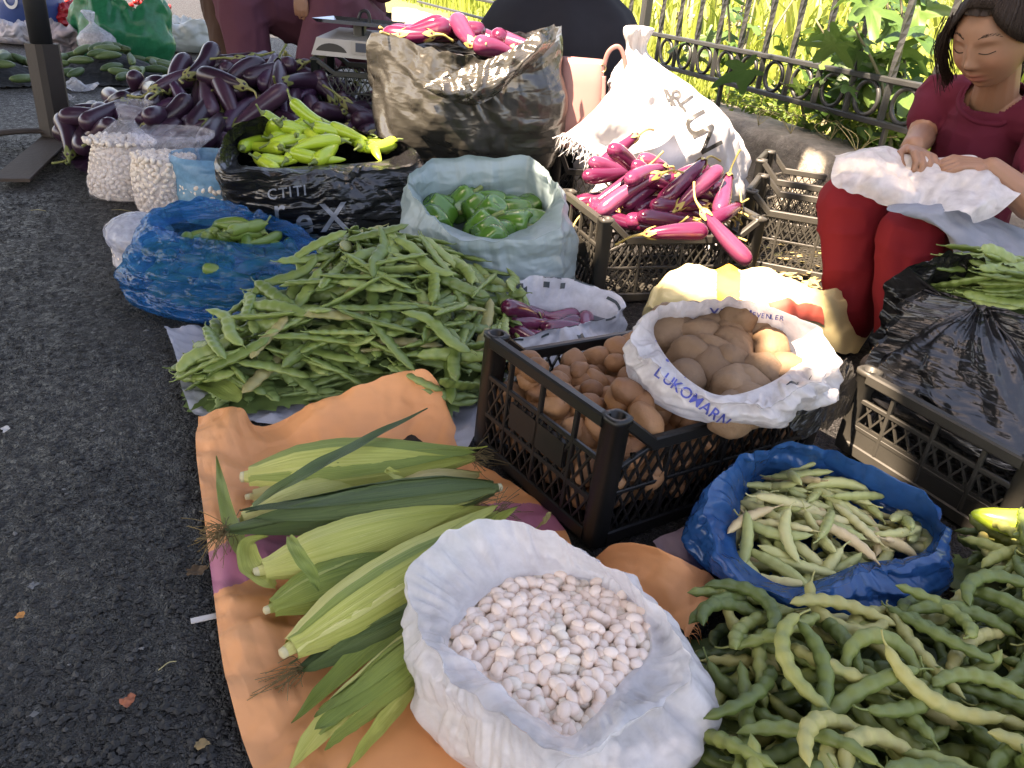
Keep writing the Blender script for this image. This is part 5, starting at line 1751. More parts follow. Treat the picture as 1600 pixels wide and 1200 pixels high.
# ================================================================== pale blue-grey bag of bell peppers
rimT = pxloop([(640, 272, .33), (678, 250, .345), (760, 243, .36), (828, 241, .362), (862, 268, .348), (883, 316, .315), (872, 352, .285), (832, 373, .255), (770, 380, .24), (722, 374, .24), (680, 347, .258), (648, 312, .295)])
innT = pxloop([(x, y, .215) for x, y in ((664, 322), (700, 292), (770, 282), (836, 292), (852, 325), (828, 350), (790, 368), (752, 370), (715, 358), (684, 342))])
V = bag(ell(-.07, 2.25, .215, .185), rimT, innT, 340, 90, 42, .028, .013, 1.6, 4.6, 51, .006, .9, .008, twist=0.15, fine=.6, pleat=.006, lin=True)
solo('plastic_bag', V, M_TEAL, 'tall pale blue-grey plastic bag full of green bell peppers', 'bag')
BPS = [bell_pepper(rng.uniform(.088, .105), k) for k in range(5)]
BPT2 = []
for b in BPS:                                       # laid on its side along local X
    rot = np.array([[0, 0, 1], [0, 1, 0], [-1, 0, 0]], float)
    BPT2.append(template('bell_pepper', (b[0][0] @ rot.T, b[0][1]), M_BELL, [('stem', (b[1][0] @ rot.T, b[1][1]), M_STALK)]))
BK = [(np.array([[-.018, 0, 0], [0, 0, 0], [.018, 0, 0]]), np.array([.040, .047, .040]), .050)] * 5
cT = innT.mean(0)
hp8 = Heap(cT[0] - .3, cT[0] + .3, cT[1] - .3, cT[1] + .3, .008, lambda x, y: .165 + .02 * np.exp(-((x - cT[0]) ** 2 + (y - cT[1]) ** 2) / .03))
pl_ = lay(hp8, BK, 34, scaled(innT, 1.2), 8, .3, roll=2.0, frac=.5)
pl_ = [(k, M @ Matrix.Rotation(rng.uniform(-1.2, 1.2), 4, 'Y')) for k, M in pl_]
as_things('bell_pepper', pl_, BPT2, 'glossy green bell pepper in the pale blue-grey bag', 'pepper', 'bell peppers in the pale blue-grey bag')

# ================================================================== blue bag of green peppers
rimL = pxloop([(226, 345, .20), (250, 322, .215), (300, 312, .22), (350, 314, .215), (410, 332, .20), (460, 355, .185), (506, 376, .17), (508, 396, .16), (462, 404, .165), (400, 398, .175), (330, 388, .18), (268, 376, .185), (236, 362, .19)])
innL = pxloop([(x, y, .165) for x, y in ((258, 356), (300, 343), (366, 345), (425, 360), (452, 372), (405, 382), (335, 374), (285, 366))])
V = bag(ell(-.77, 2.03, .245, .175), rimL, innL, 300, 76, 34, .060, .010, 2.2, 5.0, 61, .008, .6, .008, twist=.3)
blueb = solo('plastic_bag', V, M_BLUECLEAR, 'see-through blue plastic bag of long green peppers on the asphalt edge', 'bag')
GP = [long_pepper(rng.uniform(.11, .15), .017, b, k) for k, b in enumerate((.4, .8, -.5, 1.1))]
GPT = [template('green_pepper', g[0], M_GREENPEP, [('stem', g[1], M_STALK)]) for g in GP]
hp9 = Heap(-1.2, -.3, 1.7, 2.5, .008, lambda x, y: .02 + .07 * np.exp(-(((x + .77) / .25) ** 2 + ((y - 2.03) / .19) ** 2) ** 2))
lowp = ell(-.77, 2.03, .235, .165)
low = lay(hp9, [g[2] for g in GP], 95, lowp, 6, .3, roll=3, frac=1.0)
as_stuff('green_peppers', low, [g[0][:2] for g in GP], produce('green_pepper_heap', [(0.05, 0.11, 0.02), (0.10, 0.17, 0.03), (0.2, 0.25, 0.06)], 9, 0.4, tint=True), 'mass of green peppers seen dimly through the blue bag', 'peppers', core_mesh(hp9, lowp))
top_ = lay(hp9, [g[2] for g in GP], 14, scaled(innL, 1.0), 6, .2, roll=3)
as_things('green_pepper', top_, GPT, 'slim green pepper in the mouth of the see-through blue bag', 'pepper', 'green peppers in the blue bag')

# ================================================================== black bag of pale peppers
rimK = pxloop([(352, 262, .30), (346, 232, .335), (374, 198, .375), (430, 186, .39), (520, 196, .37), (600, 216, .35), (650, 240, .325), (642, 260, .30), (560, 266, .30), (480, 268, .305), (410, 270, .30)])
innK = pxloop([(x, y, .30) for x, y in ((372, 256), (386, 226), (430, 206), (520, 208), (590, 224), (618, 240), (590, 252), (500, 258), (420, 262))])
V = bag(ell(-.59, 2.60, .33, .25), rimK, innK, 320, 84, 34, .030, .010, 2.2, 6.5, 71, .008, .8, .010, twist=-.25)
kbag = solo('plastic_bag', V, M_BLACKFILM, 'big black plastic bag with silver letters holding pale green peppers', 'bag')
kt = (V[0], V[1])
px_letters('eX', .115, 462, 366, .15, .985, -.10, kt, M_INKGREY, kbag, gap=.004)
px_letters('CTITI', .042, 418, 312, .22, .98, -.12, kt, M_INKGREY, kbag, gap=.004)
px_letters('mini', .028, 512, 390, .09, .98, -.10, kt, M_INKGREY, kbag, gap=.004)
px_letters('r', .09, 428, 345, .16, .985, -.10, kt, M_INKGREY, kbag, gap=.004)
LP = [long_pepper(rng.uniform(.13, .18), .021, b, k + 9) for k, b in enumerate((.5, .9, -.7, 1.3, .2))]
LPT = [template('pale_pepper', g[0], M_PALEPEP, [('stem', g[1], M_STALK)]) for g in LP]
cK = innK.mean(0)
hp10 = Heap(cK[0] - .5, cK[0] + .5, cK[1] - .5, cK[1] + .5, .008, lambda x, y: .255 + .085 * np.exp(-(((x - cK[0]) / .28) ** 2 + ((y - cK[1]) / .2) ** 2)))
pl_ = lay(hp10, [g[2] for g in LP], 46, scaled(innK, 1.04), 6, .25, roll=3)
as_things('pale_pepper', pl_, LPT, 'long pale yellow green pepper in the big black bag', 'pepper', 'pale peppers in the black bag with silver letters')

# ================================================================== small bags of dry beans
def tied_bag(c, rx, ry, prof, seed, n=90, wr=.006, lean=(0, 0)):
    """closed bag of round plan; prof = [(height, radius factor)]"""
    pr = np.array(prof)
    m_ = 44
    s = np.linspace(0, 1, m_)
    z = np.interp(s, np.linspace(0, 1, len(pr)), pr[:, 0])
    f = np.interp(s, np.linspace(0, 1, len(pr)), pr[:, 1])
    a = np.arange(n) / n * 2 * math.pi
    V = []
    for k in range(m_):
        w_ = np.stack([np.cos(a) * 2.5, np.sin(a) * 2.5, a * 0 + z[k] * 18], 1)
        d = wr * (ridge(w_, seed) - .4 + .6 * vnoise(w_ * 2, seed + 1)) * (0.25 + min(1, 0.03 / (f[k] * rx + 1e-3)) * 0 + .75 * (k / m_))
        rr = 1 + (d / max(rx, .01))
        cx, cy = c[0] + lean[0] * s[k] ** 2, c[1] + lean[1] * s[k] ** 2
        V.append(np.stack([cx + np.cos(a) * rx * f[k] * rr + np.cos(a) * d * .4, cy + np.sin(a) * ry * f[k] * rr, a * 0 + z[k]], 1))
    uv = np.stack(np.meshgrid(a / 6.283, s), -1).reshape(-1, 2)
    return np.concatenate(V), grid_faces(n, m_, True) + [list(range(n - 1, -1, -1))], uv
def bean_skin(c, rx, ry, prof, zmax, count, seed, s=.0105):
    """beans packed against the inside of such a bag"""
    r = np.random.default_rng(seed)
    pr = np.array(prof)
    ss = np.linspace(0, 1, 200)
    zz = np.interp(ss, np.linspace(0, 1, len(pr)), pr[:, 0]); ff = np.interp(ss, np.linspace(0, 1, len(pr)), pr[:, 1])
    VV, FF, n = [], [], 0
    g = 0
    pts = []
    Vb, Fb = ellipsoid(s, s * .76, s * .7, 9, 6, seed, .04)
    while len(pts) < count and g < count * 8:
        g += 1
        z = r.uniform(.008, zmax)
        f = np.interp(z, zz[:150], ff[:150])
        cap = r.random() < .16
        if cap: f *= r.random() ** .5; z = zmax + .01 * (1 - f)
        a = r.uniform(0, 2 * math.pi)
        p = np.array([c[0] + math.cos(a) * (rx * f - s * .8), c[1] + math.sin(a) * (ry * f - s * .8), z])
        if pts and (np.linalg.norm(np.array(pts) - p, axis=1) < s * 1.22).any(): continue
        pts.append(p)
        M = Matrix.Translation(p) @ Matrix.Rotation(a, 4, 'Z') @ Matrix.Rotation(math.pi / 2, 4, 'Z') @ Matrix.Rotation(r.normal() * 1.2, 4, 'Y') 
        VV.append(apply_M(Vb, M)); FF += [[i + n for i in f_] for f_ in Fb]; n += len(Vb)
    VV = np.concatenate(VV)
    # opaque filling behind the beans
    core = tied_bag(c, rx - s * 1.1, ry - s * 1.1, [(p[0] if p[0] < zmax else zmax, p[1]) for p in prof if p[0] < zmax * 1.02] + [(zmax - .004, .6), (zmax, .02)], seed, 30, 0)
    return join([(VV, FF), (core[0], core[1])])
def dry_bag(c, rx, ry, prof, zmax, cnt, seed, m, label, mtop=None, lean=(0, 0), s=.0125):
    o_ = solo('plastic_bag', tied_bag(c, rx, ry, prof, seed, lean=lean), m, label, 'bag')
    VB, FB_ = bean_skin(c, rx, ry, prof, zmax, cnt, seed, s)
    ob = link('dry_beans', mesh('dry_beans', VB, FB_, True, None, np.repeat(rng.random((len(VB) // 9 + 1, 1)), 9, 0)[:len(VB)] * np.ones(3)), M_WBEAN_T)
    tag(ob, 'white dry beans packed in the ' + label.split(',')[0].replace('knotted ', ''), 'beans', kind='stuff')
    return o_
dry_bag((-1.50, 2.96, 0), .135, .11, [(0, 1.0), (.05, 1.02), (.10, .93), (.15, .84), (.19, .74), (.23, .55), (.26, .32), (.28, .2), (.30, .26), (.33, .42), (.345, .5)], .20, 420, 1, M_CLEAR, 'clear bag of white dry beans next to the iron foot, its top bunched', lean=(.08, -.02))
dry_bag((-1.27, 2.79, 0), .115, .10, [(0, .9), (.04, 1.0), (.10, 1.03), (.15, 1.0), (.19, .93), (.215, .85), (.24, 1.05), (.26, 1.2), (.275, 1.1)], .195, 420, 2, M_CLEAR, 'clear bag of white dry beans, slumped top, in front of the bunched one', lean=(.03, .05))
dry_bag((-1.085, 2.76, 0), .13, .11, [(0, .9), (.04, 1.0), (.09, 1.0), (.14, .95), (.17, 1.0), (.20, 1.02), (.215, .95)], .125, 300, 3, M_LTBLUE, 'light blue bag of white dry beans against the big black bag', lean=(-.03, .03))
dry_bag((-1.10, 2.20, 0), .085, .08, [(0, .75), (.025, .95), (.05, .92), (.07, .95), (.09, 1.08), (.11, 1.12), (.13, 1.02), (.15, .75), (.163, .42), (.168, .02)], .065, 150, 4, M_CLEARTOP, 'knotted white bag of dry beans beside the see-through blue bag')

# ================================================================== crate of magenta eggplants
ECL, ECW, ECH = .535, .351, .252
crate((.216, 2.237, 0), (0, 0, .321), ECL, ECW, ECH, M_CRATELIT, 'grey-lit lattice crate heaped with magenta eggplants')
ECM = Matrix.Translation((.216, 2.237, 0)) @ Matrix.Rotation(.321, 4, 'Z')
ein = [np.array(ECM @ Vector((x, y, 0))) for x, y in ((.0, .035), (ECL - .0, .035), (ECL - .0, ECW - .02), (.0, ECW - .02))]
EP = [eggplant(rng.uniform(.17, .22), .0255, b, k, .075, 1.25) for k, b in enumerate((.3, .6, -.5, .9, .15, .45))]
EPT = [template('magenta_eggplant', e[0], M_EGGPINK, [('stem', e[1], M_CALYXLIT)]) for e in EP]
hp11 = Heap(0, 1.0, 2.1, 3.0, .008, lambda x, y: .185 + .06 * np.exp(-(((x - .40) / .28) ** 2 + ((y - 2.54) / .2) ** 2)))
pl_ = lay(hp11, [e[2] for e in EP], 40, ein, 6, .25, roll=3, frac=1.0, yawf=lambda x, y, r: r.normal() * .45 + .45 + (math.pi if r.random() < .12 else 0))
as_things('magenta_eggplant', pl_, EPT, 'glossy magenta eggplant with yellowish cap in the grey-lit crate', 'eggplant', 'magenta eggplants in the dusty crate')
for (a, b, k, lab) in [((908, 278, .315), (1000, 266, .33), 0, 'magenta eggplant lying along the bell pepper bag edge of the crate'), ((1065, 372, .24), (1190, 302, .30), 1, 'magenta eggplant hanging over the crate rim with its hooked stem up'),
                       ((1158, 398, .19), (1110, 345, .27), 4, 'magenta eggplant slipping tip down over the front of the crate'), ((1115, 360, .27), (1000, 365, .25), 2, 'magenta eggplant with a pale scarred tip on the crate front rail'),
                       ((1120, 345, .26), (1142, 265, .36), 4, 'magenta eggplant standing with its long stem straight up'), ((938, 262, .33), (986, 218, .41), 5, 'magenta eggplant leaning on the white sack with its stem upright')]:
    A, B = G(*a), G(*b)
    d = (B - A) / np.linalg.norm(B - A)
    o_ = as_things('magenta_eggplant', [(0, Matrix.Identity(4))], [EPT[k]], lab, 'eggplant', 'magenta eggplants in the dusty crate')[0]
    o_.matrix_world = Matrix.Translation((A + B) / 2) @ Vector(d).to_track_quat('X', 'Z').to_matrix().to_4x4() @ Matrix.Rotation(rng.uniform(0, 6), 4, 'X')

# ================================================================== crate with the tall sunlit black bag
crate((-.50, 2.90, 0), (0, 0, .04), .56, .36, .25, M_CRATELIT, 'grey-lit lattice crate under the tall black bag of eggplants')
baseG = np.array([(-.47, 2.93, .20), (-.2, 2.92, .20), (.03, 2.94, .20), (.04, 3.08, .20), (.02, 3.24, .20), (-.2, 3.25, .20), (-.46, 3.23, .20), (-.48, 3.08, .20)])
rimG = np.array([(-.575, 2.96, .635), (-.45, 2.88, .625), (-.30, 2.84, .600), (-.15, 2.83, .585), (-.03, 2.85, .60), (.05, 2.92, .665), (.07, 3.05, .70), (.03, 3.2, .68), (-.2, 3.28, .63), (-.45, 3.25, .62), (-.58, 3.12, .62)])
innG = scaled(rimG, .86, .57)
V = bag(baseG, rimG, innG, 320, 100, 34, .055, .015, 1.6, 3.6, 81, .010, .75, .012, twist=.35, lin=True)
gbag = solo('plastic_bag', V, M_GREYBLACK, 'tall sunlit black plastic bag with a folded flap, full of glossy eggplants', 'bag')
def cloth_pts(C, nu, nv, amp, fr, seed, dirn):
    C = np.asarray(C, float)
    A = np.stack([spline(C[i], nu) for i in range(C.shape[0])])
    B = np.stack([spline(A[:, j], nv) for j in range(nu)], 1).reshape(-1, 3)
    s = B * fr
    w_ = np.stack([vnoise(s + 5, seed + 7), vnoise(s + 9, seed + 8), vnoise(s + 2, seed + 9)], 1)
    d = .7 * fbm(s * .5, seed, 2) + 1.0 * crease(s * .8 + .25 * w_, seed + 1) + .28 * crease(s * 2.0 + .2 * w_, seed + 2)
    B = B + np.asarray(dirn) * (amp * d)[:, None]
    uv = np.stack(np.meshgrid(np.linspace(0, 1, nu), np.linspace(0, 1, nv)), -1).reshape(-1, 2)
    return B, grid_faces(nu, nv), uv
Fp = lambda x, y, Y: DY(x, y, Y)
flap = cloth_pts([[Fp(660, 132, 2.80), Fp(720, 108, 2.79), Fp(785, 84, 2.79), Fp(838, 52, 2.82), Fp(866, 38, 2.88)],
                  [Fp(664, 138, 2.78), Fp(722, 128, 2.76), Fp(786, 104, 2.76), Fp(838, 74, 2.79), Fp(868, 62, 2.86)],
                  [Fp(690, 152, 2.77), Fp(738, 146, 2.74), Fp(784, 126, 2.74), Fp(820, 100, 2.78), Fp(852, 82, 2.86)],
                  [Fp(735, 166, 2.775), Fp(756, 160, 2.75), Fp(784, 142, 2.76), Fp(804, 122, 2.80), Fp(832, 108, 2.88)]], 70, 46, .012, 20, 90, (0, -1, .2))
part('folded_flap', flap, M_GREYBLACK, gbag)
ET = [eggplant(rng.uniform(.16, .19), .034, b, k + 2, .06) for k, b in enumerate((.2, .4, -.3))]
ETT = [template('magenta_eggplant', e[0], M_EGGPINK, [('stem', e[1], M_CALYXLIT)]) for e in ET]
hp12 = Heap(-.7, .2, 2.7, 3.4, .008, lambda x, y: .575 + .07 * np.exp(-(((x + .32) / .2) ** 2 + ((y - 3.02) / .2) ** 2)))
pl_ = lay(hp12, [e[2] for e in ET], 17, scaled(rimG, .93), 6, .25, roll=3, yawf=lambda x, y, r: r.normal() * .6 + (math.pi if r.random() < .4 else 0))
as_things('magenta_eggplant', pl_, ETT, 'plump magenta eggplant heaped in the tall sunlit black bag', 'eggplant', 'plump eggplants in the tall black bag')

# ================================================================== handbag and white sack
M_PINK = plain('pink_leather', (0.33, 0.155, 0.135), 0.5, 90, 0.2, 0.001, col2=(0.29, 0.135, 0.12))
crate((.075, 2.93, 0), (0, 0, .15), .34, .30, .30, M_CRATE, 'low dark crate carrying the pink handbag', plates=False)
hb0 = np.array([.15, 3.02, .305])
hand = thing('handbag', hb0, 'pink leather handbag with a long strap beside the white sack', 'handbag')
rows = []
for z, wx, wy in ((0, .085, .05), (.012, .092, .056), (.10, .088, .052), (.22, .080, .045), (.285, .075, .036), (.30, .073, .026), (.295, .066, .020)):
    a = np.arange(28) / 28 * 2 * math.pi
    rows.append(np.stack([hb0[0] + np.sign(np.cos(a)) * np.abs(np.cos(a)) ** .45 * wx, hb0[1] + np.sign(np.sin(a)) * np.abs(np.sin(a)) ** .45 * wy, a * 0 + hb0[2] + z], 1))
part('body', (np.concatenate(rows), grid_faces(28, len(rows), True) + [list(range(27, -1, -1)), list(range(6 * 28, 7 * 28))]), M_PINK, hand)
def strap(pts, w_=.014):
    P = spline(pts, 40)
    return sweep(P, w_, 6, up=(0, 1, 0), rad2=.0018)
part('strap', strap([hb0 + [.072, -.01, .27], hb0 + [.085, -.02, .33], hb0 + [.12, -.02, .345], hb0 + [.15, -.015, .28], hb0 + [.155, -.01, .15], hb0 + [.13, -.02, .09]], .008), M_PINK, hand)
part('strap', strap([hb0 + [.075, -.03, .25], hb0 + [.085, -.035, .17], hb0 + [.11, -.04, .08]], .010), M_PINK, hand)
part('strap_ring', sweep(np.array([hb0 + [.068 + .012 * math.cos(a), -.03, .275 + .012 * math.sin(a)] for a in th]), .0025, 6, closed=True), plain('brass', (0.5, 0.38, 0.2), 0.3, metal=1.0), hand)
part('seam', sweep(np.array([[hb0[0] + np.sign(math.cos(a)) * abs(math.cos(a)) ** .45 * .0935, hb0[1] + np.sign(math.sin(a)) * abs(math.sin(a)) ** .45 * .0575, hb0[2] + .05] for a in np.linspace(0, 6.283, 40, endpoint=False)]), .002, 5, closed=True), M_PINK, hand)

prof_ = [(0.0, .50, 3.08, .26, .22), (.12, .50, 3.08, .29, .25), (.26, .50, 3.06, .29, .25), (.38, .48, 3.06, .27, .22), (.47, .45, 3.07, .22, .18), (.53, .41, 3.08, .15, .13), (.59, .37, 3.08, .075, .07), (.625, .345, 3.08, .038, .036), (.655, .335, 3.08, .030, .030), (.69, .332, 3.07, .042, .04), (.715, .335, 3.06, .046, .035), (.722, .335, 3.06, .01, .01)]
pr = np.array(prof_)
s = np.linspace(0, len(pr) - 1, 64)
cols = [spline(pr[:, k][:, None].repeat(3, 1), 64)[:, 0] for k in range(5)]
n = 150
a = np.arange(n) / n * 2 * math.pi
V = []
for k in range(64):
    w_ = np.stack([np.cos(a) * 2.0, np.sin(a) * 2.0, a * 0 + cols[0][k] * 7], 1)
    wv = np.stack([vnoise(w_ + 3, 5), vnoise(w_ + 8, 6), vnoise(w_ + 2, 7)], 1)
    amp = .028 * min(1, cols[3][k] / .15 + .1)
    d = amp * (1.6 * crease(w_ * .7 + .3 * wv, 101) + .4 * crease(w_ * 1.8 + .3 * wv, 102) + .8 * vnoise(w_ * .8, 103))
    V.append(np.stack([cols[1][k] + np.cos(a) * (cols[3][k] + d), cols[2][k] + np.sin(a) * (cols[4][k] + d), a * 0 + cols[0][k]], 1))
uv = np.stack(np.meshgrid(a / 6.283, np.linspace(0, 1, 64)), -1).reshape(-1, 2)
WS = (np.concatenate(V), grid_faces(n, 64, True), uv)
wsack = solo('woven_sack', WS, M_SACK, 'slumped white woven sack with black letters behind the magenta eggplants', 'sack')
for ch, x, y, ang in (('U', 1078, 205, 62), ('N', 1092, 228, 62), ('S', 1102, 254, 66), ('A', 1106, 278, 72)):
    px_letters(ch, .115, x - 12, y - 20, .45, math.cos(R(ang)), math.sin(R(ang)), WS, M_INKBLACK, wsack, gap=.006)
for ch, x, y, ang in (('H', 1032, 168, -12), ('A', 1042, 166, -5), ('R', 1054, 163, 10), ('L', 1070, 160, 55), ('C', 1052, 122, 30), ('T', 1092, 132, 60)):
    px_letters(ch, .080, x - 10, y, .5, math.cos(R(ang)), math.sin(R(ang)), WS, M_INKBLACK, wsack, gap=.006)
mouth = cloth_pts([[Fp(992, 80, 2.92), Fp(1012, 100, 2.86), Fp(1040, 150, 2.78), Fp(1062, 200, 2.74)],
                   [Fp(962, 130, 2.84), Fp(985, 140, 2.80), Fp(1015, 180, 2.75), Fp(1035, 225, 2.72)],
                   [Fp(925, 175, 2.80), Fp(950, 180, 2.77), Fp(975, 205, 2.74), Fp(990, 240, 2.72)],
                   [Fp(882, 208, 2.80), Fp(895, 215, 2.79), Fp(912, 228, 2.79), Fp(930, 240, 2.78)]], 50, 60, .014, 14, 120, (0, -1, .4))
part('sack_mouth', mouth, M_SACK, wsack)
ed = mouth[0].reshape(60, 50, 3)[-1]
fr = []
for k in range(70):
    q = ed[rng.integers(0, 50)]
    d = np.array([-.5, 0, -.9]) + rng.normal(size=3) * .5
    d /= np.linalg.norm(d)
    l = rng.uniform(.02, .06)
    fr.append(sweep(spline([q, q + d * l * .5 + rng.normal(size=3) * .006, q + d * l + [0, 0, -l * .3]], 6), .0011, 4))
part('frayed_thread', join(fr), M_SACK, wsack)

# ================================================================== yellow sack and empty crates by the girl
V = cloth([[(1018, 446, .165), (1042, 424, .205), (1110, 416, .225), (1200, 413, .235), (1282, 440, .20), (1362, 462, .13)],
           [(1004, 486, .105), (1048, 460, .175), (1120, 448, .20), (1210, 447, .20), (1292, 465, .165), (1372, 486, .09)],
           [(1006, 520, .03), (1058, 500, .11), (1130, 488, .15), (1220, 490, .15), (1300, 502, .10), (1360, 522, .04)],
           [(1018, 548, .004), (1068, 540, .03), (1140, 530, .06), (1230, 532, .06), (1302, 545, .03), (1340, 552, .004)]], 110, 70, .014, 11, 130)
Vb = np.array(V[0]).reshape(70, 110, 3)
back = np.stack([Vb[0] + np.array([0.01, .05 + .05 * f, 0]) * np.array([1, 1, 0]) + np.array([0, 0, 1]) * (-(Vb[0][:, 2:3] - .01) * f) for f in (1.0, .75, .5, .25)])
VV = np.concatenate([back.reshape(-1, 3), Vb.reshape(-1, 3)])
uv = np.concatenate([np.stack(np.meshgrid(np.linspace(0, 1, 110), np.linspace(-.1, 0, 4)), -1).reshape(-1, 2), V[2]])
ysack = solo('woven_sack', (VV, grid_faces(110, 74), uv), M_YELLOW, 'crumpled cream and yellow woven sack lying in the sun behind the potatoes', 'sack')
st = Vb[34:52, 62:84]
part('red_patch', (st.reshape(-1, 3) + np.array([0, -.002, .003]), grid_faces(22, 18)), plain('red_weave', (0.52, 0.10, 0.07), 0.6, 220, .4, .001), ysack)['label'] = 'red woven patch on the sack'

crate((.73, 2.74, 0), (0, 0, -.36), .52, .34, .26, M_CRATELIT, 'empty grey-lit lattice crate standing beside the red trousers')
crate((.84, 3.10, .0), (0, 0, -.38), .52, .26, .30, M_CRATELIT, 'second empty crate set against the low wall')
# husks and scraps on the ground there
M_HUSKDRY = leafmat('dry_leaf_litter', [(0.30, 0.22, 0.10), (0.46, 0.36, 0.18), (0.20, 0.22, 0.08)], .3)
V_, F_, C_ = leafcards(240, (.98, 2.62, .012), (.32, .40, .012), .022, 5, M_HUSKDRY, 2.0)
o_ = link('leaf_litter', mesh('leaf_litter', np.maximum(V_, [-9, -9, .003]), F_, True, None, C_), M_HUSKDRY)
tag(o_, 'dry leaf litter on the ground under the empty crates', 'leaf litter', kind='stuff')

# ================================================================== crate and black bag of flat beans in front of the girl
RCM = Matrix.Translation((.891, 1.17, 0)) @ Matrix.Rotation(.557, 4, 'Z')
crate((.891, 1.17, 0), (.03, -.01, .557), .55, .382, .185, M_CRATELIT, 'grey-lit lattice crate under the black bag of flat beans', plates=False, pitch=.03, band=True)
bR = np.array([np.array(RCM @ Vector((x, y, .13))) for x, y in ((.05, .03), (.28, .02), (.5, .04), (.52, .2), (.5, .35), (.28, .36), (.05, .35), (.03, .2))])
rimR = pxloop([(1398, 448, .345), (1430, 418, .385), (1500, 400, .41), (1570, 420, .40), (1650, 440, .39), (1730, 490, .35), (1680, 520, .33), (1600, 508, .325), (1540, 488, .325), (1480, 474, .325), (1430, 466, .33)])
innR = pxloop([(x, y, .335) for x, y in ((1442, 440), (1490, 420), (1560, 432), (1640, 452), (1690, 490), (1640, 500), (1575, 485), (1510, 466), (1465, 455))])
V = bag(bR, rimR, innR, 300, 76, 34, .055, .012, 2.0, 4.5, 141, .009, .7, .010, twist=.3)
solo('plastic_bag', V, M_BLACKFILM, 'black plastic bag of flat beans bulging out of a crate before the girl', 'bag')
cR = innR.mean(0)
hp13 = Heap(cR[0] - .4, cR[0] + .4, cR[1] - .4, cR[1] + .4, .006, lambda x, y: .305 + .03 * np.exp(-((x - cR[0]) ** 2 + (y - cR[1]) ** 2) / .02))
rp_ = scaled(innR, 1.05)
pl_ = lay(hp13, FBK, 42, rp_, 6, .3, roll=.5, yawf=lambda x, y, r: r.normal() * .45 - .25)
as_things('flat_bean', pl_, FBT, 'flat green bean pod in the black bag before the girl', 'bean', 'flat beans in the black bag before the girl')
core = core_mesh(hp13, rp_)
o_ = link('flat_beans', mesh('flat_beans', core[0], core[1], True, None, np.full((len(core[0]), 3), .2)), M_FLATBEAN_T)
tag(o_, 'packed flat beans filling the black bag under its top layer', 'green beans', kind='stuff')
# yellow-green pepper at the edge of the bean heap
pp_ = long_pepper(.12, .026, .3, 77)
tp = template('pale_pepper', pp_[0], M_PALEPEP, [('stem', pp_[1], M_STALK)])
A = G(1580, 815, .125)
o_ = as_things('pale_pepper', [(0, Matrix.Translation(A) @ Matrix.Rotation(-.2, 4, 'Z'))], [tp], 'sunlit yellow green pepper on the curved bean heap by the crate', 'pepper', None)[0]
# beans pressed against the inside of the white bag's film
wv = np.array(wbag.data.vertices and [v.co[:] for v in wbag.data.vertices]) + ROOT[wbag.name]
wv = wv[:84 * 360].reshape(84, 360, 3)
cen = wv.mean(1, keepdims=True)
Vb, Fb = ellipsoid(.0112, .0082, .0076, 9, 6, 1, .05)
VV, FF, n, pts = [], [], 0, []
r_ = np.random.default_rng(5)
for k in range(5000):
    j, i = r_.integers(4, 55), r_.integers(0, 360)
    p = wv[j, i] + (cen[j, 0] - wv[j, i]) / np.linalg.norm(cen[j, 0] - wv[j, i]) * .019
    if p[2] > .105 or (pts and (np.linalg.norm(np.array(pts) - p, axis=1) < .0125).any()): continue
    pts.append(p)
    a = math.atan2(p[1] - cen[j, 0, 1], p[0] - cen[j, 0, 0])
    M = Matrix.Translation(p) @ Matrix.Rotation(a + math.pi / 2, 4, 'Z') @ Matrix.Rotation(r_.normal(), 4, 'Y')
    VV.append(apply_M(Vb, M)); FF += [[q + n for q in f] for f in Fb]; n += len(Vb)
VV = np.concatenate(VV)
o_ = link('white_beans', mesh('white_beans', VV, FF, True, None, np.full((len(VV), 3), .5)), M_WBEAN_T)
tag(o_, 'white beans showing through the film of the open white bag', 'beans', kind='stuff')
# ================================================================== heap of dark eggplants
DE = [eggplant(rng.uniform(.21, .29), .040, b, k + 5, .08, 1.1) for k, b in enumerate((.25, .7, -.4, 1.0, .1, .5))]
DET = [template('dark_eggplant', e[0], M_EGGDARK, [('stem', e[1], M_CALYX)]) for e in DE]
dc = np.array([-1.24, 3.62])
dpoly = ell(dc[0], dc[1], .80, .62, rot=.1)
hp14 = Heap(-2.2, -.4, 2.8, 4.6, .012, lambda x, y: .02 + .34 * np.exp(-(((x - dc[0]) / .60) ** 2 + ((y - dc[1] - .08) / .44) ** 2)))
low = lay(hp14, [e[2] for e in DE], 40, dpoly, 3, .3, roll=3)
as_stuff('dark_eggplants', low, [e[0][:2] for e in DE], produce('dark_eggplant_heap', [(0.025, 0.010, 0.026), (0.05, 0.018, 0.048)], 7, 0.35, tint=True), 'lower layers of the heap of dark purple eggplants', 'eggplants', core_mesh(hp14, dpoly))
pl_ = lay(hp14, [e[2] for e in DE], 135, dpoly, 6, .25, roll=3)
as_things('dark_eggplant', pl_, DET, 'dark purple eggplant with green cap in the big heap behind the bean bags', 'eggplant', 'dark eggplants heaped behind the bean bags')

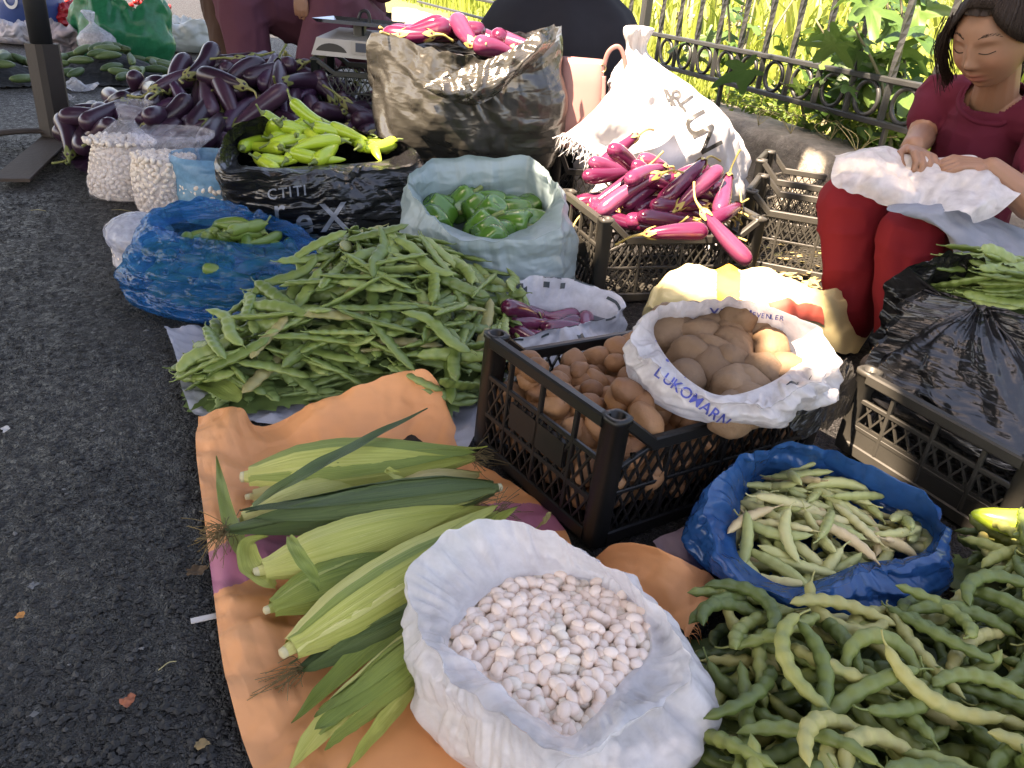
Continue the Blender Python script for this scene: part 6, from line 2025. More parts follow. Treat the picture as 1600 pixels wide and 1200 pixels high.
# ================================================================== cucumbers
CU = []
for k in range(4):
    ts = np.linspace(0, 1, 12)
    rs = .026 * np.clip(np.sin(np.pi * np.clip(ts, .004, .996)), 0, 1) ** .38
    (V, F, uv), P = lathe_x(ts, rs, rng.uniform(.14, .18), rng.uniform(-.4, .6), 12, k, .05)
    CU.append(((V, F), (P[1::2], rs[1::2], .026)))
CUT = [template('cucumber', c[0], M_CUKE) for c in CU]
for cx, cy, n_, rx_, ry_, hgt, lab, grp in [(G(200, 112)[0], G(200, 112)[1] - .25, 44, .50, .55, .16, 'green cucumber heaped between the eggplants and the green bag', 'cucumbers beside the eggplants'),
                                       (G(20, 112)[0], G(20, 112)[1] - .35, 40, .50, .45, .16, 'dark green cucumber in the far heap beyond the parasol post', 'cucumbers beyond the parasol post')]:
    pg = ell(cx, cy, rx_, ry_)
    h_ = Heap(cx - .7, cx + .7, cy - .7, cy + .7, .01, lambda x, y: .02 + hgt * np.exp(-(((x - cx) / (rx_ * .6)) ** 2 + ((y - cy) / (ry_ * .6)) ** 2)))
    as_things('cucumber', lay(h_, [c[1] for c in CU], n_, pg, 5, .25, roll=3), CUT, lab, 'cucumber', grp)
    cm = core_mesh(h_, pg)
    o_ = link('dark_cloth', mesh('dark_cloth', cm[0], cm[1]), plain('dark_cloth', (.014, .016, .018), .8))
    tag(o_, 'dark cloth bunched under the ' + ('cucumbers beside the eggplants' if n_ == 44 else 'far cucumbers beyond the post'), 'cloth')

# ================================================================== far bags and boxes
def far_bag(x0, x1, ytop, ybase, m, label, seed, bulge=.04, wr=.02, inn=.8, contents=None, fill=.6):
    c = G((x0 + x1) / 2, ybase)
    c[1] += (x1 - x0) / 2 / FPX * c[1] * .6
    dpt = (c - CAM) @ FWD
    w_ = (x1 - x0) / FPX * dpt / 2
    h_ = (ybase - ytop) / FPX * dpt * .98
    base = ell(c[0], c[1], w_ * .88, w_ * .6)
    rim = ell(c[0], c[1], w_ * .95, w_ * .6, h_)
    rim[:, 2] += h_ * .12 * np.sin(np.arange(16) * 1.3 + seed)
    V = bag(base, rim, scaled(rim, inn, h_ * fill), 110, 30, 12, bulge, wr, 2.2, 3.5, seed, .02)
    solo('plastic_bag', V, m, label, 'bag')
    return c, w_, h_
c, w_, h_ = far_bag(112, 246, 8, 100, M_GREENFILM, 'bulging green plastic bag behind the cucumbers', 201, .08)
gp_ = ell(c[0], c[1], w_ * .8, w_ * .5, h_ * .5)
far_bag(222, 322, 38, 82, film('pale_carrier', (.58, .60, .56), .4, 0, .2, .4), 'pale white bag with a red print beyond the eggplants', 203, .06, .02, .3, fill=.9)
far_bag(62, 118, 10, 44, M_REDFILM, 'small red plastic bag beyond the green bag', 204, .06, .02, .3, fill=.9)
far_bag(-20, 56, 40, 70, film('white_blanket', (.60, .56, .60), .7, 0, .2, .4), 'white bundle beyond the far cucumbers', 205, .08, .03, .2, fill=.95)
far_bag(74, 130, 44, 92, film('mauve_bundle', (.36, .30, .33), .7, 0, .1, .4), 'dull mauve bundle behind the parasol post', 206, .08, .04, .2, fill=.95)
# red print patch on the pale bag
q = G(248, 76); dpt = (q - CAM) @ FWD
# tied bag of nuts on the cucumbers
nb = G(178, 100); nb[2] = .12
prof = [(0, .7), (.04, 1.0), (.09, 1.0), (.13, .8), (.16, .45), (.19, .16), (.205, .12), (.23, .22), (.27, .34), (.28, .2)]
V = tied_bag((nb[0], nb[1] - .2, 0), .135, .12, [(z + .1, f) for z, f in prof], 44, 70, .01, (-.05, 0))
solo('plastic_bag', V, M_CLEARTOP, 'clear bag of brown nuts tied at the neck on the cucumbers', 'bag')
V = tied_bag((nb[0], nb[1] - .2, 0), .125, .11, [(.105, .6), (.14, .98), (.18, .98), (.215, .8), (.235, .4), (.24, .02)], 45, 60, .004)
o_ = link('brown_nuts', mesh('brown_nuts', V[0], V[1]), plain('nuts', (.32, .19, .11), .7, 60, 1.0, .02, col2=(.16, .09, .05), cscale=45))
tag(o_, 'brown nuts filling the tied clear bag', 'nuts', kind='stuff')
# blue drum, far red produce, dark box
bd = G(18, 44); bd[1] += .4
root = thing('blue_drum', bd, 'blue plastic drum with a white round mark beyond the far cucumbers', 'drum')
a = np.arange(28) / 28 * 2 * math.pi
rows = [np.stack([bd[0] + np.cos(a) * rr, bd[1] + np.sin(a) * rr, a * 0 + z], 1) for rr, z in ((.28, 0), (.30, .03), (.30, .2), (.305, .22), (.30, .24), (.30, .5), (.29, .55), (.26, .56), (.01, .56))]
part('body', (np.concatenate(rows), grid_faces(28, len(rows), True)), plain('blue_plastic', (.015, .05, .19), .45), root)
mk = np.array([[bd[0] - .02 + .075 * math.cos(t_) * r_ , 0, .26 + .095 * math.sin(t_) * r_] for r_ in (1.0, .7) for t_ in a])
mk[:, 1] = bd[1] - np.sqrt(np.maximum(.3065 ** 2 - (mk[:, 0] - bd[0]) ** 2, 0)) - .004
part('round_mark', (mk, grid_faces(28, 2, True)), flat('white_mark', (.5, .52, .55)), root)
TOM = [ellipsoid(.035, .033, .030, 12, 8, k, .04) for k in range(2)]
TMT = [template('tomato', t_, plain('tomato_skin', (.42, .02, .015), .3)) for t_ in TOM]
tc = G(165, 14)
h_ = Heap(tc[0] - 1.4, tc[0] + 1.4, tc[1] - .6, tc[1] + .6, .02, lambda x, y: .22 * np.exp(-((x - tc[0]) / .8) ** 2 - ((y - tc[1]) / .35) ** 2))
as_things('tomato', lay(h_, [(np.zeros((1, 3)), np.array([.031]), .03)] * 2, 70, ell(tc[0], tc[1], .95, .42), 5, .2), TMT, 'red tomato in the far heap behind the green bag', 'tomato', 'far tomatoes behind the green bag')
# white scraps near the post
for x, y, s, lab in [(122, 140, .10, 'crumpled white carrier bag lying by the parasol post'), (150, 168, .055, 'small knotted white bag beside the dark eggplants'), (95, 158, .06, 'white plastic scrap lying flat behind the parasol post'), (160, 95, .11, 'white paper under the tied bag of nuts')]:
    solo('white_plastic', crumpled(G(x, y), s, x, .55), M_WHITEFILM, lab, 'plastic')

# ================================================================== scale on dark crates
M_DARKCRATE = plain('dark_green_crate', (.010, .014, .012), .4)
sc0 = DY(545, 92, 3.72)
zc = sc0[2]
hh = zc / 2 - .002
crate((-.98, 3.66, 0), (0, 0, .08), .60, .40, hh, M_DARKCRATE, 'dark lattice crate on the ground under the scale', plates=False)
crate((-.98, 3.66, hh + .002), (0, 0, .06), .60, .40, hh, M_DARKCRATE, 'upper dark lattice crate carrying the scale', plates=False)
M_SCALE = plain('beige_scale_plastic', (.40, .38, .35), .4)
sb = np.array([sc0[0] + .02, 3.86, zc + .004])
scale = thing('weighing_scale', sb, 'beige shop scale with a metal tray and display on the dark crates', 'scale', rz=-.12)
def lpart(name, vf, m, root, smooth=False):
    return link(name, mesh(name, vf[0], vf[1], smooth), m, root)
def wedge(x0, x1, y0, y1, h0, h1, z0=0.0):
    return np.array([[x0, y0, z0], [x1, y0, z0], [x1, y1, z0], [x0, y1, z0], [x0 + .02, y0 + .015, h0], [x1 - .02, y0 + .015, h0], [x1 - .03, y1 - .02, h1], [x0 + .03, y1 - .02, h1]]), [[3, 2, 1, 0], [4, 5, 6, 7], [0, 1, 5, 4], [1, 2, 6, 5], [2, 3, 7, 6], [3, 0, 4, 7]]
lpart('body', wedge(-.17, .17, -.15, .15, .07, .10), M_SCALE, scale)
P = np.array([[-.17 + .09 + .075 * math.cos(t_), -.146, .002 + .05 * math.sin(t_)] for t_ in np.linspace(0, math.pi, 14)] )
lpart('foot_shade_patch', (np.concatenate([P, P + [0, .01, 0]]), [list(range(14)), ] + [[i, i + 14, i + 15, i + 1] for i in range(13)]), flat('recess_shade', (.012, .012, .012)), scale)  # flat near-black half-disc: shade of a foot recess put into the colour
lpart('display', box((.085, -.146, .045), (.14, .012, .055)), M_SCALE, scale)
lpart('screen', box((.085, -.153, .046), (.105, .006, .036)), flat('lcd', (.045, .06, .085), .2), scale)
lpart('tray_support', bar((0, 0, .08), (0, 0, .13), .05, .05, (0, 1, 0)), M_DARKCRATE, scale)
tr = np.array([[-.17, -.13, .145], [.17, -.13, .145], [.17, .14, .145], [-.17, .14, .145], [-.155, -.115, .13], [.155, -.115, .13], [.155, .125, .13], [-.155, .125, .13]])
lpart('tray', (tr, [[4, 5, 6, 7], [0, 1, 5, 4], [1, 2, 6, 5], [2, 3, 7, 6], [3, 0, 4, 7]]), plain('tray_steel', (.55, .58, .62), .22, metal=1.0), scale)
cb = spline([DY(560, 30, 3.98), DY(565, 18, 3.98), DY(575, 20, 3.98), DY(578, 40, 3.98), DY(566, 38, 3.98)], 30)
solo('black_cable', sweep(cb, .008, 6), M_CRATE, 'loop of black cable hanging behind the scale', 'cable')

# ================================================================== people
def capsule(p0, p1, r0, r1, n=14, k=5):
    p0, p1 = np.asarray(p0, float), np.asarray(p1, float)
    d = p1 - p0
    l = np.linalg.norm(d)
    d = d / (l + 1e-9)
    ph = np.linspace(0, math.pi / 2, k)
    P = [p0 - d * r0 * math.cos(x) for x in ph] + [p1 + d * r1 * math.sin(x) for x in ph]
    rd = [max(r0 * math.sin(x), 1e-4) for x in ph] + [max(r1 * math.cos(x), 1e-4) for x in ph]
    V, F, _ = sweep(P, rd, n)
    return V, F
def chain(pts, rads):
    return [capsule(pts[i], pts[i + 1], rads[i], rads[i + 1]) for i in range(len(pts) - 1)]
def blob(name, parts_, voxel, smooth=6, disp=None):
    """fuse overlapping solids into one continuous skin"""
    V, F = join([(p[0], p[1]) for p in parts_])
    me = bpy.data.meshes.new('tmp')
    me.from_pydata(V.tolist(), [], F)
    ob = bpy.data.objects.new('tmp', me)
    COL.objects.link(ob)
    m1 = ob.modifiers.new('r', 'REMESH'); m1.mode = 'VOXEL'; m1.voxel_size = voxel
    m2 = ob.modifiers.new('s', 'SMOOTH'); m2.iterations = smooth; m2.factor = .5
    dg = bpy.context.evaluated_depsgraph_get()
    r_ = bpy.data.meshes.new_from_object(ob.evaluated_get(dg))
    bpy.data.objects.remove(ob)
    n = len(r_.vertices)
    V = np.empty(n * 3); r_.vertices.foreach_get('co', V); V = V.reshape(-1, 3)
    F = [list(p.vertices) for p in r_.polygons]
    if disp is not None:
        nm = np.empty(n * 3); r_.vertices.foreach_get('normal', nm); nm = nm.reshape(-1, 3)
        V = V + nm * disp(V)[:, None]
    bpy.data.meshes.remove(r_)
    return V, F
def cloth_disp(amp, fr, seed, st=(1, 1, 1)):
    def f(V):
        s = V * fr * np.asarray(st)
        w_ = np.stack([vnoise(s + 5, seed + 7), vnoise(s + 9, seed + 8), vnoise(s + 2, seed + 9)], 1)
        return amp * (.7 * (ridge(s + .6 * w_, seed) - .4) + .4 * (ridge(s * 2.1 + .6 * w_, seed + 1) - .4) + .5 * vnoise(s * .6, seed + 2))
    return f
def fabric(name, col, col2=None, fine=900.0, rough=.85):
    m = plain(name, col, rough, fine, .25, .0008, col2=col2, cscale=14, spec=.2)
    return m

# ---- the girl
fdir = np.array([-.80, -.50, 0]); fdir /= np.linalg.norm(fdir)             # where her body faces
HC = DY(1556, 56, 2.20)
def hand(w_, pd, nd, side, curl=1.0, s=.92):
    """palm and five bent fingers from the wrist w_; pd = direction of the fingers, nd = back of the hand, side = +1/-1 thumb side"""
    pd, nd = np.asarray(pd, float) / np.linalg.norm(pd), np.asarray(nd, float)
    nd = nd - pd * (nd @ pd); nd /= np.linalg.norm(nd)
    sd = np.cross(nd, pd) * side
    out = []
    k0 = w_ + pd * .075 * s
    for o_ in (-.026, -.009, .009, .026):
        out.append(capsule(w_ + pd * .012 + sd * o_ * .6 * s, k0 + sd * o_ * s, .0115 * s, .0098 * s, 10))
    for o_, l in ((.030, .070), (.010, .078), (-.010, .073), (-.029, .056)):
        b = k0 + sd * o_ * s
        a1, a2, a3 = .55 * curl, 1.35 * curl, 2.1 * curl
        p1 = b + (pd * math.cos(a1) - nd * math.sin(a1)) * l * .45 * s
        p2 = p1 + (pd * math.cos(a2) - nd * math.sin(a2)) * l * .32 * s
        p3 = p2 + (pd * math.cos(a3) - nd * math.sin(a3)) * l * .25 * s
        out += chain([b, p1, p2, p3], [.0092 * s, .0084 * s, .0076 * s, .0066 * s])
    tb_ = w_ + pd * .02 * s + sd * .024 * s
    t1 = tb_ + (pd * .6 + sd * .7 - nd * .35) * .034 * s
    t2 = t1 + (pd * .85 + sd * .1 - nd * .55) * .028 * s
    t3 = t2 + (pd * .8 - sd * .25 - nd * .5) * .020 * s
    out += chain([tb_, t1, t2, t3], [.0125 * s, .0105 * s, .0092 * s, .0075 * s])
    return out
hd_f = np.array([-.74, -.56, -.46]); hd_f /= np.linalg.norm(hd_f)            # where her face looks: down at her hands
hd_l = np.cross([0, 0, 1.0], hd_f); hd_l /= np.linalg.norm(hd_l)
hd_l = hd_l + np.array([0, 0, .06]); hd_l /= np.linalg.norm(hd_l)
hd_u = np.cross(hd_f, hd_l)
HM = np.stack([hd_f, hd_l, hd_u], 1)
def head_pts(D):
    a_, b_, c_ = .094, .076, .106
    V = D * np.array([a_, b_, c_])
    x, y, z = V[:, 0].copy(), V[:, 1].copy(), V[:, 2].copy()
    lo = np.clip(-z / c_, 0, 1)
    y *= 1 - .30 * lo ** 1.6
    x = np.where(x < 0, x * (1 - .35 * lo ** 1.2), x * (1 - .02 * lo))
    x = np.where(x < 0, x * 1.06, x)
    f = np.clip(D[:, 0] * 2.2, 0, 1)
    g = lambda y0, sy, z0, sz: np.exp(-((np.abs(y) - y0) / sy) ** 2 - ((z - z0) / sz) ** 2)
    e = 0
    e += .004 * g(0, .04, .045, .03)
    e -= .0105 * g(.029, .015, .012, .0115)
    e += .0055 * g(.030, .0125, .009, .0085)
    e += .0035 * g(.030, .018, .027, .007)
    e += .0105 * g(0, .0075, .004, .018)
    e += .0205 * g(0, .0085, -.020, .0125)
    e += .0060 * g(.0115, .0058, -.0265, .0070)
    e += .0065 * g(.040, .020, -.022, .020)
    e += .0075 * g(0, .017, -.0495, .0055)
    e -= .0030 * g(0, .019, -.0565, .0028)
    e += .0075 * g(0, .015, -.0635, .0060)
    e -= .0030 * g(0, .015, -.0745, .006)
    e += .0080 * g(0, .018, -.090, .013)
    return np.stack([x + e * f, y, z], 1) * HS
HS = 1.13
nu, nv = 128, 100
ph = np.linspace(.015, math.pi - .015, nv)
la = np.linspace(-math.pi, math.pi, nu, endpoint=False)
LA, PH = np.meshgrid(la, ph)
D_ = np.stack([np.sin(PH) * np.cos(LA), np.sin(PH) * np.sin(LA), np.cos(PH)], -1).reshape(-1, 3)
HV = head_pts(D_)
head = (HC + HV @ HM.T, grid_faces(nu, nv, True) + [list(range(nu)), list(range((nv - 1) * nu, nv * nu))])
NK = HC - hd_u * .075 - hd_f * .030
CH = np.array([1.235, 2.335, .50])
SHR, SHL = np.array([1.145, 2.475, .635]), np.array([1.320, 2.175, .605])
ELR, HNR = DY(1440, 214, 2.40), DY(1424, 232, 2.13)
ELL_, HNL = DY(1612, 318, 1.98), DY(1540, 258, 2.02)
HIPR, HIPL = np.array([1.255, 2.50, .20]), np.array([1.345, 2.32, .20])
body = [head]
body += chain([NK, CH * .25 + (SHR + SHL) / 2 * .75 + [0, 0, .03], CH, (HIPR + HIPL) / 2 + [0, 0, .06]], [.046, .060, .095, .105])
body += chain([SHR, ELR, HNR + (ELR - HNR) * .12], [.046, .040, .029])
body += chain([SHL, ELL_, HNL + (ELL_ - HNL) * .12], [.046, .042, .030])
body += chain([(SHR + SHL) / 2, SHR], [.055, .045]) + chain([(SHR + SHL) / 2, SHL], [.055, .045])
hr_d = DY(1452, 232, 2.05) - HNR
hl_d = DY(1480, 245, 2.02) - HNL
body += hand(HNR, hr_d + np.array([.0, -.02, -.02]), (0.1, .35, 1), -1, .95)
body += hand(HNL, hl_d + np.array([0, 0, -.012]), (0.1, -.3, 1), 1, .95)
gb = np.array([1.22, 2.35, .0])
BV, BF = blob('girl', body, .0034, 3)
# skin colour with lips and cheeks
loc_ = (BV - HC) @ HM / HS
face = (loc_[:, 0] > .03) & (np.abs(loc_).max(1) < .13)
skin = np.tile(np.array([.26, .135, .080]), (len(BV), 1))
lips = np.exp(-(np.abs(loc_[:, 1]) / .021) ** 4 - ((loc_[:, 2] + .057) / .0115) ** 4) * face
skin = skin * (1 - .75 * lips[:, None]) + np.array([.30, .095, .075]) * (.75 * lips[:, None])
chk = np.exp(-((np.abs(loc_[:, 1]) - .042) / .02) ** 2 - ((loc_[:, 2] + .02) / .02) ** 2) * face
skin = skin * (1 - .3 * chk[:, None]) + np.array([.40, .15, .09]) * (.3 * chk[:, None])
m_, t, p, _ = nodes('skin')
at = N(t, 'Attribute'); at.attribute_name = 'tint'
c = mixc(t, math_(t, 'MULTIPLY', noise(t, 60, 3, .6), .25), at.outputs['Color'], (.27, .12, .07))
L(t, c, p.inputs['Base Color'])
p.inputs['Roughness'].default_value = .5
p.inputs['Subsurface Weight'].default_value = .12
p.inputs['Subsurface Radius'].default_value = (.012, .005, .003)
p.inputs['Subsurface Scale'].default_value = .6
bump(t, p, noise(t, 500, 3, .6), .12, .0006)
M_SKIN = m_
girl = thing('person', gb, 'seated girl in a plum T-shirt and red trousers looking down at a white bag', 'person')
part('body', (BV, BF), M_SKIN, girl, True, None, skin)
bvh = BVHTree.FromPolygons([Vector(v) for v in BV], BF)
def on_face(y, z, up=.0008):
    y, z = y * HS, z * HS
    o_ = HC + HM @ np.array([.2, y, z])
    h = bvh.ray_cast(Vector(o_), Vector(-hd_f), .3)
    return (np.array(h[0]) if h[0] is not None else HC + HM @ np.array([.09, y, z])) + hd_f * up
M_HAIR = plain('dark_brown_hair', (.012, .0075, .005), .6, 200, .5, .002, col2=(.026, .015, .010), cscale=60, spec=.25)
for sg in (-1, 1):
    ys = np.linspace(.014, .050, 12)
    P = np.array([on_face(sg * y_, .0335 + .005 * math.sin((y_ - .014) / .036 * 2.6) - .004 * max(0, (y_ - .04) / .01), .0004) for y_ in ys])
    wd_ = .0042 * np.array([.5, .9, 1, 1, 1, 1, .95, .9, .8, .65, .45, .2])
    hairs = []
    for k in range(70):
        f_ = rng.uniform(0, 10.99); i_ = int(f_)
        c_ = P[i_] * (1 - f_ + i_) + P[i_ + 1] * (f_ - i_) + hd_u * rng.uniform(-1, 1) * wd_[i_]
        d_ = (P[i_ + 1] - P[i_]); d_ = d_ / np.linalg.norm(d_)
        e_ = c_ + (d_ * .8 + hd_u * rng.uniform(0, .5)) * rng.uniform(.004, .008)
        hairs.append(sweep(np.array([c_, (c_ + e_) / 2 + hd_f * .0004, e_]), [.0005, .0004, .0001], 3))
    part('eyebrow', join(hairs), M_HAIR, girl)
    ys = np.linspace(.017, .045, 12)
    P = np.array([on_face(sg * y_, .0045 - .0035 * math.sin((y_ - .017) / .028 * math.pi), .0006) for y_ in ys])
    part('eyelashes', sweep(P, .0016 * np.array([.4, .7, .9, 1, 1.1, 1.2, 1.2, 1.2, 1.1, 1, .8, .4]), 6, rad2=.0012), M_HAIR, girl)
# hair: a cap with combed strands, a loose lock and a tail at the back
hairl = lambda D: np.where(D[:, 0] > .05, .50 + .22 * np.clip(D[:, 0], 0, 1) - .95 * np.clip(np.abs(D[:, 1]) - .35, 0, 1), -.55 - .25 * np.clip(-D[:, 0], 0, 1))
keep_ = D_[:, 2] > hairl(D_)
strand = vnoise(np.stack([D_[:, 1] * 26, D_[:, 0] * 3, D_[:, 2] * 3], 1), 4)
HV2 = HV * 1.0 + D_ * (.009 + .0045 * strand[:, None] + .004 * fbm(D_ * 4, 2, 2)[:, None])
HF = [f for f in grid_faces(nu, nv, True) if all(keep_[i] for i in f)] + [list(range(nu))]
hair = part('hair', (HC + HV2 @ HM.T, HF), M_HAIR, girl)
pcs = []
for k in range(420):
    y0 = rng.uniform(-.95, .95)
    lat0 = .50 + .22 * math.cos(y0 * 1.4) - .95 * max(abs(math.sin(y0 * 1.25)) - .35, 0)
    pts = []
    for f in np.linspace(0, 1, 9):
        ang = y0 * 1.25
        zc_ = lat0 + .05 + (1.0 - lat0) * math.sin(f * math.pi * .62) - 1.35 * max(0, f - .55) ** 1.2
        xx = math.cos(ang) * math.sqrt(max(0, 1 - min(zc_, .99) ** 2)) * (1 - 2.0 * f)
        yy = math.sin(ang) * (1 - .35 * f) * math.sqrt(max(0.05, 1 - min(abs(zc_), .99) ** 2 * .6))
        dv = np.array([xx - .15 * f, yy, zc_]); dv /= np.linalg.norm(dv)
        pts.append(HC + HM @ (head_pts(dv[None])[0] + dv * (.0115 + .003 * rng.random())))
    pcs.append(sweep(spline(pts, 14), .0011, 4))
part('hair_strands', join(pcs), M_HAIR, hair)
pcs = []
for k in range(150):
    s_ = np.array([.045, -.082, .056]) + rng.normal(size=3) * np.array([.013, .003, .008])
    pts = [HC + HM @ s_, HC + HM @ (s_ + [.022, -.010, -.045]) + rng.normal(size=3) * .003, HC + HM @ (s_ + [.018, -.010, -.105]) + rng.normal(size=3) * .003, HC + HM @ (s_ + [.004, -.006, -.16]) + rng.normal(size=3) * .005]
    pcs.append(sweep(spline(pts, 14), np.linspace(.0014, .0005, 14), 4))
part('loose_lock', join(pcs), M_HAIR, hair)
pcs = []
for k in range(70):
    s_ = np.array([-.095, 0, -.005]) + rng.normal(size=3) * np.array([.006, .016, .014])
    pts = [HC + HM @ s_, HC + HM @ (s_ + [-.04, 0, -.03]) + rng.normal(size=3) * .008, HC + HM @ s_ + np.array([.06, .05, -.16]) + rng.normal(size=3) * .012]
    pcs.append(sweep(spline(pts, 12), np.linspace(.003, .0012, 12), 4))
part('hair_tail', join(pcs), M_HAIR, hair)
# T-shirt
mid_s = (SHR + SHL) / 2
shirt = chain([mid_s + [0, 0, -.015], CH + [0, 0, .02], CH + [.0, .0, -.12], (HIPR + HIPL) / 2 + [0, 0, .03]], [.098, .118, .125, .13])
shirt += chain([mid_s + [.01, 0, .0], SHR + [0, 0, .002]], [.078, .058]) + chain([mid_s + [.01, 0, .0], SHL + [0, 0, .002]], [.078, .058])
shirt += chain([SHR, SHR * .42 + ELR * .58], [.058, .055]) + chain([SHL, SHL * .45 + ELL_ * .55], [.060, .058])
SV, SF = blob('shirt', shirt, .0065, 6, cloth_disp(.010, 9, 31, (1, 1, 1.4)))
# open the neckline: drop the faces round the neck
nk_ax = NK - mid_s; nk_ax /= np.linalg.norm(nk_ax)
rel = SV - (mid_s + nk_ax * .02)
hgt = rel @ nk_ax
rad_ = np.linalg.norm(rel - hgt[:, None] * nk_ax, axis=1)
SF = [f for f in SF if not all(hgt[i] > .012 and rad_[i] < .075 for i in f)]
M_PLUM = fabric('plum_cotton', (.10, .010, .024), (.08, .008, .020))
sa_ = np.cross(nk_ax, [1.0, 0, 0]); sa_ /= np.linalg.norm(sa_); sb_ = np.cross(nk_ax, sa_)
bv_ = BVHTree.FromPolygons([Vector(v) for v in SV], SF)
ring_ = []
for a_ in np.linspace(0, 2 * math.pi, 48, endpoint=False):
    u_ = sa_ * math.cos(a_) + sb_ * math.sin(a_)
    near = bv_.find_nearest(Vector(mid_s + nk_ax * (.02 + .010) + u_ * .078))
    ring_.append(np.array(near[0]))
ring_ = np.array(ring_)
for _ in range(6): ring_ = (np.roll(ring_, 1, 0) + ring_ * 2 + np.roll(ring_, -1, 0)) / 4
part('neckband', sweep(ring_, .0075, 8, closed=True, up=tuple(nk_ax)), M_PLUM, girl)
part('t_shirt', (SV, SF), fabric('plum_cotton', (.10, .010, .024), (.08, .008, .020)), girl)
# trousers
KNR, KNL = DY(1330, 318, 2.14), DY(1428, 372, 2.00)
ANR, ANL = G(1322, 520, .03), G(1410, 560, .03)
tro = chain([HIPR, KNR, ANR + (KNR - ANR) * .04], [.105, .082, .066]) + chain([HIPL, KNL, ANL + (KNL - ANL) * .04], [.105, .082, .066]) + chain([HIPR, HIPL], [.115, .115])
TV, TF = blob('trousers', tro, .007, 7, cloth_disp(.017, 6.0, 41, (1, 1, 1.2)))
part('trousers', (TV, TF), fabric('red_cotton', (.19, .012, .018), (.16, .010, .016)), girl)
shoe = plain('grey_shoe', (.16, .14, .13), .7)
for an in (ANR, ANL):
    part('shoe', blob('shoe', chain([an + [0, 0, .01], an + fdir * .12 * np.array([1, 1, 0]) + [0, 0, .0]], [.036, .032]) , .006, 4), shoe, girl)
solo('stool', join([box(np.array([1.30, 2.42, .055]), (.34, .34, .03)), bar((1.17, 2.29, 0), (1.17, 2.29, .045), .04, .04, (0, 1, 0)), bar((1.43, 2.29, 0), (1.43, 2.29, .045), .04, .04, (0, 1, 0)), bar((1.17, 2.55, 0), (1.17, 2.55, .045), .04, .04, (0, 1, 0)), bar((1.43, 2.55, 0), (1.43, 2.55, .045), .04, .04, (0, 1, 0))]), plain('stool_wood', (.24, .16, .09), .7), 'low wooden stool under the seated girl', 'stool', smooth=False)

# ---- white bag in her hands and the denim on her lap
T3 = lambda x, y, Y: DY(x, y, Y)
wb = cloth_pts([[T3(1306, 240, 2.06), T3(1366, 226, 2.10), T3(1420, 238, 2.11), T3(1480, 246, 2.10), T3(1535, 246, 2.06), T3(1592, 292, 1.98)],
                [T3(1300, 264, 2.00), T3(1360, 254, 2.01), T3(1420, 264, 2.01), T3(1490, 272, 2.00), T3(1545, 282, 1.96), T3(1590, 306, 1.93)],
                [T3(1298, 286, 1.985), T3(1355, 278, 1.96), T3(1420, 294, 1.94), T3(1482, 310, 1.92), T3(1530, 326, 1.90), T3(1562, 332, 1.90)],
                [T3(1308, 298, 1.98), T3(1378, 302, 1.95), T3(1430, 318, 1.915), T3(1485, 340, 1.89), T3(1512, 352, 1.88), T3(1542, 344, 1.89)]], 110, 80, .020, 12, 300, (0, -.7, .7))
solo('plastic_bag', wb, M_WHITEFILM2, 'crumpled empty white plastic bag held by the girl over her knees', 'bag')
M_DENIM = fabric('washed_denim', (.15, .17, .21), (.24, .26, .30), 700)
dn = cloth_pts([[T3(1386, 322, 1.955), T3(1440, 312, 1.97), T3(1505, 318, 2.00), T3(1600, 360, 2.05), T3(1690, 400, 2.10)],
                [T3(1392, 332, 1.905), T3(1450, 330, 1.885), T3(1520, 355, 1.90), T3(1605, 392, 1.95), T3(1690, 430, 2.00)],
                [T3(1468, 352, 1.88), T3(1492, 372, 1.855), T3(1540, 400, 1.86), T3(1608, 425, 1.89), T3(1690, 455, 1.95)],
                [T3(1488, 390, 1.88), T3(1505, 420, 1.85), T3(1550, 440, 1.84), T3(1610, 458, 1.86), T3(1690, 480, 1.92)]], 90, 60, .016, 13, 320, (0, -.7, .5))
solo('denim_cloth', dn, M_DENIM, 'washed grey-blue denim lying across the lap of the girl', 'cloth')
solo('plastic_bag', tied_bag(G(1358, 470, .0), .05, .045, [(0, .8), (.05, 1.0), (.1, .85), (.15, .6), (.19, .45), (.2, .2)], 66, 60, .012), film('grey_carrier', (.45, .42, .42), .5, 0, .2, .5), 'small greyish bag standing between the red trouser legs', 'bag')

# ---- person with mauve trousers behind the eggplants
M_MAUVE, M_BROWN = fabric('mauve_cotton', (.13, .045, .065), (.10, .035, .05)), fabric('brown_cotton', (.085, .045, .032), (.06, .034, .026))
p1 = DY(470, 60, 4.75); p1[2] = 0
per1 = thing('person', p1, 'seated person in mauve baggy trousers with a hand on one knee behind the eggplants', 'person')
k1, k2 = DY(372, -18, 4.62), DY(520, -2, 4.55)
hip = np.array([p1[0] + .25, 5.05, .42])
a1, a2 = np.array([k1[0] + .10, 4.55, .06]), np.array([k2[0] - .15, 4.42, .06])
TV, TF = blob('t', chain([hip + [-.1, 0, 0], k1, a1], [.15, .13, .12]) + chain([hip + [.12, 0, 0], k2, a2], [.15, .125, .11]) + chain([hip + [-.1, 0, 0], hip + [.12, 0, 0]], [.16, .16]), .012, 6, cloth_disp(.022, 5, 51, (1, 1, .5)))
part('trousers', (TV, TF), M_MAUVE, per1)
SVv, SFf = blob('s', chain([k1 + [-.12, .08, -.02], a1 + [-.12, .05, .05]], [.11, .13]) + chain([k1 + [-.16, .25, .08], k1 + [-.12, .08, -.02]], [.12, .11]), .012, 6, cloth_disp(.024, 6, 55, (1, 1, .4)))
part('shawl', (SVv, SFf), M_BROWN, per1)
hk = DY(462, 2, 4.42)
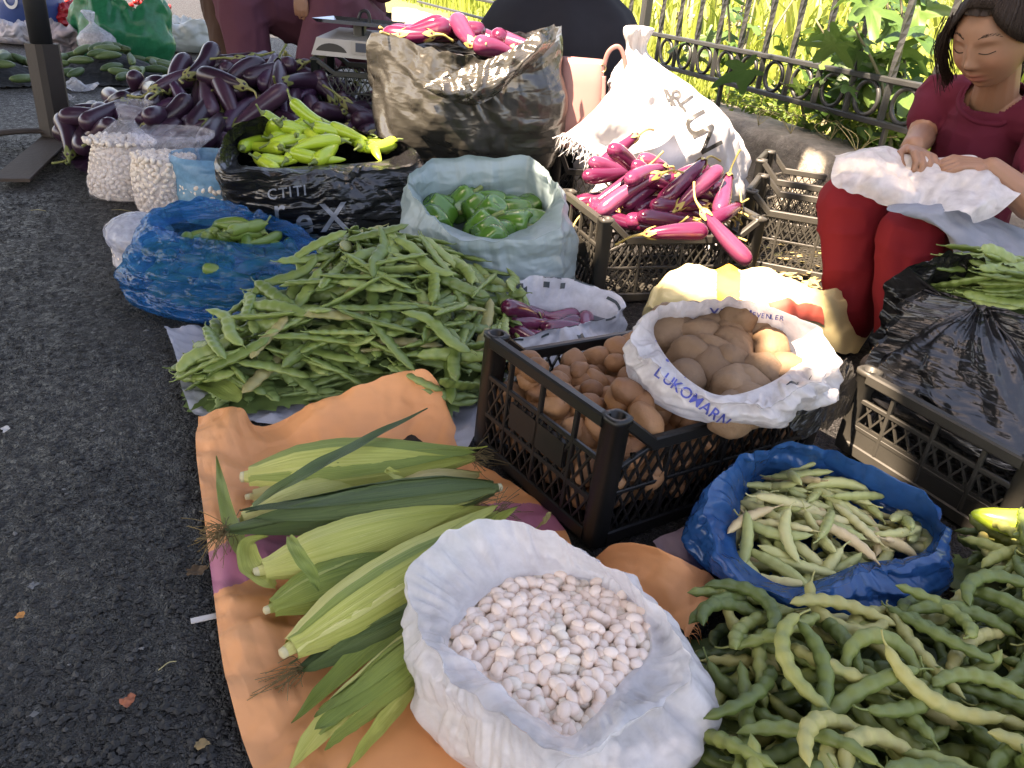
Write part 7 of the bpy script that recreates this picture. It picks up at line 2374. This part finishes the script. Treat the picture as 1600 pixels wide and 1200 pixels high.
bd_ = chain([hip, hip + [0, 0, .25], hip + [-.02, -.05, .52], hip + [-.04, -.1, .66]], [.13, .14, .10, .05]) + [(np.array(ellipsoid(.1, .08, .115, 20, 14, 1, .02)[0])[:, [2, 1, 0]] * 1.0 + (hip + [-.06, -.13, .80]), ellipsoid(.1, .08, .115, 20, 14, 1, .02)[1])]
bd_ += chain([hip + [.16, -.02, .48], hip + [.2, -.25, .3], hk + [.02, .05, .08]], [.06, .05, .035]) + hand(hk + [.02, .04, .07], (0, -.25, -1), (0, -1, .1), 1, .35, 1.05)
bd_ += chain([hip + [-.16, -.02, .48], hip + [-.26, -.2, .28], k1 + [0, .02, .12]], [.06, .05, .035]) + chain([hip + [-.16, -.02, .48], hip + [.16, -.02, .48]], [.07, .07])
VV, FF = blob('b', bd_, .007, 4)
part('body', (VV, FF), M_SKIN, per1, True, None, np.tile(np.array([.26, .125, .075]), (len(VV), 1)))
VV, FF = blob('b', chain([hip + [0, 0, .05], hip + [0, 0, .25], hip + [-.02, -.05, .52]], [.16, .165, .125]) + chain([hip + [-.16, -.02, .48], hip + [-.26, -.2, .28]], [.085, .07]) + chain([hip + [.16, -.02, .48], hip + [.2, -.25, .3]], [.085, .07]), .012, 5, cloth_disp(.015, 6, 58))
part('blouse', (VV, FF), M_MAUVE, per1)

# ---- person in a long black skirt behind the tall bag
p2 = np.array([.10, 3.75, 0.0])
per2 = thing('person', p2, 'person in a long black skirt behind the tall sunlit bag', 'person')
n = 96
a = np.arange(n) / n * 2 * math.pi
rows = []
for z, rx_, ry_, yy in ((.02, .40, .34, 0), (.2, .41, .36, 0), (.4, .40, .36, -.02), (.55, .39, .36, -.03), (.66, .35, .32, -.01), (.74, .30, .26, .04), (.80, .22, .18, .10)):
    fo = 1 + .05 * np.sin(a * 9 + z * 3) * (1 - z) + .04 * vnoise(np.stack([np.cos(a) * 3, np.sin(a) * 3, a * 0 + z * 3], 1), 9)
    rows.append(np.stack([p2[0] - .02 + np.cos(a) * rx_ * fo, p2[1] + yy + np.sin(a) * ry_ * fo, a * 0 + z], 1))
M_BLACKCLOTH = fabric('black_cloth', (.008, .008, .011), (.014, .014, .018))
part('skirt', (np.concatenate(rows), grid_faces(n, len(rows), True)), M_BLACKCLOTH, per2)
hp_ = p2 + [0, .12, .72]
VV, FF = blob('b', chain([hp_, hp_ + [0, 0, .3], hp_ + [0, -.03, .52], hp_ + [0, -.06, .62]], [.15, .15, .1, .05]) + [(np.array(ellipsoid(.1, .08, .115, 20, 14, 1, .02)[0])[:, [2, 1, 0]] + (hp_ + [0, -.08, .76]), ellipsoid(.1, .08, .115, 20, 14, 1, .02)[1])] + chain([hp_ + [.17, 0, .48], hp_ + [.24, -.15, .25], hp_ + [.14, -.12, .38]], [.06, .05, .03]) + chain([hp_ + [-.17, 0, .48], hp_ + [-.24, -.15, .25], hp_ + [-.14, -.12, .38]], [.06, .05, .03]) + chain([hp_ + [-.17, 0, .48], hp_ + [.17, 0, .48]], [.07, .07]) + hand(hp_ + [.14, -.12, .38], (-.6, -.3, -.2), (0, -.2, 1), 1, .5, 1.0) + hand(hp_ + [-.14, -.12, .38], (.6, -.3, -.2), (0, -.2, 1), -1, .5, 1.0), .008, 4)
part('body', (VV, FF), M_SKIN, per2, True, None, np.tile(np.array([.28, .14, .08]), (len(VV), 1)))
VV, FF = blob('b', chain([hp_ + [0, 0, .02], hp_ + [0, 0, .3], hp_ + [0, -.03, .5]], [.18, .175, .13]) + chain([hp_ + [.17, 0, .48], hp_ + [.24, -.15, .25]], [.085, .07]) + chain([hp_ + [-.17, 0, .48], hp_ + [-.24, -.15, .25]], [.085, .07]), .012, 5, cloth_disp(.015, 6, 68))
part('blouse', (VV, FF), M_BLACKCLOTH, per2)

# ---- drop the unused templates
for o_ in list(bpy.data.objects):
    if o_.name.startswith('tmpl_') and o_.users_collection == ():
        bpy.data.objects.remove(o_)
for lst in TEMPL_CH.values():
    for o_ in lst:
        try:
            if o_.users_collection == (): bpy.data.objects.remove(o_)
        except ReferenceError:
            pass
